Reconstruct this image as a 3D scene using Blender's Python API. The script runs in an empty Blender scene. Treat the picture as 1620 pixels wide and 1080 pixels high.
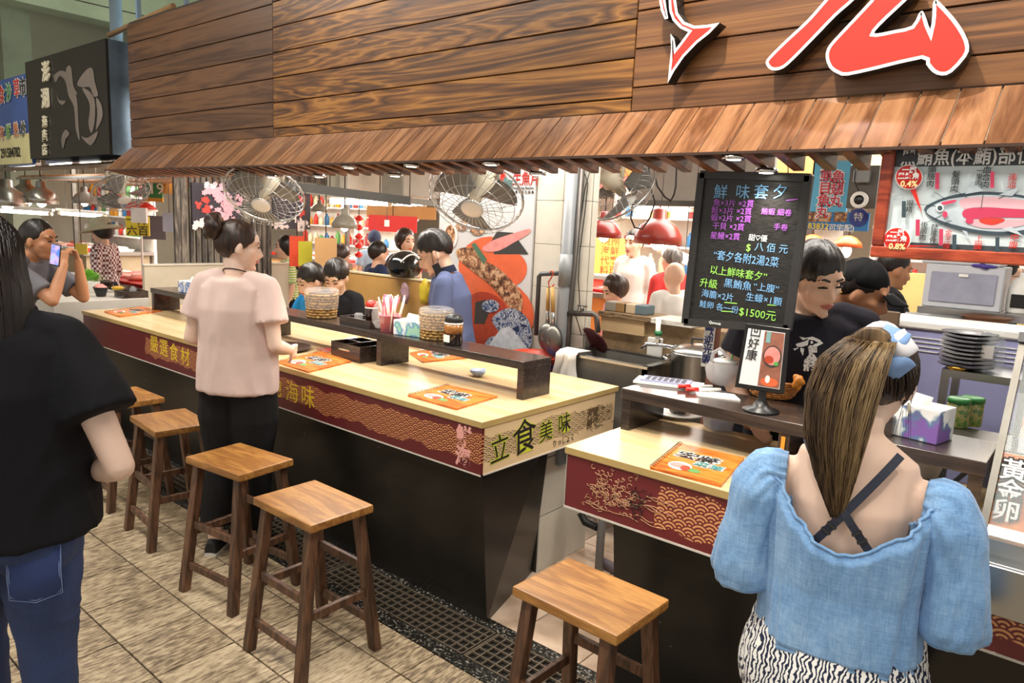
import bpy, bmesh, math, random
import numpy as np
from mathutils import Vector as V, Matrix as M4, noise, Euler
random.seed(7)
pi = math.pi
scene = bpy.context.scene
C = scene.collection
# ------------------------------------------------------------------ camera
CAM = V((0, 0, 1.62)); FPX = 1144.115
RX = V((0.767, 0.640, 0.046)); RD = V((0.137, -0.093, -0.986)); RF = V((-0.627, 0.763, -0.159))
RF.normalize(); RX = (RX - RF * RX.dot(RF)).normalized(); RU = RX.cross(RF)
cd = bpy.data.cameras.new('camera'); cam = bpy.data.objects.new('camera', cd); C.objects.link(cam)
cam.matrix_world = M4(((RX.x, RU.x, -RF.x, CAM.x), (RX.y, RU.y, -RF.y, CAM.y), (RX.z, RU.z, -RF.z, CAM.z), (0, 0, 0, 1)))
cd.sensor_width = 36; cd.lens = FPX / 1620 * 36; cd.clip_start = .05; cd.clip_end = 200
scene.camera = cam
# ------------------------------------------------------------------ world, lights, exposure
w = bpy.data.worlds.new('hall_daylight'); scene.world = w; w.use_nodes = True
w.node_tree.nodes['Background'].inputs[0].default_value = (1.0, .95, .88, 1)
w.node_tree.nodes['Background'].inputs[1].default_value = .62
def area(name, loc, rot, sx, sy, power, col=(1, .94, .86)):
    l = bpy.data.lights.new(name, 'AREA'); l.shape = 'RECTANGLE'; l.size = sx; l.size_y = sy; l.energy = power; l.color = col
    o = bpy.data.objects.new(name, l); o.location = loc; o.rotation_euler = rot; C.objects.link(o); return o
def spot(name, loc, tgt, power, ang=70, blend=.6, r=.05, col=(1, .92, .8)):
    l = bpy.data.lights.new(name, 'SPOT'); l.energy = power; l.spot_size = math.radians(ang); l.spot_blend = blend; l.shadow_soft_size = r; l.color = col
    o = bpy.data.objects.new(name, l); o.location = loc
    o.rotation_euler = (V(tgt) - V(loc)).to_track_quat('-Z', 'Y').to_euler(); C.objects.link(o); return o
def point(name, loc, power, r=.04, col=(1, .88, .72)):
    l = bpy.data.lights.new(name, 'POINT'); l.energy = power; l.shadow_soft_size = r; l.color = col
    o = bpy.data.objects.new(name, l); o.location = loc; C.objects.link(o); return o
# rows of ceiling lamps over the customers' aisle and over the hall behind; fill over kitchen and seats is added
area('aisle_lamps_near', (-1.0, .3, 3.9), (0, 0, 0), 3.2, .5, 70)
area('aisle_lamps_far', (-5.0, .5, 3.9), (0, 0, 0), 3.2, .5, 95)
area('kitchen_fill', (-1.6, 3.05, 2.5), (0, 0, 0), 3, .3, 58)  # added fill without a fixture, brightens the poster and pillar
area('seating_fill', (-4.4, 3.05, 2.5), (0, 0, 0), 2.5, .3, 58)  # added fill above the seats, no lamp hangs here
area('hall_lamps_left', (-9.5, 4.8, 2.5), (0, 0, 0), 4, 2, 260)
area('hall_lamps_back', (-6.5, 7.8, 2.5), (0, 0, 0), 6, 2, 460)
area('hall_lamps_right', (-2.0, 6.0, 2.5), (0, 0, 0), 4, 1.2, 190)
point('hall_beam_fill', (-8.8, 4.6, 3.5), 160, .3, (.9, 1, .86))  # added point light with no fixture, lifts the concrete beams
spot('track_lamp_sign', (-1.1, 1.4, 3.75), (-.75, 2.39, 2.15), 230, 62)
spot('track_lamp_middle', (-3.0, 1.2, 3.7), (-2.6, 2.39, 2.2), 90, 75)
spot('track_lamp_right', (.35, 1.2, 3.6), (-.3, 2.3, 1.8), 90, 60)
vs = scene.view_settings
vs.view_transform = 'Standard'; vs.look = 'None'; vs.exposure = 0.32; vs.gamma = 1.0; vs.use_curve_mapping = False
# ------------------------------------------------------------------ helpers
def ray(px, py): return RX * (px - 810) - RU * (py - 540) + RF * FPX
def oz(px, py, z): r = ray(px, py); return CAM + r * ((z - CAM.z) / r.z)      # the spot on a level surface at height z seen at a pixel of the photograph
def oy(px, py, y): r = ray(px, py); return CAM + r * (y / r.y)
def ox(px, py, x): r = ray(px, py); return CAM + r * (x / r.x)
def od(px, py, d): return CAM + ray(px, py) * (d / FPX)
X3, Y3, Z3 = V((1, 0, 0)), V((0, 1, 0)), V((0, 0, 1))
class B:
    def __init__(s): s.v = []; s.f = []; s.m = []; s.s = []
    def add(s, vs, fs, mi=0, sm=False):
        o = len(s.v); s.v += [tuple(v) for v in vs]
        for f in fs: s.f.append(tuple(i + o for i in f)); s.m.append(mi); s.s.append(sm)
        return s
    def box(s, x0, x1, y0, y1, z0, z1, mi=0):
        return s.add([(x0, y0, z0), (x1, y0, z0), (x1, y1, z0), (x0, y1, z0), (x0, y0, z1), (x1, y0, z1), (x1, y1, z1), (x0, y1, z1)],
                     [(3, 2, 1, 0), (4, 5, 6, 7), (0, 1, 5, 4), (1, 2, 6, 5), (2, 3, 7, 6), (3, 0, 4, 7)], mi)
    def hexa(s, p, mi=0):   # 8 corners, bottom 4 then top 4
        return s.add(p, [(3, 2, 1, 0), (4, 5, 6, 7), (0, 1, 5, 4), (1, 2, 6, 5), (2, 3, 7, 6), (3, 0, 4, 7)], mi)
    def obox(s, c, ax, ay, az, mi=0):   # oriented box: centre and half-axis vectors
        c = V(c); p = [c + ax * i + ay * j + az * k for k in (-1, 1) for i, j in ((-1, -1), (1, -1), (1, 1), (-1, 1))]
        return s.hexa(p, mi)
    def bar(s, p0, p1, w, h, mi=0, up=Z3):
        p0 = V(p0); p1 = V(p1); d = p1 - p0; dn = d.normalized()
        a = dn.cross(up)
        if a.length < 1e-4: a = dn.cross(X3)
        a.normalize(); b = a.cross(dn)
        return s.obox((p0 + p1) / 2, a * (w / 2), d / 2, b * (h / 2), mi)
    def ring(s, c, a, b, n): c = V(c); return [c + a * math.cos(2 * pi * i / n) + b * math.sin(2 * pi * i / n) for i in range(n)]
    def loft(s, rings, mi=0, sm=True, cap=True):
        n = len(rings[0]); vs = [p for r in rings for p in r]; fs = []
        for k in range(len(rings) - 1):
            for i in range(n):
                j = (i + 1) % n; fs.append((k * n + i, k * n + j, (k + 1) * n + j, (k + 1) * n + i))
        o = len(s.v); s.add(vs, fs, mi, sm)
        if cap:
            s.f.append(tuple(o + i for i in reversed(range(n)))); s.m.append(mi); s.s.append(False)
            s.f.append(tuple(o + (len(rings) - 1) * n + i for i in range(n))); s.m.append(mi); s.s.append(False)
        return s
    def tube(s, pts, r, n=8, mi=0, cap=True):
        pts = [V(p) for p in pts]; rs = r if isinstance(r, (list, tuple)) else [r] * len(pts)
        rings = []; prev = None
        for i, p in enumerate(pts):
            t = (pts[min(i + 1, len(pts) - 1)] - pts[max(i - 1, 0)])
            if t.length < 1e-9: t = Z3.copy()
            t.normalize()
            if prev is None:
                a = t.cross(Z3)
                if a.length < 1e-3: a = t.cross(X3)
            else:
                a = prev - t * prev.dot(t)
                if a.length < 1e-6: a = t.cross(X3)
            a.normalize(); prev = a; b = t.cross(a)
            rings.append(s.ring(p, a * rs[i], b * rs[i], n))
        return s.loft(rings, mi, True, cap)
    def cyl(s, p0, p1, r0, r1=None, n=16, mi=0): return s.tube([p0, p1], [r0, r0 if r1 is None else r1], n, mi)
    def lathe(s, c, prof, n=24, mi=0, A=X3, Bv=Y3, Cz=Z3):   # prof [(r,z)]
        c = V(c); rings = [s.ring(c + Cz * z, A * max(r, 1e-4), Bv * max(r, 1e-4), n) for r, z in prof]
        return s.loft(rings, mi, True, True)
    def ell(s, c, r, R=None, n=16, k=10, mi=0):
        c = V(c); R = R or M4.Identity(3); rings = []
        for j in range(1, k):
            t = pi * j / k; z = -math.cos(t); q = math.sin(t)
            rings.append([c + R @ V((r[0] * q * math.cos(2 * pi * i / n), r[1] * q * math.sin(2 * pi * i / n), r[2] * z)) for i in range(n)])
        o = len(s.v); s.loft(rings, mi, True, False)
        a = len(s.v); s.v += [tuple(c + R @ V((0, 0, -r[2]))), tuple(c + R @ V((0, 0, r[2])))]
        l = o + (k - 2) * n
        for i in range(n):
            j = (i + 1) % n
            s.f.append((a, o + j, o + i)); s.m.append(mi); s.s.append(True)
            s.f.append((a + 1, l + i, l + j)); s.m.append(mi); s.s.append(True)
        return s
    def cap(s, p0, r0, p1, r1, n=12, mi=0):   # round cone
        p0 = V(p0); p1 = V(p1); t = p1 - p0
        if t.length < 1e-6: return s.ell(p0, (r0, r0, r0))
        t.normalize(); a = t.cross(Z3)
        if a.length < 1e-3: a = t.cross(X3)
        a.normalize(); b = t.cross(a); R = []
        for q in (75, 45, 20): q = math.radians(q); R.append(s.ring(p0 - t * (r0 * math.sin(q)), a * r0 * math.cos(q), b * r0 * math.cos(q), n))
        R.append(s.ring(p0, a * r0, b * r0, n)); R.append(s.ring(p1, a * r1, b * r1, n))
        for q in (20, 45, 75): q = math.radians(q); R.append(s.ring(p1 + t * (r1 * math.sin(q)), a * r1 * math.cos(q), b * r1 * math.cos(q), n))
        return s.loft(R, mi)
    def chain(s, pts, rs, n=12, mi=0):
        for i in range(len(pts) - 1): s.cap(pts[i], rs[i], pts[i + 1], rs[i + 1], n, mi)
        return s
    def prism(s, poly, o, a, b, t, mi=0, mside=None):   # polygon of (u,v) on axes a,b at o, thickness vector t
        o = V(o); n = len(poly); lo = [o + a * u + b * v for u, v in poly]; hi = [p + t for p in lo]
        ar = sum(poly[i][0] * poly[(i + 1) % n][1] - poly[(i + 1) % n][0] * poly[i][1] for i in range(n))
        flip = (ar > 0) != (a.cross(b).dot(t) > 0)
        k = len(s.v); s.v += [tuple(p) for p in lo + hi]
        f1 = tuple(k + i for i in range(n)); f2 = tuple(k + n + i for i in range(n))
        if flip: s.f += [f1, tuple(reversed(f2))]
        else: s.f += [tuple(reversed(f1)), f2]
        s.m += [mi, mi]; s.s += [False, False]
        for i in range(n):
            j = (i + 1) % n; q = (k + i, k + j, k + n + j, k + n + i)
            s.f.append(tuple(reversed(q)) if flip else q); s.m.append(mi if mside is None else mside); s.s.append(False)
        return s
    def sheet(s, grid, mi=0, sm=True, thick=0):   # grid of points [row][col]
        h = len(grid); n = len(grid[0]); vs = [V(p) for r in grid for p in r]
        fs = [(j * n + i, j * n + i + 1, (j + 1) * n + i + 1, (j + 1) * n + i) for j in range(h - 1) for i in range(n - 1)]
        return s.add(vs, fs, mi, sm)
def world_of(o):
    m = M4.LocRotScale(o.location, o.rotation_euler, o.scale)
    return world_of(o.parent) @ m if o.parent else m
def tag(o, label=None, cat=None, group=None, kind=None):
    if label: o['label'] = label
    if cat: o['category'] = cat
    if group: o['group'] = group
    if kind: o['kind'] = kind
    return o
def build(b, name, mats, parent=None, label=None, cat=None, group=None, kind=None, bev=0, seg=1, local=False, at=None, fixn=False):
    me = bpy.data.meshes.new(name); vs = [V(v) for v in b.v]
    loc = V((0, 0, 0))
    if parent is not None:
        if not local: mi = world_of(parent).inverted(); vs = [mi @ v for v in vs]
    elif not local:
        if at is not None: loc = V(at)
        else:
            a = np.array(b.v); lo = a.min(0); hi = a.max(0); loc = V(((lo[0] + hi[0]) / 2, (lo[1] + hi[1]) / 2, lo[2]))
        vs = [v - loc for v in vs]
    me.from_pydata([tuple(v) for v in vs], [], b.f)
    mats = mats if isinstance(mats, (list, tuple)) else [mats]
    for m in mats: me.materials.append(m)
    me.polygons.foreach_set('material_index', b.m); me.polygons.foreach_set('use_smooth', b.s)
    if bev or fixn:
        bm = bmesh.new(); bm.from_mesh(me)
        if bev:
            es = [e for e in bm.edges if len(e.link_faces) == 2 and e.calc_face_angle(0) > .6]
            bmesh.ops.bevel(bm, geom=es, offset=bev, segments=seg, affect='EDGES', clamp_overlap=True, profile=.7)
        if fixn: bmesh.ops.recalc_face_normals(bm, faces=bm.faces)
        bm.to_mesh(me); bm.free()
    me.update(); me.validate()
    o = bpy.data.objects.new(name, me); C.objects.link(o); o.parent = parent; o.location = loc
    return tag(o, label, cat, group, kind)
def thing(name, loc, label, cat, rz=0, group=None, parent=None):
    o = bpy.data.objects.new(name, None); o.empty_display_size = .05; C.objects.link(o); o.location = loc; o.rotation_euler = (0, 0, rz)
    o.parent = parent
    return tag(o, label, cat, group)
def dup(root, loc, rz=None, label=None, parent=None):
    r = root.copy(); C.objects.link(r); r.parent = parent
    if loc is not None: r.location = loc
    if rz is not None: r.rotation_euler = (0, 0, rz)
    if label: r['label'] = label
    for ch in list(root.children): dup(ch, None, None, None, r)
    return r
def struct(b, name, mats, **k): return build(b, name, mats, kind='structure', **k)
# text -> mesh lettering lying on a plane
def text(s, size, o, right, up, mat, parent, ext=.0006, align='CENTER', name='lettering', line=1.0, sx=1.0, bold=0, jit=0, label=None):
    cu = bpy.data.curves.new('t', 'FONT'); cu.body = s; cu.size = size; cu.align_x = align; cu.align_y = 'CENTER'; cu.space_line = line
    cu.extrude = ext; cu.offset = bold; cu.resolution_u = 2
    t = bpy.data.objects.new('t', cu); C.objects.link(t); bpy.context.view_layer.update()
    me = bpy.data.meshes.new_from_object(t.evaluated_get(bpy.context.evaluated_depsgraph_get()))
    bpy.data.objects.remove(t); bpy.data.curves.remove(cu)
    o = V(o); right = V(right).normalized(); up = V(up).normalized(); n = right.cross(up)
    mi = world_of(parent).inverted() if parent else M4.Identity(4)
    for v in me.vertices: v.co = mi @ (o + right * v.co.x * sx + up * v.co.y + n * (v.co.z + ext))
    me.materials.clear(); me.materials.append(mat); me.name = name
    ob = bpy.data.objects.new(name, me); C.objects.link(ob); ob.parent = parent
    if label: ob['label'] = label
    return ob
# ------------------------------------------------------------------ materials
MATS = {}
class N:
    def __init__(s, name):
        s.m = bpy.data.materials.new(name); s.m.use_nodes = True; s.t = s.m.node_tree; s.bs = s.t.nodes['Principled BSDF']
    def n(s, typ, ins=None, **kw):
        x = s.t.nodes.new('ShaderNode' + typ)
        for k, v in kw.items(): setattr(x, k, v)
        for k, v in (ins or {}).items(): s.put(x.inputs[k], v)
        return x
    def put(s, sock, v):
        if hasattr(v, 'node'): s.t.links.new(v, sock)
        elif isinstance(v, bpy.types.Node): s.t.links.new(v.outputs[0], sock)
        else:
            if isinstance(v, tuple) and len(v) == 3 and sock.type == 'RGBA': v = (*v, 1)
            sock.default_value = v
    def math(s, op, a, b=0.0, c=0.0):
        x = s.n('Math', operation=op); s.put(x.inputs[0], a); s.put(x.inputs[1], b); s.put(x.inputs[2], c); return x.outputs[0]
    def coord(s, scale=(1, 1, 1), rnd=True, gen=False, rot=(0, 0, 0)):
        tc = s.n('TexCoord'); src = tc.outputs['Generated' if gen else 'Object']
        mp = s.n('Mapping', {'Vector': src, 'Scale': scale, 'Rotation': rot})
        if rnd:
            oi = s.n('ObjectInfo'); v = s.n('CombineXYZ'); q = s.math('MULTIPLY', oi.outputs['Random'], 37.0)
            for i in range(3): s.put(v.inputs[i], q)
            s.put(mp.inputs['Location'], v.outputs[0])
        return mp.outputs[0]
    def noise(s, vec, scale=5, detail=3, rough=.5, dist=0): return s.n('TexNoise', {'Vector': vec, 'Scale': scale, 'Detail': detail, 'Roughness': rough, 'Distortion': dist}).outputs[0]
    def ramp(s, fac, stops):
        r = s.n('ValToRGB'); s.put(r.inputs[0], fac); e = r.color_ramp.elements
        while len(e) < len(stops): e.new(.5)
        for i, (p, c) in enumerate(stops): e[i].position = p; e[i].color = (*c, 1) if len(c) == 3 else c
        return r.outputs[0]
    def mix(s, f, a, b, mode='MIX'):
        x = s.n('Mix', data_type='RGBA', blend_type=mode); s.put(x.inputs[0], f); s.put(x.inputs[6], a); s.put(x.inputs[7], b); return x.outputs[2]
    def bump(s, h, dist=.002, strength=.6):
        b = s.n('Bump', {'Height': h, 'Distance': dist, 'Strength': strength}); s.put(s.bs.inputs['Normal'], b.outputs[0])
    def set(s, **k):
        for a, v in k.items(): s.put(s.bs.inputs[a.replace('_', ' ')], v)
        return s.m
def srgb(h):
    if isinstance(h, str): h = tuple(int(h[i:i + 2], 16) for i in (0, 2, 4))
    return tuple((c / 255 / 12.92 if c <= 10 else ((c / 255 + .055) / 1.055) ** 2.4) for c in h)
def pm(name, col, rough=.5, metal=0, var=.12, vs=6, bump=0, bs=60, emit=0, alpha=None, trans=0, coat=0, spec=.5, sub=0):
    if name in MATS: return MATS[name]
    k = N(name); c = srgb(col) if (isinstance(col, str) or max(col) > 1) else col
    if var:
        n = k.noise(k.coord((1, 1, 1)), vs, 4, .6)
        k.set(Base_Color=k.ramp(n, [(.25, tuple(x * (1 - var) for x in c)), (.75, tuple(min(1, x * (1 + var)) for x in c))]))
    else: k.set(Base_Color=c)
    if bump: k.bump(k.noise(k.coord((1, 1, 1)), bs, 3), bump, .7)
    k.set(Roughness=rough, Metallic=metal)
    if emit: k.set(Emission_Color=c, Emission_Strength=float(emit))
    if trans: k.set(Transmission_Weight=float(trans))
    if alpha is not None: k.set(Alpha=float(alpha))
    if coat: k.set(Coat_Weight=float(coat), Coat_Roughness=.1)
    if sub: k.set(Subsurface_Weight=float(sub), Subsurface_Scale=.02, Subsurface_Radius=(.8, .35, .2))
    k.bs.inputs['Specular IOR Level'].default_value = spec
    MATS[name] = k.m; return k.m
def wood(name, dark, mid, light, scale, rough=.35, ring=1.0, coat=0, rot=(0, 0, 0), con=(.35, .5, .66), bump=.0008):
    k = N(name); v = k.coord(scale, rot=rot)
    n1 = k.noise(v, 1.0, 4, .55, .6); n2 = k.noise(v, 7.0, 5, .65, .2)
    rings = k.math('FRACT', k.math('MULTIPLY', n1, 7.0 * ring))
    rings = k.math('ABSOLUTE', k.math('SUBTRACT', rings, .5)); f = k.math('ADD', k.math('MULTIPLY', rings, .9), k.math('MULTIPLY', n2, .45))
    col = k.ramp(f, [(con[0] - .1, srgb(dark)), (con[1], srgb(mid)), (con[2] + .1, srgb(light))])
    oi = k.n('ObjectInfo'); hv = k.n('HueSaturation', {'Color': col, 'Value': k.math('ADD', k.math('MULTIPLY', oi.outputs['Random'], .3), .85)})
    k.set(Base_Color=hv.outputs[0], Roughness=rough); k.bump(f, bump, .5)
    if coat: k.set(Coat_Weight=coat, Coat_Roughness=.12)
    MATS[name] = k.m; return k.m
def seigaiha(name, bg, fg, r, umask, vmask, plane='xz', rough=.35, edge=.04):
    # overlapping fish-scale waves in concentric rings, printed between ragged limits (object space, metres)
    k = N(name); tc = k.n('TexCoord'); sp = k.n('SeparateXYZ', {0: tc.outputs['Object']})
    u, vv = (sp.outputs[0], sp.outputs[2]) if plane == 'xz' else (sp.outputs[1], sp.outputs[2])
    h = r / 2; kk = k.math('FLOOR', k.math('DIVIDE', vv, h))
    def dist(row):
        odd = k.math('MULTIPLY', k.math('FLOORED_MODULO', row, 2.0), r)
        uu = k.math('SUBTRACT', k.math('FLOORED_MODULO', k.math('ADD', u, odd), 2 * r), r)
        dv = k.math('SUBTRACT', vv, k.math('MULTIPLY', row, h))
        return k.math('SQRT', k.math('ADD', k.math('MULTIPLY', uu, uu), k.math('MULTIPLY', dv, dv)))
    d1 = dist(k.math('SUBTRACT', kk, 1.0)); d0 = dist(kk); c = k.math('LESS_THAN', d1, r)
    d = k.math('ADD', k.math('MULTIPLY', c, d1), k.math('MULTIPLY', k.math('SUBTRACT', 1.0, c), d0))
    q = k.math('DIVIDE', d, r); lines = 0.0
    for lo, hi in ((-.1, .16), (.34, .5), (.68, .86)):
        a = k.math('MULTIPLY', k.math('GREATER_THAN', q, lo), k.math('LESS_THAN', q, hi)); lines = k.math('ADD', lines, a)
    nz = k.noise(k.coord((1, 1, 1), False), 9, 2); nz = k.math('MULTIPLY', k.math('SUBTRACT', nz, .5), edge * 2)
    def within(x, lo, hi):
        x = k.math('ADD', x, nz); return k.math('MULTIPLY', k.math('GREATER_THAN', x, lo), k.math('LESS_THAN', x, hi))
    msk = k.math('MULTIPLY', within(u, *umask), within(vv, *vmask))
    f = k.math('MULTIPLY', lines, msk)
    k.set(Base_Color=k.mix(f, srgb(bg), srgb(fg)), Roughness=rough); MATS[name] = k.m; return k.m
m_black = pm('black_board', '161413', .3, var=.3, vs=9, bump=.0006)
kb = N('scuffed_black_board'); sv = kb.noise(kb.coord((1, 1, 1), False), 26, 3, .7); sw = kb.noise(kb.coord((1, 1, 1), False), 3, 3, .6)
kb.set(Base_Color=kb.mix(kb.math('MULTIPLY', kb.math('GREATER_THAN', sv, .735), kb.math('GREATER_THAN', sw, .5)), kb.ramp(sw, [(.3, srgb('100f0e')), (.7, srgb('221e1a'))]), srgb('8f8a82')), Roughness=.28); kb.bump(sw, .001, .4); m_black = kb.m
m_blackp = pm('black_plastic', '151515', .35, var=.1)
m_laminate = wood('light_oak_laminate', 'c6a878', 'd6ba8e', 'e2cca6', (1.2, 14, 14), .28, .35, con=(.3, .55, .8), bump=.0001)
m_lamedge = pm('laminate_edge', 'b59a62', .4)
m_shelf = wood('dark_stained_shelf', '2a2320', '352c28', '44382f', (2, 30, 30), .25, .5, coat=.2, bump=.0002)
m_stooltop = wood('stool_seat_wood', '85582c', '9c6c36', 'b08044', (3, 22, 22), .38, .5, bump=.0003)
m_stoolleg = wood('stool_leg_wood', '3e2a1e', '5a3d2a', '72503a', (22, 22, 3), .45, .5, bump=.0004)
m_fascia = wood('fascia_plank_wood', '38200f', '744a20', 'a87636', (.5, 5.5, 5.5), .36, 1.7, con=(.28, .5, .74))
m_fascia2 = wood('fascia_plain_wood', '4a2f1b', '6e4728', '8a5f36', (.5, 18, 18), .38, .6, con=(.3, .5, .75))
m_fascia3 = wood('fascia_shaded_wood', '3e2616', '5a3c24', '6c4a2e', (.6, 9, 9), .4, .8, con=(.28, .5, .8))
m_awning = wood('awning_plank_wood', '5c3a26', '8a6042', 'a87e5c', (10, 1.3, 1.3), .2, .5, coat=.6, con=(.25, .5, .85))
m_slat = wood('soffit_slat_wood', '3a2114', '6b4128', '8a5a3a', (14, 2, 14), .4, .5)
m_steel = pm('brushed_steel', 'b9bab8', .28, 1.0, var=.08, vs=3)
m_dsteel = pm('dark_worn_steel', '6d6a64', .4, .9, var=.25)
m_chrome = pm('chrome', 'd8d8d8', .12, 1.0, var=0)
m_white = pm('white_plastic', 'e8e6e0', .45, var=.04)
m_pvc = pm('grey_pvc_pipe', '7d8082', .4, var=.12)
m_paper = pm('white_paper', 'ece9e4', .7, var=.03)
m_cloth = pm('white_cloth', 'ddd8d0', .9, var=.05, bump=.001)
m_ink = pm('black_ink', '17130f', .6, var=0)
m_red = pm('sign_red', 'd8261c', .35, var=.03)
m_redlit = pm('letter_face_red', 'e0342a', .3, var=.03)
m_whitelet = pm('letter_border_white', 'e6e6e4', .3, var=0)
m_gold = pm('gold_print', 'e2c22e', .35, var=.05)
m_orange = pm('orange_plastic', 'd9541e', .4)
m_glass = pm('clear_glass', 'f2f6f4', .03, var=0, trans=1.0)
m_clear = pm('clear_film', 'f4f4f4', .12, var=0, alpha=.16)
m_lamp = pm('fluorescent_tube_glow', (1.0, .97, .9), .4, var=0, emit=7)
m_lampw = pm('warm_lamp_glow', (1.0, .93, .8), .4, var=0, emit=9)
m_concrete = pm('painted_concrete', '8f9383', .85, var=.18, vs=2, bump=.003, bs=20)
# ------------------------------------------------------------------ floor, drain, walls, ceiling
def tilemat(name, cols, sc, rough, bump):
    k = N(name); v = k.coord(sc); n1 = k.noise(v, 1, 3, .6); n2 = k.noise(k.coord((1, 1, 1)), 2.5, 4, .6)
    f = k.math('ADD', k.math('MULTIPLY', n1, .8), k.math('MULTIPLY', n2, .35))
    k.set(Base_Color=k.ramp(f, [(.38, srgb(cols[0])), (.52, srgb(cols[1])), (.60, srgb(cols[2])), (.72, srgb(cols[3]))]), Roughness=rough)
    k.bump(n1, bump, .6); MATS[name] = k.m; return k.m
m_tile = tilemat('aisle_tile', ('46392c', '88765e', 'b09c7e', 'c8b698'), (105, 20, 30), .5, .002)
m_tile2 = tilemat('kitchen_tile', ('8a7660', 'b49a84', 'c8b09a', 'd4c0ae'), (3, 3, 3), .35, .0005)
m_grout = pm('dark_grout', '2f2a24', .9, var=.2)
kk = N('granite_kerb'); gn = kk.noise(kk.coord((1, 1, 1)), 90, 2, .6)
kk.set(Base_Color=kk.ramp(gn, [(.5, srgb('16140f')), (.6, srgb('4a4640')), (.68, srgb('a8a49c'))]), Roughness=.4); m_granite = kk.m
fl = struct(B().box(-16, 5, -4, 16, -.25, -.012), 'floor', m_grout)
xs = [-5.71 + .302 * i for i in range(17)]; ys = [-.18, .125, .425, .725, 1.025, 1.325, 1.625, 1.80]
g = .003; proto = {}
for j in range(7):
    b = B().box(g, .302 - g, g, ys[j + 1] - ys[j] - g, -.012, 0)
    for i in range(16):
        if j == 0 and i > 12: continue
        if j in proto:
            t = proto[j].copy(); C.objects.link(t)
        else: t = build(b, 'floor_tile', m_tile, fl, bev=.0015, local=True); proto[j] = t
        t.location = (xs[i] - fl.location.x, ys[j] - fl.location.y, -fl.location.z)
build(B().box(-13, xs[0], -3, 1.80, -.012, 0).box(xs[-1], 3, -3, 1.80, -.012, 0).box(xs[0], xs[-1], -3, ys[0], -.012, 0), 'floor_surface', m_tile, fl)
t0 = None
for i in range(6):
    for j in range(7):
        if t0 is None: t0 = t = build(B().box(.002, .298, .002, .298, -.012, 0), 'floor_tile', m_tile2, fl, local=True, bev=.0015)
        else: t = t0.copy(); C.objects.link(t)
        t.location = (-2.25 + .3 * i - fl.location.x, 2.13 + .3 * j - fl.location.y, -fl.location.z)
build(B().box(-13, -2.25, 2.13, 15, -.012, 0).box(-.45, 3, 2.13, 15, -.012, 0).box(-2.25, -.45, 4.23, 15, -.012, 0), 'floor_surface', m_tile2, fl)
b = B().box(-13, 3, 1.80, 1.862, -.012, .001).box(-13, 3, 2.068, 2.13, -.012, .001)
struct(b, 'trim_1', m_granite, at=(-3, 2, 0))
tag(C.objects['trim_1'], 'black and white speckled granite strips edging the floor drain')
m_iron = pm('rusty_grate_iron', '75695a', .55, .6, var=.3, vs=20); m_pit = pm('drain_pit_dark', '120f0c', .8, var=.3)
struct(B().box(-13, 3, 1.862, 2.068, -.0125, -.011), 'drain_channel', m_pit)  # flat near-black sheet lying under the grates
g0 = None
for i in range(5):
    x0 = -1.70 + .9 * (1 - i) - .9
    if g0 is None:
        b = B()
        for q in range(23): b.box(.006 + q * .0388, .012 + q * .0388, 0, .2, -.01, .0)
        for q in range(6): b.box(.0, .892, q * .0388, q * .0388 + .006, -.008, .001)
        b.box(0, .006, 0, .2, -.012, .002).box(.886, .892, 0, .2, -.012, .002)
        g0 = build(b, 'drain_grate', m_iron, local=True); o = g0
    else: o = g0.copy(); C.objects.link(o)
    o.location = (x0, 1.865, .002)
    tag(o, ['iron drain grate in front of the right-hand counter under the nearest stool', 'iron drain grate along the corner of the black counter base',
            'iron drain grate behind the second-nearest stool', 'iron drain grate by the standing woman in the pink shirt', 'farthest iron drain grate along the counter foot'][i], 'grate', 'drain grates at the foot of the counter')
struct(B().box(-16, 4, -4, 16, 5.2, 5.4), 'ceiling', m_concrete)
struct(B().box(-14.5, 3, 2.85, 12.4, 2.6, 2.66), 'ceiling_lower', pm('pale_stall_ceiling', 'a8a294', .8)); C.objects['ceiling_lower']['label'] = 'low suspended ceiling over the stalls'
HZ = 2.6
# concrete hall beams and posts, seen above the neighbour's sign
m_beam = pm('grey_green_concrete', '9aa08c', .9, var=.2, vs=1.5, bump=.004, bs=14)
struct(B().box(-13.5, -6.5, 6.2, 6.7, 3.7, 5.2), 'trim_2', m_beam); tag(C.objects['trim_2'], 'grey green concrete beam crossing the hall above the black sign')
struct(B().box(-12.3, -11.9, 2.4, 16, 4.3, 5.2), 'trim_3', m_beam); tag(C.objects['trim_3'], 'concrete cross beam at the far end of the hall')
p = od(22, 90, 11.5)
struct(B().box(p.x - .18, p.x + .18, p.y - .2, p.y + .2, 0, 5.2), 'column_1', m_beam); tag(C.objects['column_1'], 'grey green concrete column rising behind the blue sign')
m_galv = pm('galvanised_steel', '9fb4c4', .35, .8, var=.15)
for k, (px, lab) in enumerate(((183, 'thick steel post rising behind the black sign box'), (219, 'thin steel post at the corner of the wooden fascia'), (295, 'thin steel post rising behind the wooden fascia'))):
    q = oy(px, 20, 2.62 + .1 * (k > 0)); r = (.035, .016, .014)[k]
    build(B().box(q.x - r, q.x + r, q.y - r, q.y + r, 2.0, 5.2), 'steel_post', m_galv, label=lab, cat='post', group='steel posts holding up the signs')
q0, q1 = oy(120, 0, 2.8), oy(240, 28, 2.8)
build(B().tube([q0 - (q1 - q0) * 2, q1 + (q1 - q0)], .006, 6), 'steel_rod', m_dsteel, label='thin dark steel rod slanting above the black sign', cat='rod')
q0, q1 = oy(172, 56, 2.55), oy(215, 40, 2.55)
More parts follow.
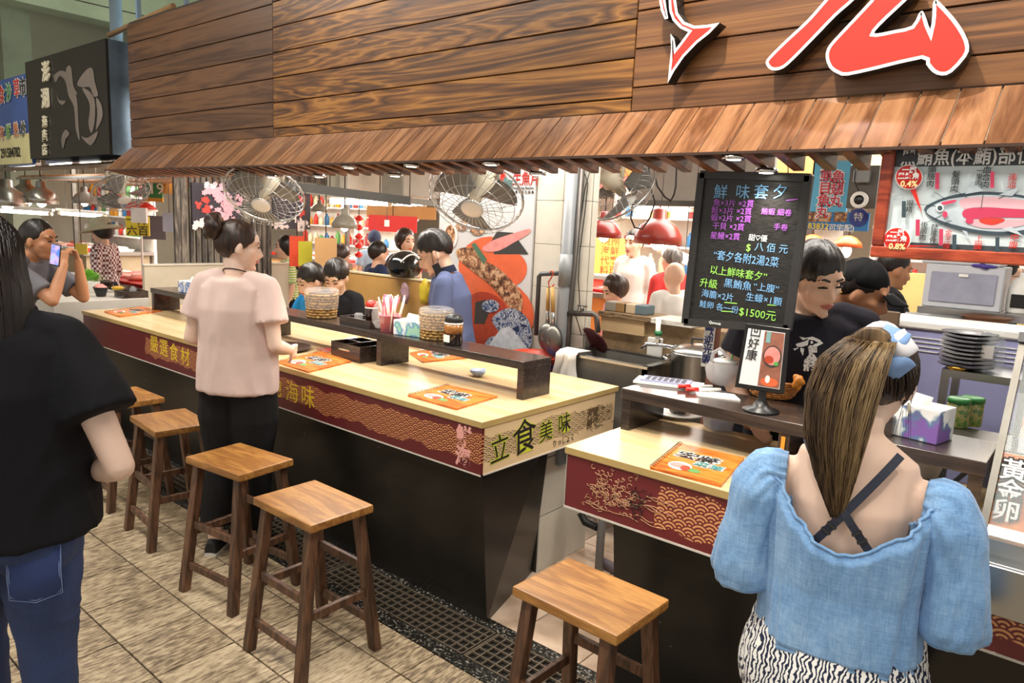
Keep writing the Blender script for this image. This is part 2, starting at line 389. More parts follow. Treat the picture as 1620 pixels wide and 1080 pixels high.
build(B().tube([q0, q1 + V((.6, 0, .05))], .02, 8), 'timber_batten', pm('old_timber', '8a6a44', .8), label='short rough timber batten lying on top of the black sign box', cat='batten')
# ------------------------------------------------------------------ fascia, awning and soffit of the sushi stall
FY = 2.39
fa = thing('stall_fascia', (-2.6, FY, 2.05), 'long wooden plank fascia with red letters above the stall awning', 'fascia')
build(B().box(-5.66, .6, FY + .015, FY + .05, 2.05, 2.92), 'backing_board', pm('backing_dark', '24170f', .7), fa)
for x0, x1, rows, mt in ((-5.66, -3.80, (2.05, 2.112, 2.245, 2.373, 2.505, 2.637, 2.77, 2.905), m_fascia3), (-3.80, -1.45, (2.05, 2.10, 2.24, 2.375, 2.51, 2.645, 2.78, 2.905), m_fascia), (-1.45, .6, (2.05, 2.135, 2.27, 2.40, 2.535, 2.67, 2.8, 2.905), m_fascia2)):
    for z0, z1 in zip(rows, rows[1:]):
        build(B().box(x0 + .002, x1 - .002, FY, FY + .014, z0 + .0022, z1 - .0022), 'plank', mt, fa, bev=.002)
aw = thing('awning', (-2.6, 2.2, 1.875), 'sloping awning of glossy reddish brown wooden planks above the counters', 'awning')
A0, A1 = V((0, 2.2, 1.875)), V((0, FY, 2.05)); ad = A1 - A0; an = V((0, -ad.z, ad.y)).normalized()
build(B().hexa([V((-5.66, A0.y + .022, A0.z + .012)), V((.6, A0.y + .022, A0.z + .012)), V((.6, A0.y + .028, A0.z + .008)), V((-5.66, A0.y + .028, A0.z + .008)), V((-5.66, A1.y - .006, A1.z - .018)), V((.6, A1.y - .006, A1.z - .018)), V((.6, A1.y - .004, A1.z - .03)), V((-5.66, A1.y - .004, A1.z - .03))]), 'joint_glint', pm('pale_joint_glint', 'c8ad94', .6), aw)  # pale sheet behind the gaps, paints light caught on plank edges
ap = None; pitch = .0975
for i in range(64):
    x = -5.66 + i * pitch
    if ap is None:
        b = B(); e = X3 * (pitch - .0035); q = -an * .006
        b.hexa([q, e + q, e + q + ad, q + ad, V((0, 0, 0)), e, e + ad, ad])
        ap = t = build(b, 'plank', m_awning, aw, local=True, bev=.0015)
    else: t = ap.copy(); C.objects.link(t)
    t.location = (x - aw.location.x, 0, 0)
build(B().hexa([V((-5.66, 2.197, 1.868)), V((.6, 2.197, 1.868)), V((.6, 2.212, 1.868)), V((-5.66, 2.212, 1.868)), V((-5.66, 2.197, 1.876)), V((.6, 2.197, 1.876)), V((.6, 2.212, 1.876)), V((-5.66, 2.212, 1.876))]), 'edge_lip', pm('dark_lip', '3a2418', .5), aw)
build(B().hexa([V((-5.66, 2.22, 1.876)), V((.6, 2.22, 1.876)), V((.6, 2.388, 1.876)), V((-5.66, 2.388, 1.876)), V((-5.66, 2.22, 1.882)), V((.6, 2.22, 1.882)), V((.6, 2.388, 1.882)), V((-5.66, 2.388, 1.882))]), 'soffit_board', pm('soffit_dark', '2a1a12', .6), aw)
sl = None
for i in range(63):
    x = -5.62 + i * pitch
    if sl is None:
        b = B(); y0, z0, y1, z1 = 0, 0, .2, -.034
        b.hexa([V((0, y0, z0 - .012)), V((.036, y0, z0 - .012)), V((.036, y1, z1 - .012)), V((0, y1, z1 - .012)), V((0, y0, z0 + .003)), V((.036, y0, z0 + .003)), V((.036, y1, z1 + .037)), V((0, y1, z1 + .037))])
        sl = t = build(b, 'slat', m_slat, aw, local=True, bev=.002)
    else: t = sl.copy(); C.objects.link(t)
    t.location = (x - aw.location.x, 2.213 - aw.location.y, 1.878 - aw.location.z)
# raised sign letters: black sided, white rimmed, red faced
def letter(poly, name, lab, parent):
    pts = [oy(960 + u / 2.4545, v / 2.4545, FY - .07) for u, v in poly]
    b = B(); uv = [(p.x, p.z) for p in pts]; b.prism(uv, V((0, FY - .015, 0)), X3, Z3, V((0, -.055, 0)), 0)
    o = build(b, name, [m_blackp, m_whitelet, m_redlit], parent, lab)
    bm = bmesh.new(); bm.from_mesh(o.data); bm.faces.ensure_lookup_table()
    fr = min((f for f in bm.faces if len(f.verts) == len(poly)), key=lambda f: f.calc_center_median().y); fr.material_index = 2
    r = bmesh.ops.inset_region(bm, faces=[fr], thickness=.009, depth=0, use_even_offset=True)
    for f in r['faces']: f.material_index = 1
    bmesh.ops.triangulate(bm, faces=[f for f in bm.faces if len(f.verts) > 4])
    bm.to_mesh(o.data); bm.free(); return o
def smooth_poly(p, n=3):
    q = []; L = len(p)
    for i in range(L):
        a, b_, c, d = V(p[i - 1]), V(p[i]), V(p[(i + 1) % L]), V(p[(i + 2) % L])
        for k in range(n):
            t = k / n; q.append(tuple(.5 * ((2 * b_) + (c - a) * t + (2 * a - 5 * b_ + 4 * c - d) * t * t + (3 * b_ - a - 3 * c + d) * t ** 3)))
    return q
sg = thing('sign_letters', (-.6, FY, 2.1), 'large raised red characters with white rims and black sides on the plank fascia', 'sign letters')
letter([(240, -60), (268, -60), (268, 0), (276, 50), (300, 84), (340, 100), (390, 96), (438, 88), (400, 128), (350, 168), (300, 220), (262, 275), (237, 322), (242, 260), (250, 190), (247, 130), (262, 150), (268, 188), (290, 160), (316, 124), (285, 110), (256, 80), (243, 45), (240, 0)], 'stroke', 'hooked red stroke ending in a fish-tail point', sg)
letter([(203, -40), (227, -40), (227, 0), (238, 72), (225, 75), (210, 40), (203, 0)], 'stroke', 'thin red sliver stroke', sg)
letter(smooth_poly([(850, -5), (900, -60), (1010, -60), (955, 5), (890, 62), (800, 155), (705, 250), (665, 272), (635, 270), (618, 248), (628, 222), (700, 150), (780, 75)]), 'stroke', 'slanting red brush stroke', sg)
letter(smooth_poly([(1025, 0), (960, 70), (880, 155), (855, 190), (850, 225), (865, 265), (900, 288), (935, 293), (1050, 268), (1222, 228), (1240, 250), (1265, 280), (1300, 293), (1340, 280), (1395, 220), (1407, 180), (1390, 130), (1350, 70), (1290, 5), (1276, -2), (1266, 15), (1264, 60), (1256, 114), (1240, 70), (1226, 42), (1210, 55), (1185, 100), (1120, 116), (1048, 130), (1042, 120), (1090, 70), (1165, 0), (1215, -55), (1075, -55)], 2), 'stroke', 'broad red brush stroke with a two-pointed hook', sg)
# recessed down lights under the awning slats
dl = None
for i, (px, py, y) in enumerate(((430, 270, 2.36), (552, 259, 2.24), (505, 274, 2.38), (625, 273, 2.37), (651, 253, 2.24), (777, 247, 2.24), (851, 268, 2.38), (1162, 239, 2.235), (1213, 265, 2.37))):
    q = oy(px, py, y); q.z = 1.856 if y < 2.3 else 1.826
    if dl is None:
        dl = o = thing('downlight', q, '', 'downlight', group='small round downlights under the awning')
        build(B().lathe((0, 0, 0), [(.0, .012), (.034, .012), (.037, .0), (.03, -.003), (.026, .004), (.0, .004)], 20), 'rim', m_chrome, o, local=True)
        build(B().lathe((0, 0, 0), [(0, -.004), (.022, -.003), (.025, .003), (0, .003)], 16), 'lamp', m_lampw, o, local=True)
    else: o = dup(dl, q)
    o['label'] = ['downlight above the left big fan', 'downlight at the awning edge between the two big fans', 'downlight on the slats right of the left big fan', 'downlight on the slats left of the right big fan',
                  'second downlight at the awning edge left of the right big fan', 'downlight beside the mount of the right big fan', 'downlight above the poster edge beside the pipe', 'downlight at the awning edge above the chalkboard', 'downlight behind the slats above the chalkboard'][i]
    spot('downlight_beam', (q.x, q.y, q.z - .01), (q.x, q.y, 0), 7, 120, .8, .02)
# ------------------------------------------------------------------ main counter
m_band = seigaiha('red_wave_print', '5f1f22', 'c98a58', .029, (-.95, 2.05), (.045, .155))
m_band2 = seigaiha('red_wave_print_right', '6a2528', 'd89a66', .034, (-.42, 2.0), (.035, .165))
m_band3 = seigaiha('cream_wave_print', 'd9bd92', '5d4a30', .026, (-.6, .46), (.05, .145), 'yz')
m_trimw = pm('white_edge_trim', 'cfc8bc', .4)
ct = thing('service_counter', (-3.72, 2.5, 0), 'long counter with light wood top, red wave-print band and black base', 'counter')
x0, x1, y0, y1 = -5.67, -1.78, 2.01, 3.0
build(B().box(x0, x1, y0, y1, .843, .87), 'countertop', [m_laminate], ct, bev=.0015)
build(B().box(x0 - .0005, x1 + .0008, y0 - .0008, y0, .846, .868).box(x1, x1 + .0008, y0, y1, .846, .868), 'edge_banding', m_lamedge, ct)
def at_obj(o, p):   # moves a mesh's origin without moving its shape
    p = V(p); m = world_of(o.parent) if o.parent else M4.Identity(4); q = m.inverted() @ p
    o.data.transform(M4.Translation(o.location - q)); o.location = q
fb = build(B().box(x0 + .006, x1 - .0045, y0 + .0055, y0 + .0195, .655, .843), 'front_band', m_band, ct); at_obj(fb, (-3.72, 2.016, .655))
eb = build(B().box(x1 - .018, x1 - .004, y0 + .020, y1 - .02, .655, .843), 'end_band', m_band3, ct); at_obj(eb, (x1, 2.5, .655))
build(B().box(x0 + .004, x1 - .002, y0 + .004, y0 + .02, .649, .655).box(x1 - .018, x1 - .002, y0 + .006, y1 - .02, .649, .655), 'band_trim', m_trimw, ct)
build(B().hexa([V((x0 + .15, 2.10, 0)), V((-1.79, 2.10, 0)), V((-1.93, 2.58, 0)), V((x0 + .15, 2.58, 0)), V((x0 + .1, 2.03, .8)), V((-1.80, 2.03, .8)), V((-1.86, 2.58, .8)), V((x0 + .1, 2.58, .8))]), 'cabinet_base', m_black, ct)
m_wtile = pm('glazed_white_tile', 'c9c4b6', .3, var=.15, vs=3)
tb = build(B().box(-2.5, -1.915, 2.585, 2.99, 0, .842), 'tiled_base', m_grout, ct)
for k in range(3): build(B().box(-1.914, -1.908, 2.587, 2.99, .002 + .28 * k, .277 + .28 * k), 'tile', m_wtile, tb)
# lettering
FR = (1, 0, 0); UP = (0, 0, 1); ER = (0, 1, 0)
def front(s, px, py, size, mt, bold=.0, lay=.0): q = oy(px, py, 2.0155 - lay); return text(s, size, (q.x, 2.0155 - lay, q.z), FR, UP, mt, fb, bold=bold, ext=.0004)
for s, px, py in (('嚴', 244, 546), ('選', 259, 552), ('食', 275, 559), ('材', 293, 566), ('在', 409, 604), ('地', 436, 613), ('海', 462, 622), ('味', 487, 630)): front(s, px, py, .115, m_gold, .0)
m_pink = pm('pale_pink_print', 'e3a39a', .4, var=.05)
front('鮮\n海', 733, 708, .085, m_pink, .003).data.name = 'emblem'
m_lime = pm('yellow_green_print', 'c9d23a', .4, var=.05)
m_brownink = pm('brown_print', '5d4a30', .5, var=0)
def endt(s, px, py, size, mt, bold=0, lay=0, rot=0):
    q = ox(px, py, x1 - .003 + lay); r = V((0, math.cos(rot), math.sin(rot))); u = V((0, -math.sin(rot), math.cos(rot))); return text(s, size, q, r, u, mt, eb, bold=bold, ext=.0003)
for s, px, py, sz in (('立', 791, 712, .125), ('食', 830, 694, .16), ('美', 864, 684, .1), ('味', 893, 671, .1)):
    endt(s, px, py, sz, m_lime, .003, 0, .08); endt(s, px, py, sz, m_ink, 0, .0008, .08)
endt('りっしょく', 892, 697, .034, m_ink, 0, .0008)
endt('海鮮\n美食', 938, 661, .05, m_brownink, .001, .0008)
def swirls(parent, n, fx, fz, rnd, mt, nrm, name='cloud_line', axis=X3):
    b = B(); rg = random.Random(rnd)
    for _ in range(n):
        u, v = fx(rg), fz(rg); r = rg.uniform(.006, .016); a0 = rg.uniform(0, 6.28); st = rg.choice((-1, 1))
        o = nrm + axis * u + Z3 * v; pts = []
        for k in range(9):
            a = a0 + st * k * .5; q = r * (1 - k * .07); pts.append(o + axis * (q * math.cos(a)) + Z3 * (q * math.sin(a) * .8))
        b.tube(pts, .0011, 3)
    return build(b, name, mt, parent, kind='stuff')
swirls(eb, 60, lambda r: r.gauss(2.83, .07), lambda r: r.uniform(.69, .80), 3, m_brownink, V((x1 - .0035, 0, 0)), 'cloud_lines', Y3)
# raised shelf down the middle of the counter
def shelf(parent, xa, xb, ya, yb, zt, posts, th=.036, name='raised_shelf'):
    s = build(B().box(xa, xb, ya, yb, zt - th, zt), name, m_shelf, parent, bev=.002)
    for x in posts: build(B().box(x, x + .036, ya + .004, yb - .004, .8705, zt - th), 'post', m_shelf, s)
    return s
shelf(ct, -5.45, -1.90, 2.40, 2.60, 1.04, (-5.44, -4.86, -3.98, -2.88, -1.936))
# ------------------------------------------------------------------ right-hand counter
c2 = thing('order_counter', (-.45, 2.4, 0), 'right-hand counter with light wood top and red wave-print band', 'counter')
x0, x1, y0, y1 = -1.385, .6, 2.005, 2.66
build(B().box(x0, x1, y0, y1, .843, .87), 'countertop', m_laminate, c2, bev=.0015)
build(B().box(x0 - .0008, x1, y0 - .0008, y0, .846, .868).box(x0 - .0008, x0, y0, y1, .846, .868), 'edge_banding', m_lamedge, c2)
f2 = build(B().box(x0 + .006, x1, y0 + .006, y0 + .02, .655, .843), 'front_band', m_band2, c2); at_obj(f2, (-.6, y0, .655))
build(B().box(x0 + .004, x1, y0 + .004, y0 + .02, .648, .655).box(x0 + .004, x0 + .008, y0 + .006, y0 + .02, .655, .843), 'band_trim', m_trimw, c2)
build(B().box(x0 + .006, x0 + .02, y0 + .02, y1, .655, .843), 'end_band', pm('dark_red_print', '5f2022', .35), c2)
build(B().hexa([V((-1.17, 2.09, 0)), V((x1, 2.09, 0)), V((x1, 2.6, 0)), V((-1.17, 2.6, 0)), V((-1.2, 2.03, .8)), V((x1, 2.03, .8)), V((x1, 2.6, .8)), V((-1.2, 2.6, .8))]), 'cabinet_base', m_black, c2)
m_cream = pm('cream_line_print', 'd8a880', .5, var=0)
swirls(f2, 120, lambda r: r.gauss(-1.2, .055), lambda r: .75 + r.gauss(0, .038), 5, m_cream, V((0, y0 + .0045, 0)), 'cloud_lines')
b = B(); rg = random.Random(4)
for k in range(16):
    xx = -1.34 + rg.random() * .3; zz = .68 + rg.random() * .12; L = .05 + rg.random() * .07
    b.tube([(xx + L * t / 6, y0 + .0045, zz + .004 * math.sin(t * 1.1 + k) - t * .001) for t in range(7)], .0009, 3)
build(b, 'wind_lines', m_cream, f2)
swirls(f2, 30, lambda r: r.gauss(-1.1, .03), lambda r: .745 + r.gauss(0, .03), 9, m_ink, V((0, y0 + .004, 0)), 'ink_marks')
shelf(c2, -1.375, -.20, 2.34, 2.62, 1.03, (-1.37, -.775, -.24), .042)
# ------------------------------------------------------------------ stools
def stool():
    t = thing('bar_stool', (0, 0, 0), '', 'stool', group='wooden bar stools along the counters')
    sx, sy, h = .18, .135, .59
    build(B().box(-sx, sx, -sy, sy, h - .03, h), 'seat', m_stooltop, t, bev=.007, seg=2, local=True)
    L = {}
    for i in (-1, 1):
        for j in (-1, 1):
            top = V((i * .135, j * .10, h - .03)); bot = V((i * .165, j * .165, 0)); L[i, j] = (top, bot); e = .019; b = B()
            b.hexa([bot + V((-e, -e, 0)), bot + V((e, -e, 0)), bot + V((e, e, 0)), bot + V((-e, e, 0)), top + V((-e, -e, 0)), top + V((e, -e, 0)), top + V((e, e, 0)), top + V((-e, e, 0))])
            build(b, 'leg', m_stoolleg, t, bev=.003, local=True)
    def at(i, j, z): a, c = L[i, j]; return c + (a - c) * (z / a.z)
    for (a, c, z) in (((-1, -1), (-1, 1), .26), ((1, -1), (1, 1), .24), ((-1, -1), (1, -1), .12), ((-1, 1), (1, 1), .12), ((-1, -1), (1, -1), .30), ((-1, 1), (1, 1), .34)):
        build(B().bar(at(*a, z), at(*c, z), .018, .032), 'stretcher', m_stoolleg, t, local=True, bev=.002)
    return t
s0 = stool()
sp = [((-2.14, 1.50, 0), .0, 'wooden bar stool nearest the corner of the long counter, beside the drain grate'), ((-1.03, 1.66, 0), -.03, 'wooden bar stool nearest the camera, left of the seated woman'),
      ((-2.75, 1.56, 0), .12, 'wooden bar stool in front of the pink-shirted woman\'s legs'), ((-3.5, 1.62, 0), -.1, 'wooden bar stool left of the pink-shirted woman, half its seat in shadow'),
      ((-4.12, 1.66, 0), .0, 'farthest wooden bar stool, partly hidden behind the woman in black')]
for i, (p, r, lab) in enumerate(sp):
    o = s0 if i == 0 else dup(s0, p)
    o.location = p; o.rotation_euler = (0, 0, r); o['label'] = lab
# ------------------------------------------------------------------ people
def remesh(b, voxel, it=4):
    me = bpy.data.meshes.new('r'); me.from_pydata(b.v, [], b.f); o = bpy.data.objects.new('r', me); C.objects.link(o)
    m = o.modifiers.new('a', 'REMESH'); m.mode = 'VOXEL'; m.voxel_size = voxel; m.use_smooth_shade = True
    m = o.modifiers.new('b', 'SMOOTH'); m.iterations = it; m.factor = .5
    bpy.context.view_layer.update(); r = bpy.data.meshes.new_from_object(o.evaluated_get(bpy.context.evaluated_depsgraph_get()))
    bpy.data.objects.remove(o); bpy.data.meshes.remove(me); return r
def fold(me, amp, fr, st=(1, 1, .35), seed=0, ridge=True):
    n = len(me.vertices); co = np.empty(n * 3); me.vertices.foreach_get('co', co); co = co.reshape(-1, 3)
    no = np.empty(n * 3); me.vertices.foreach_get('normal', no); no = no.reshape(-1, 3)
    d = np.empty(n)
    for i in range(n):
        p = V((co[i, 0] * st[0] * fr + seed, co[i, 1] * st[1] * fr, co[i, 2] * st[2] * fr)); q = noise.noise(p + V((noise.noise(p * .5), 0, noise.noise(p * .7))) * 1.2)
        d[i] = (1 - abs(q) * 2.2) * .5 if ridge else q
    co += no * (d * amp)[:, None]; me.vertices.foreach_set('co', co.ravel()); me.update()
def meshobj(me, name, mat, parent, mtx=None):
    me.materials.clear(); me.materials.append(mat); me.name = name
    me.polygons.foreach_set('use_smooth', [True] * len(me.polygons)); o = bpy.data.objects.new(name, me); C.objects.link(o); o.parent = parent; return o
def skinmat(name, col): return pm(name, col, .5, var=.06, vs=14, sub=.12)
m_skin = skinmat('skin_fair', 'dfb59a'); m_skin2 = skinmat('skin_tan', 'b9835f'); m_skin3 = skinmat('skin_pale', 'e6c6b2')
def hairmat(name, dark, light, st=(70, 70, 5), lo=.35):
    k = N(name); n = k.noise(k.coord(st, False), 1, 4, .6)
    k.set(Base_Color=k.ramp(n, [(lo, srgb(dark)), (.75, srgb(light))]), Roughness=.38); k.bump(n, .003, .7); MATS[name] = k.m; return k.m
m_hair = hairmat('black_hair', '0d0a09', '2c221d'); m_hairb = hairmat('dark_brown_hair', '1a110d', '4a3226')
m_hairo = hairmat('ombre_hair', '3a2a1e', '8a6e48', (90, 90, 4)); m_hairg = hairmat('grey_hair', '3a3634', '8a8580')
def clothm(name, col, rough=.85, b=.0006): return pm(name, col, rough, var=.1, vs=5, bump=b, bs=380, spec=.2)
def rings_for(sp, sizes, ax):
    out = []
    for i, (p, (a, c)) in enumerate(zip(sp, sizes)):
        t = (sp[min(i + 1, len(sp) - 1)] - sp[max(i - 1, 0)]).normalized()
        s = ax[i] - t * ax[i].dot(t); s.normalize(); f = t.cross(s) * -1
        out.append((p, s * a, f * c))
    return out
def rot3(y=0, p=0, r=0): return (Euler((0, 0, y)).to_matrix() @ Euler((p, 0, 0)).to_matrix() @ Euler((0, r, 0)).to_matrix())
def head_geo(b, c, R, s, female=False):
    f = lambda x, y, z: c + R @ (V((x, y, z)) * s); e = lambda p, r, q=None: b.ell(f(*p), tuple(x * s for x in r), R if q is None else R @ q, 20, 14)
    e((0, -.012, .02), (.073, .092, .088)); e((0, .022, -.028), (.061, .07, .07)); e((0, .037, -.078), (.037 if female else .042, .042, .036))
    e((0, .03, .035), (.06, .06, .05))
    b.chain([f(0, .086, .012), f(0, .098, -.018), f(0, .104, -.034)], [.009 * s, .011 * s, .014 * s]); e((.014, .09, -.036), (.01, .012, .009)); e((-.014, .09, -.036), (.01, .012, .009))
    e((0, .083, -.062), (.024, .012, .012)); e((0, .078, -.1), (.02, .014, .014))
    for x in (-1, 1):
        e((x * .074, -.006, -.012), (.009, .02, .032), rot3(x * -.35)); e((x * .042, .046, -.022), (.02, .03, .022)); e((x * .03, .083, .026), (.022, .012, .008))
def hair_shell(c, R, s, zf, zs, zk, rad=(.085, .104, .104), jit=.012, seed=0, n=56, rows=14, off=(0, -.014, .022), shr=.13):
    b = B(); c0 = c + R @ (V(off) * s); G = []
    for j in range(rows + 1):
        row = []
        for i in range(n):
            a = 2 * pi * i / n; fx, fy = math.sin(a), math.cos(a)   # a=0 is forward
            w = (fy + 1) / 2; zb = (zs + (zf - zs) * ((fy) ** 1.5 if fy > 0 else 0) + (zk - zs) * ((-fy) ** 1.2 if fy < 0 else 0)) - off[2]
            zb += jit * noise.noise(V((fx * 9 + seed, fy * 9, 0)))
            ph = math.acos(max(-.97, min(.97, zb / rad[2]))) * (j / rows)
            st = 1 - shr * (j / rows) ** 3 + .035 * noise.noise(V((fx * 12 + seed, fy * 12, ph * 1.2))) + .03 * noise.noise(V((fx * 3, fy * 3 + seed, ph * 2)))
            p = V((rad[0] * math.sin(ph) * fx, rad[1] * math.sin(ph) * fy, rad[2] * math.cos(ph))) * st
            row.append(c0 + R @ (p * s))
        G.append(row)
    inner = [c0 + (p - c0) * .86 for p in G[-1]]; G.append(inner)
    b.loft(G[1:], 0, True, True); o = len(b.v); b.v.append(tuple(c0 + R @ V((0, 0, rad[2] * s))))
    k0 = o - len(G[1:]) * n
    b.f = [f for f in b.f if not (len(f) == n and k0 in f)]; b.m = [0] * len(b.f); b.s = [True] * len(b.f)
    for i in range(n): b.f.append((o, k0 + (i + 1) % n, k0 + i)); b.m.append(0); b.s.append(True)
    return b
def hand_geo(b, w, d, nrm, s=1.0, curl=.6, side=1, spread=.0):
    # w wrist, d direction to knuckles, nrm palm normal (fingers curl towards it), side: +1 thumb on d x nrm side
    d = V(d).normalized(); nrm = (V(nrm) - d * V(nrm).dot(d)).normalized(); x = d.cross(nrm) * side; w = V(w)
    for k in (-.6, 0, .6): b.cap(w + d * .02 * s + x * k * .026 * s, .013 * s, w + d * .082 * s + x * k * .05 * s, .0125 * s)
    for i, (q, L) in enumerate(((.034, .068), (.012, .078), (-.011, .072), (-.033, .056))):
        p = w + d * .085 * s + x * q * s; a = 0; pts = [p]; dirx = d + x * q * spread * 8
        for sg in (.42, .33, .25):
            a += curl; dd = dirx * math.cos(a) + nrm * math.sin(a); p = p + dd.normalized() * L * sg * s; pts.append(p)
        b.chain(pts, [.0092 * s, .0086 * s, .0078 * s, .0066 * s], 8)
    p = w + d * .03 * s + x * .032 * s; q = p + (d * .5 + x * .75 + nrm * .3).normalized() * .034 * s; r = q + (d * .8 + x * .15 + nrm * .55).normalized() * .03 * s
    b.chain([p, q, r], [.0125 * s, .0105 * s, .008 * s], 8)
DEF = dict(P=(0, 0, .93), W=(0, .005, 1.07), Ch=(0, 0, 1.24), N=(0, -.015, 1.40), H=(0, .02, 1.53), RS=(.165, -.01, 1.345), LS=(-.165, -.01, 1.345), RE=(.21, -.03, 1.08), LE=(-.21, -.03, 1.08), RW=(.21, .05, .85), LW=(-.21, .05, .85),
           RH=(.085, 0, .9), LH=(-.085, 0, .9), RK=(.09, .02, .49), LK=(-.09, .02, .49), RA=(.095, -.03, .08), LA=(-.095, -.03, .08), RF=(.11, .12, .02), LF=(-.11, .12, .02))
def person(name, label, loc, yaw, h, J=None, head=(0, 0, 0), skin=None, hs=1.0, shirt=None, sl=.55, hem=.86, pants=None, plen=.12, pw=1.0, shoes=None, hair=None, hairm=None, vox=.009, bulk=1.0, female=False, hands=None, foldamp=.008, group=None, legs=True, collar=None, face=True, sfold=1.0, ease=1.0):
    skin = skin or m_skin; k = h / 1.65; j = {a: V(p) * k for a, p in {**DEF, **(J or {})}.items()}
    root = thing(name, loc, label, 'person', yaw, group)
    R = rot3(*head); c = j['H'] + R @ V((0, 0, .0)); bl = bulk * k
    sx = (j['RS'] - j['LS']).normalized(); hx = (j['RH'] - j['LH']).normalized()
    tors = [j['P'] + (j['P'] - j['W']).normalized() * .08 * k, j['P'], j['W'], j['Ch'], j['Ch'].lerp(j['N'], .62), j['N'].lerp(j['Ch'], .1)]
    axs = [hx, hx, (hx + sx).normalized(), sx, sx, sx]
    wf = .92 if female else 1.0
    size = [(.15, .11), (.165 if female else .158, .115), (.128 * wf + .004, .098), (.15 * wf + .005, .112), (.15 * wf, .078), (.062, .055)]
    # body: one continuous skin surface
    b = B(); b.loft([b.ring(p, a, f, 20) for p, a, f in rings_for(tors, [(a * bl * .93, q * bl * .93) for a, q in size], axs)])
    nk = c + R @ V((0, -.022, -.075)) * k; b.chain([j['N'], nk], [.05 * k * (.9 if female else 1.08), .047 * k * (.9 if female else 1.08)])
    head_geo(b, c, R, k * hs, female)
    for s in 'RL':
        S, E, W_ = j[s + 'S'], j[s + 'E'], j[s + 'W']; q = .88 if female else 1.0; q *= (bulk + 1) / 2 * k
        b.chain([S, S.lerp(E, .4), E, E.lerp(W_, .3), W_], [.05 * q, .046 * q, .038 * q, .039 * q, .026 * q])
        hd = (hands or {}).get(s)
        if hd: hand_geo(b, W_, hd[0], hd[1], k * .95, *hd[2:])
        elif hands is not False: hand_geo(b, W_, (W_ - E), sx * (-1 if s == 'R' else 1), k * .95, .35, -1 if s == 'R' else 1)
        if legs:
            Hp, K, A = j[s + 'H'], j[s + 'K'], j[s + 'A']
            b.chain([Hp, Hp.lerp(K, .5), K, K.lerp(A, .3), A], [.085 * bl, .07 * bl, .05 * bl, .052 * bl, .034 * k]); b.chain([A, j[s + 'F']], [.034 * k, .025 * k])
    meshobj(remesh(b, vox, 3), 'body', skin, root)
    if shirt:
        b = B(); e = .016 * ease * k; top = list(tors); low = j['P'].lerp(j['W'], (hem * 1.0 - .93) / .14) if hem > .93 else j['P'] + (j['P'] - j['W']).normalized() * (.93 - hem) * k
        sp = [low] + [p for p in (j['P'], j['W'], j['Ch']) if (p - j['Ch']).length < (low - j['Ch']).length - .01] + [tors[4], j['N'].lerp(j['Ch'], .12)]
        zs = []
        for p in sp:
            d = [(p - q).length for q in tors]; i = d.index(min(d)); zs.append(size[i])
        zs[-1] = (.075, .066)
        if ease > 1.5: zs = [(max(a, .155), max(q, .112)) if i < len(zs) - 2 else (a, q) for i, (a, q) in enumerate(zs)]; zs[0] = (zs[0][0] * 1.06, zs[0][1] * 1.1)
        zs = [(a * bl + e, q * bl + e) for a, q in zs]
        b.loft([b.ring(p, a, f, 24) for p, a, f in rings_for(sp, zs, [sx] * len(sp))])
        for s in 'RL':
            S, E, W_ = j[s + 'S'], j[s + 'E'], j[s + 'W']; inn = j['N'].lerp(S, .55)
            q = bl * (.94 if female else 1.0); b.cap(inn, .05 * q, S, .054 * q)
            if sl <= 1: b.tube([S, S.lerp(E, sl * .5), S.lerp(E, sl)], [.056 * q, .061 * q * (1 + (ease - 1) * .16), .063 * q * (1 + (ease - 1) * .3)], 16)
            else: b.tube([S, S.lerp(E, .5), E, E.lerp(W_, sl - 1)], [.06 * q, .058 * q, .052 * q, .04 * q], 16); b.ell(E, (.052 * q,) * 3)
        me = remesh(b, vox, 4); fold(me, foldamp * sfold, 9, seed=hash(name) % 7 if False else len(label)); meshobj(me, 'shirt', shirt, root)
    if collar:
        b = B(); nn = j['N']; ax = (nk - nn).normalized(); a = sx; f = ax.cross(a)
        b.loft([b.ring(nn - ax * .012 * k, a * .075 * k, f * .072 * k, 24), b.ring(nn + ax * .03 * k, a * .06 * k, f * .062 * k, 24), b.ring(nn + ax * .032 * k, a * .055 * k, f * .057 * k, 24), b.ring(nn - ax * .005 * k, a * .06 * k, f * .06 * k, 24)], cap=False)
        build(b, 'collar', collar, root, local=True)
    if pants:
        b = B(); e = .012 * k; pt = [j['P'] + (j['P'] - j['W']).normalized() * .1 * k, j['P'], j['P'].lerp(j['W'], .5)]
        b.loft([b.ring(p, a, f, 24) for p, a, f in rings_for(pt, [(.15 * bl + e, .115 * bl + e), (.163 * bl + e, .12 * bl + e), (.145 * bl + e, .108 * bl + e)], [hx] * 3)])
        for s in 'RL':
            Hp, K, A = j[s + 'H'], j[s + 'K'], j[s + 'A']; q = bl
            en = K.lerp(A, 1 - plen); b.chain([Hp, Hp.lerp(K, .5)], [.1 * q, .088 * q * pw]); b.ell(K, (.066 * q * pw,) * 3); b.tube([Hp.lerp(K, .5), K, K.lerp(en, .5), en], [.086 * q * pw, .067 * q * pw, .066 * q * pw, .058 * q * pw], 16)
        me = remesh(b, vox, 4); fold(me, foldamp * .8, 10, seed=3); meshobj(me, 'trousers', pants, root)
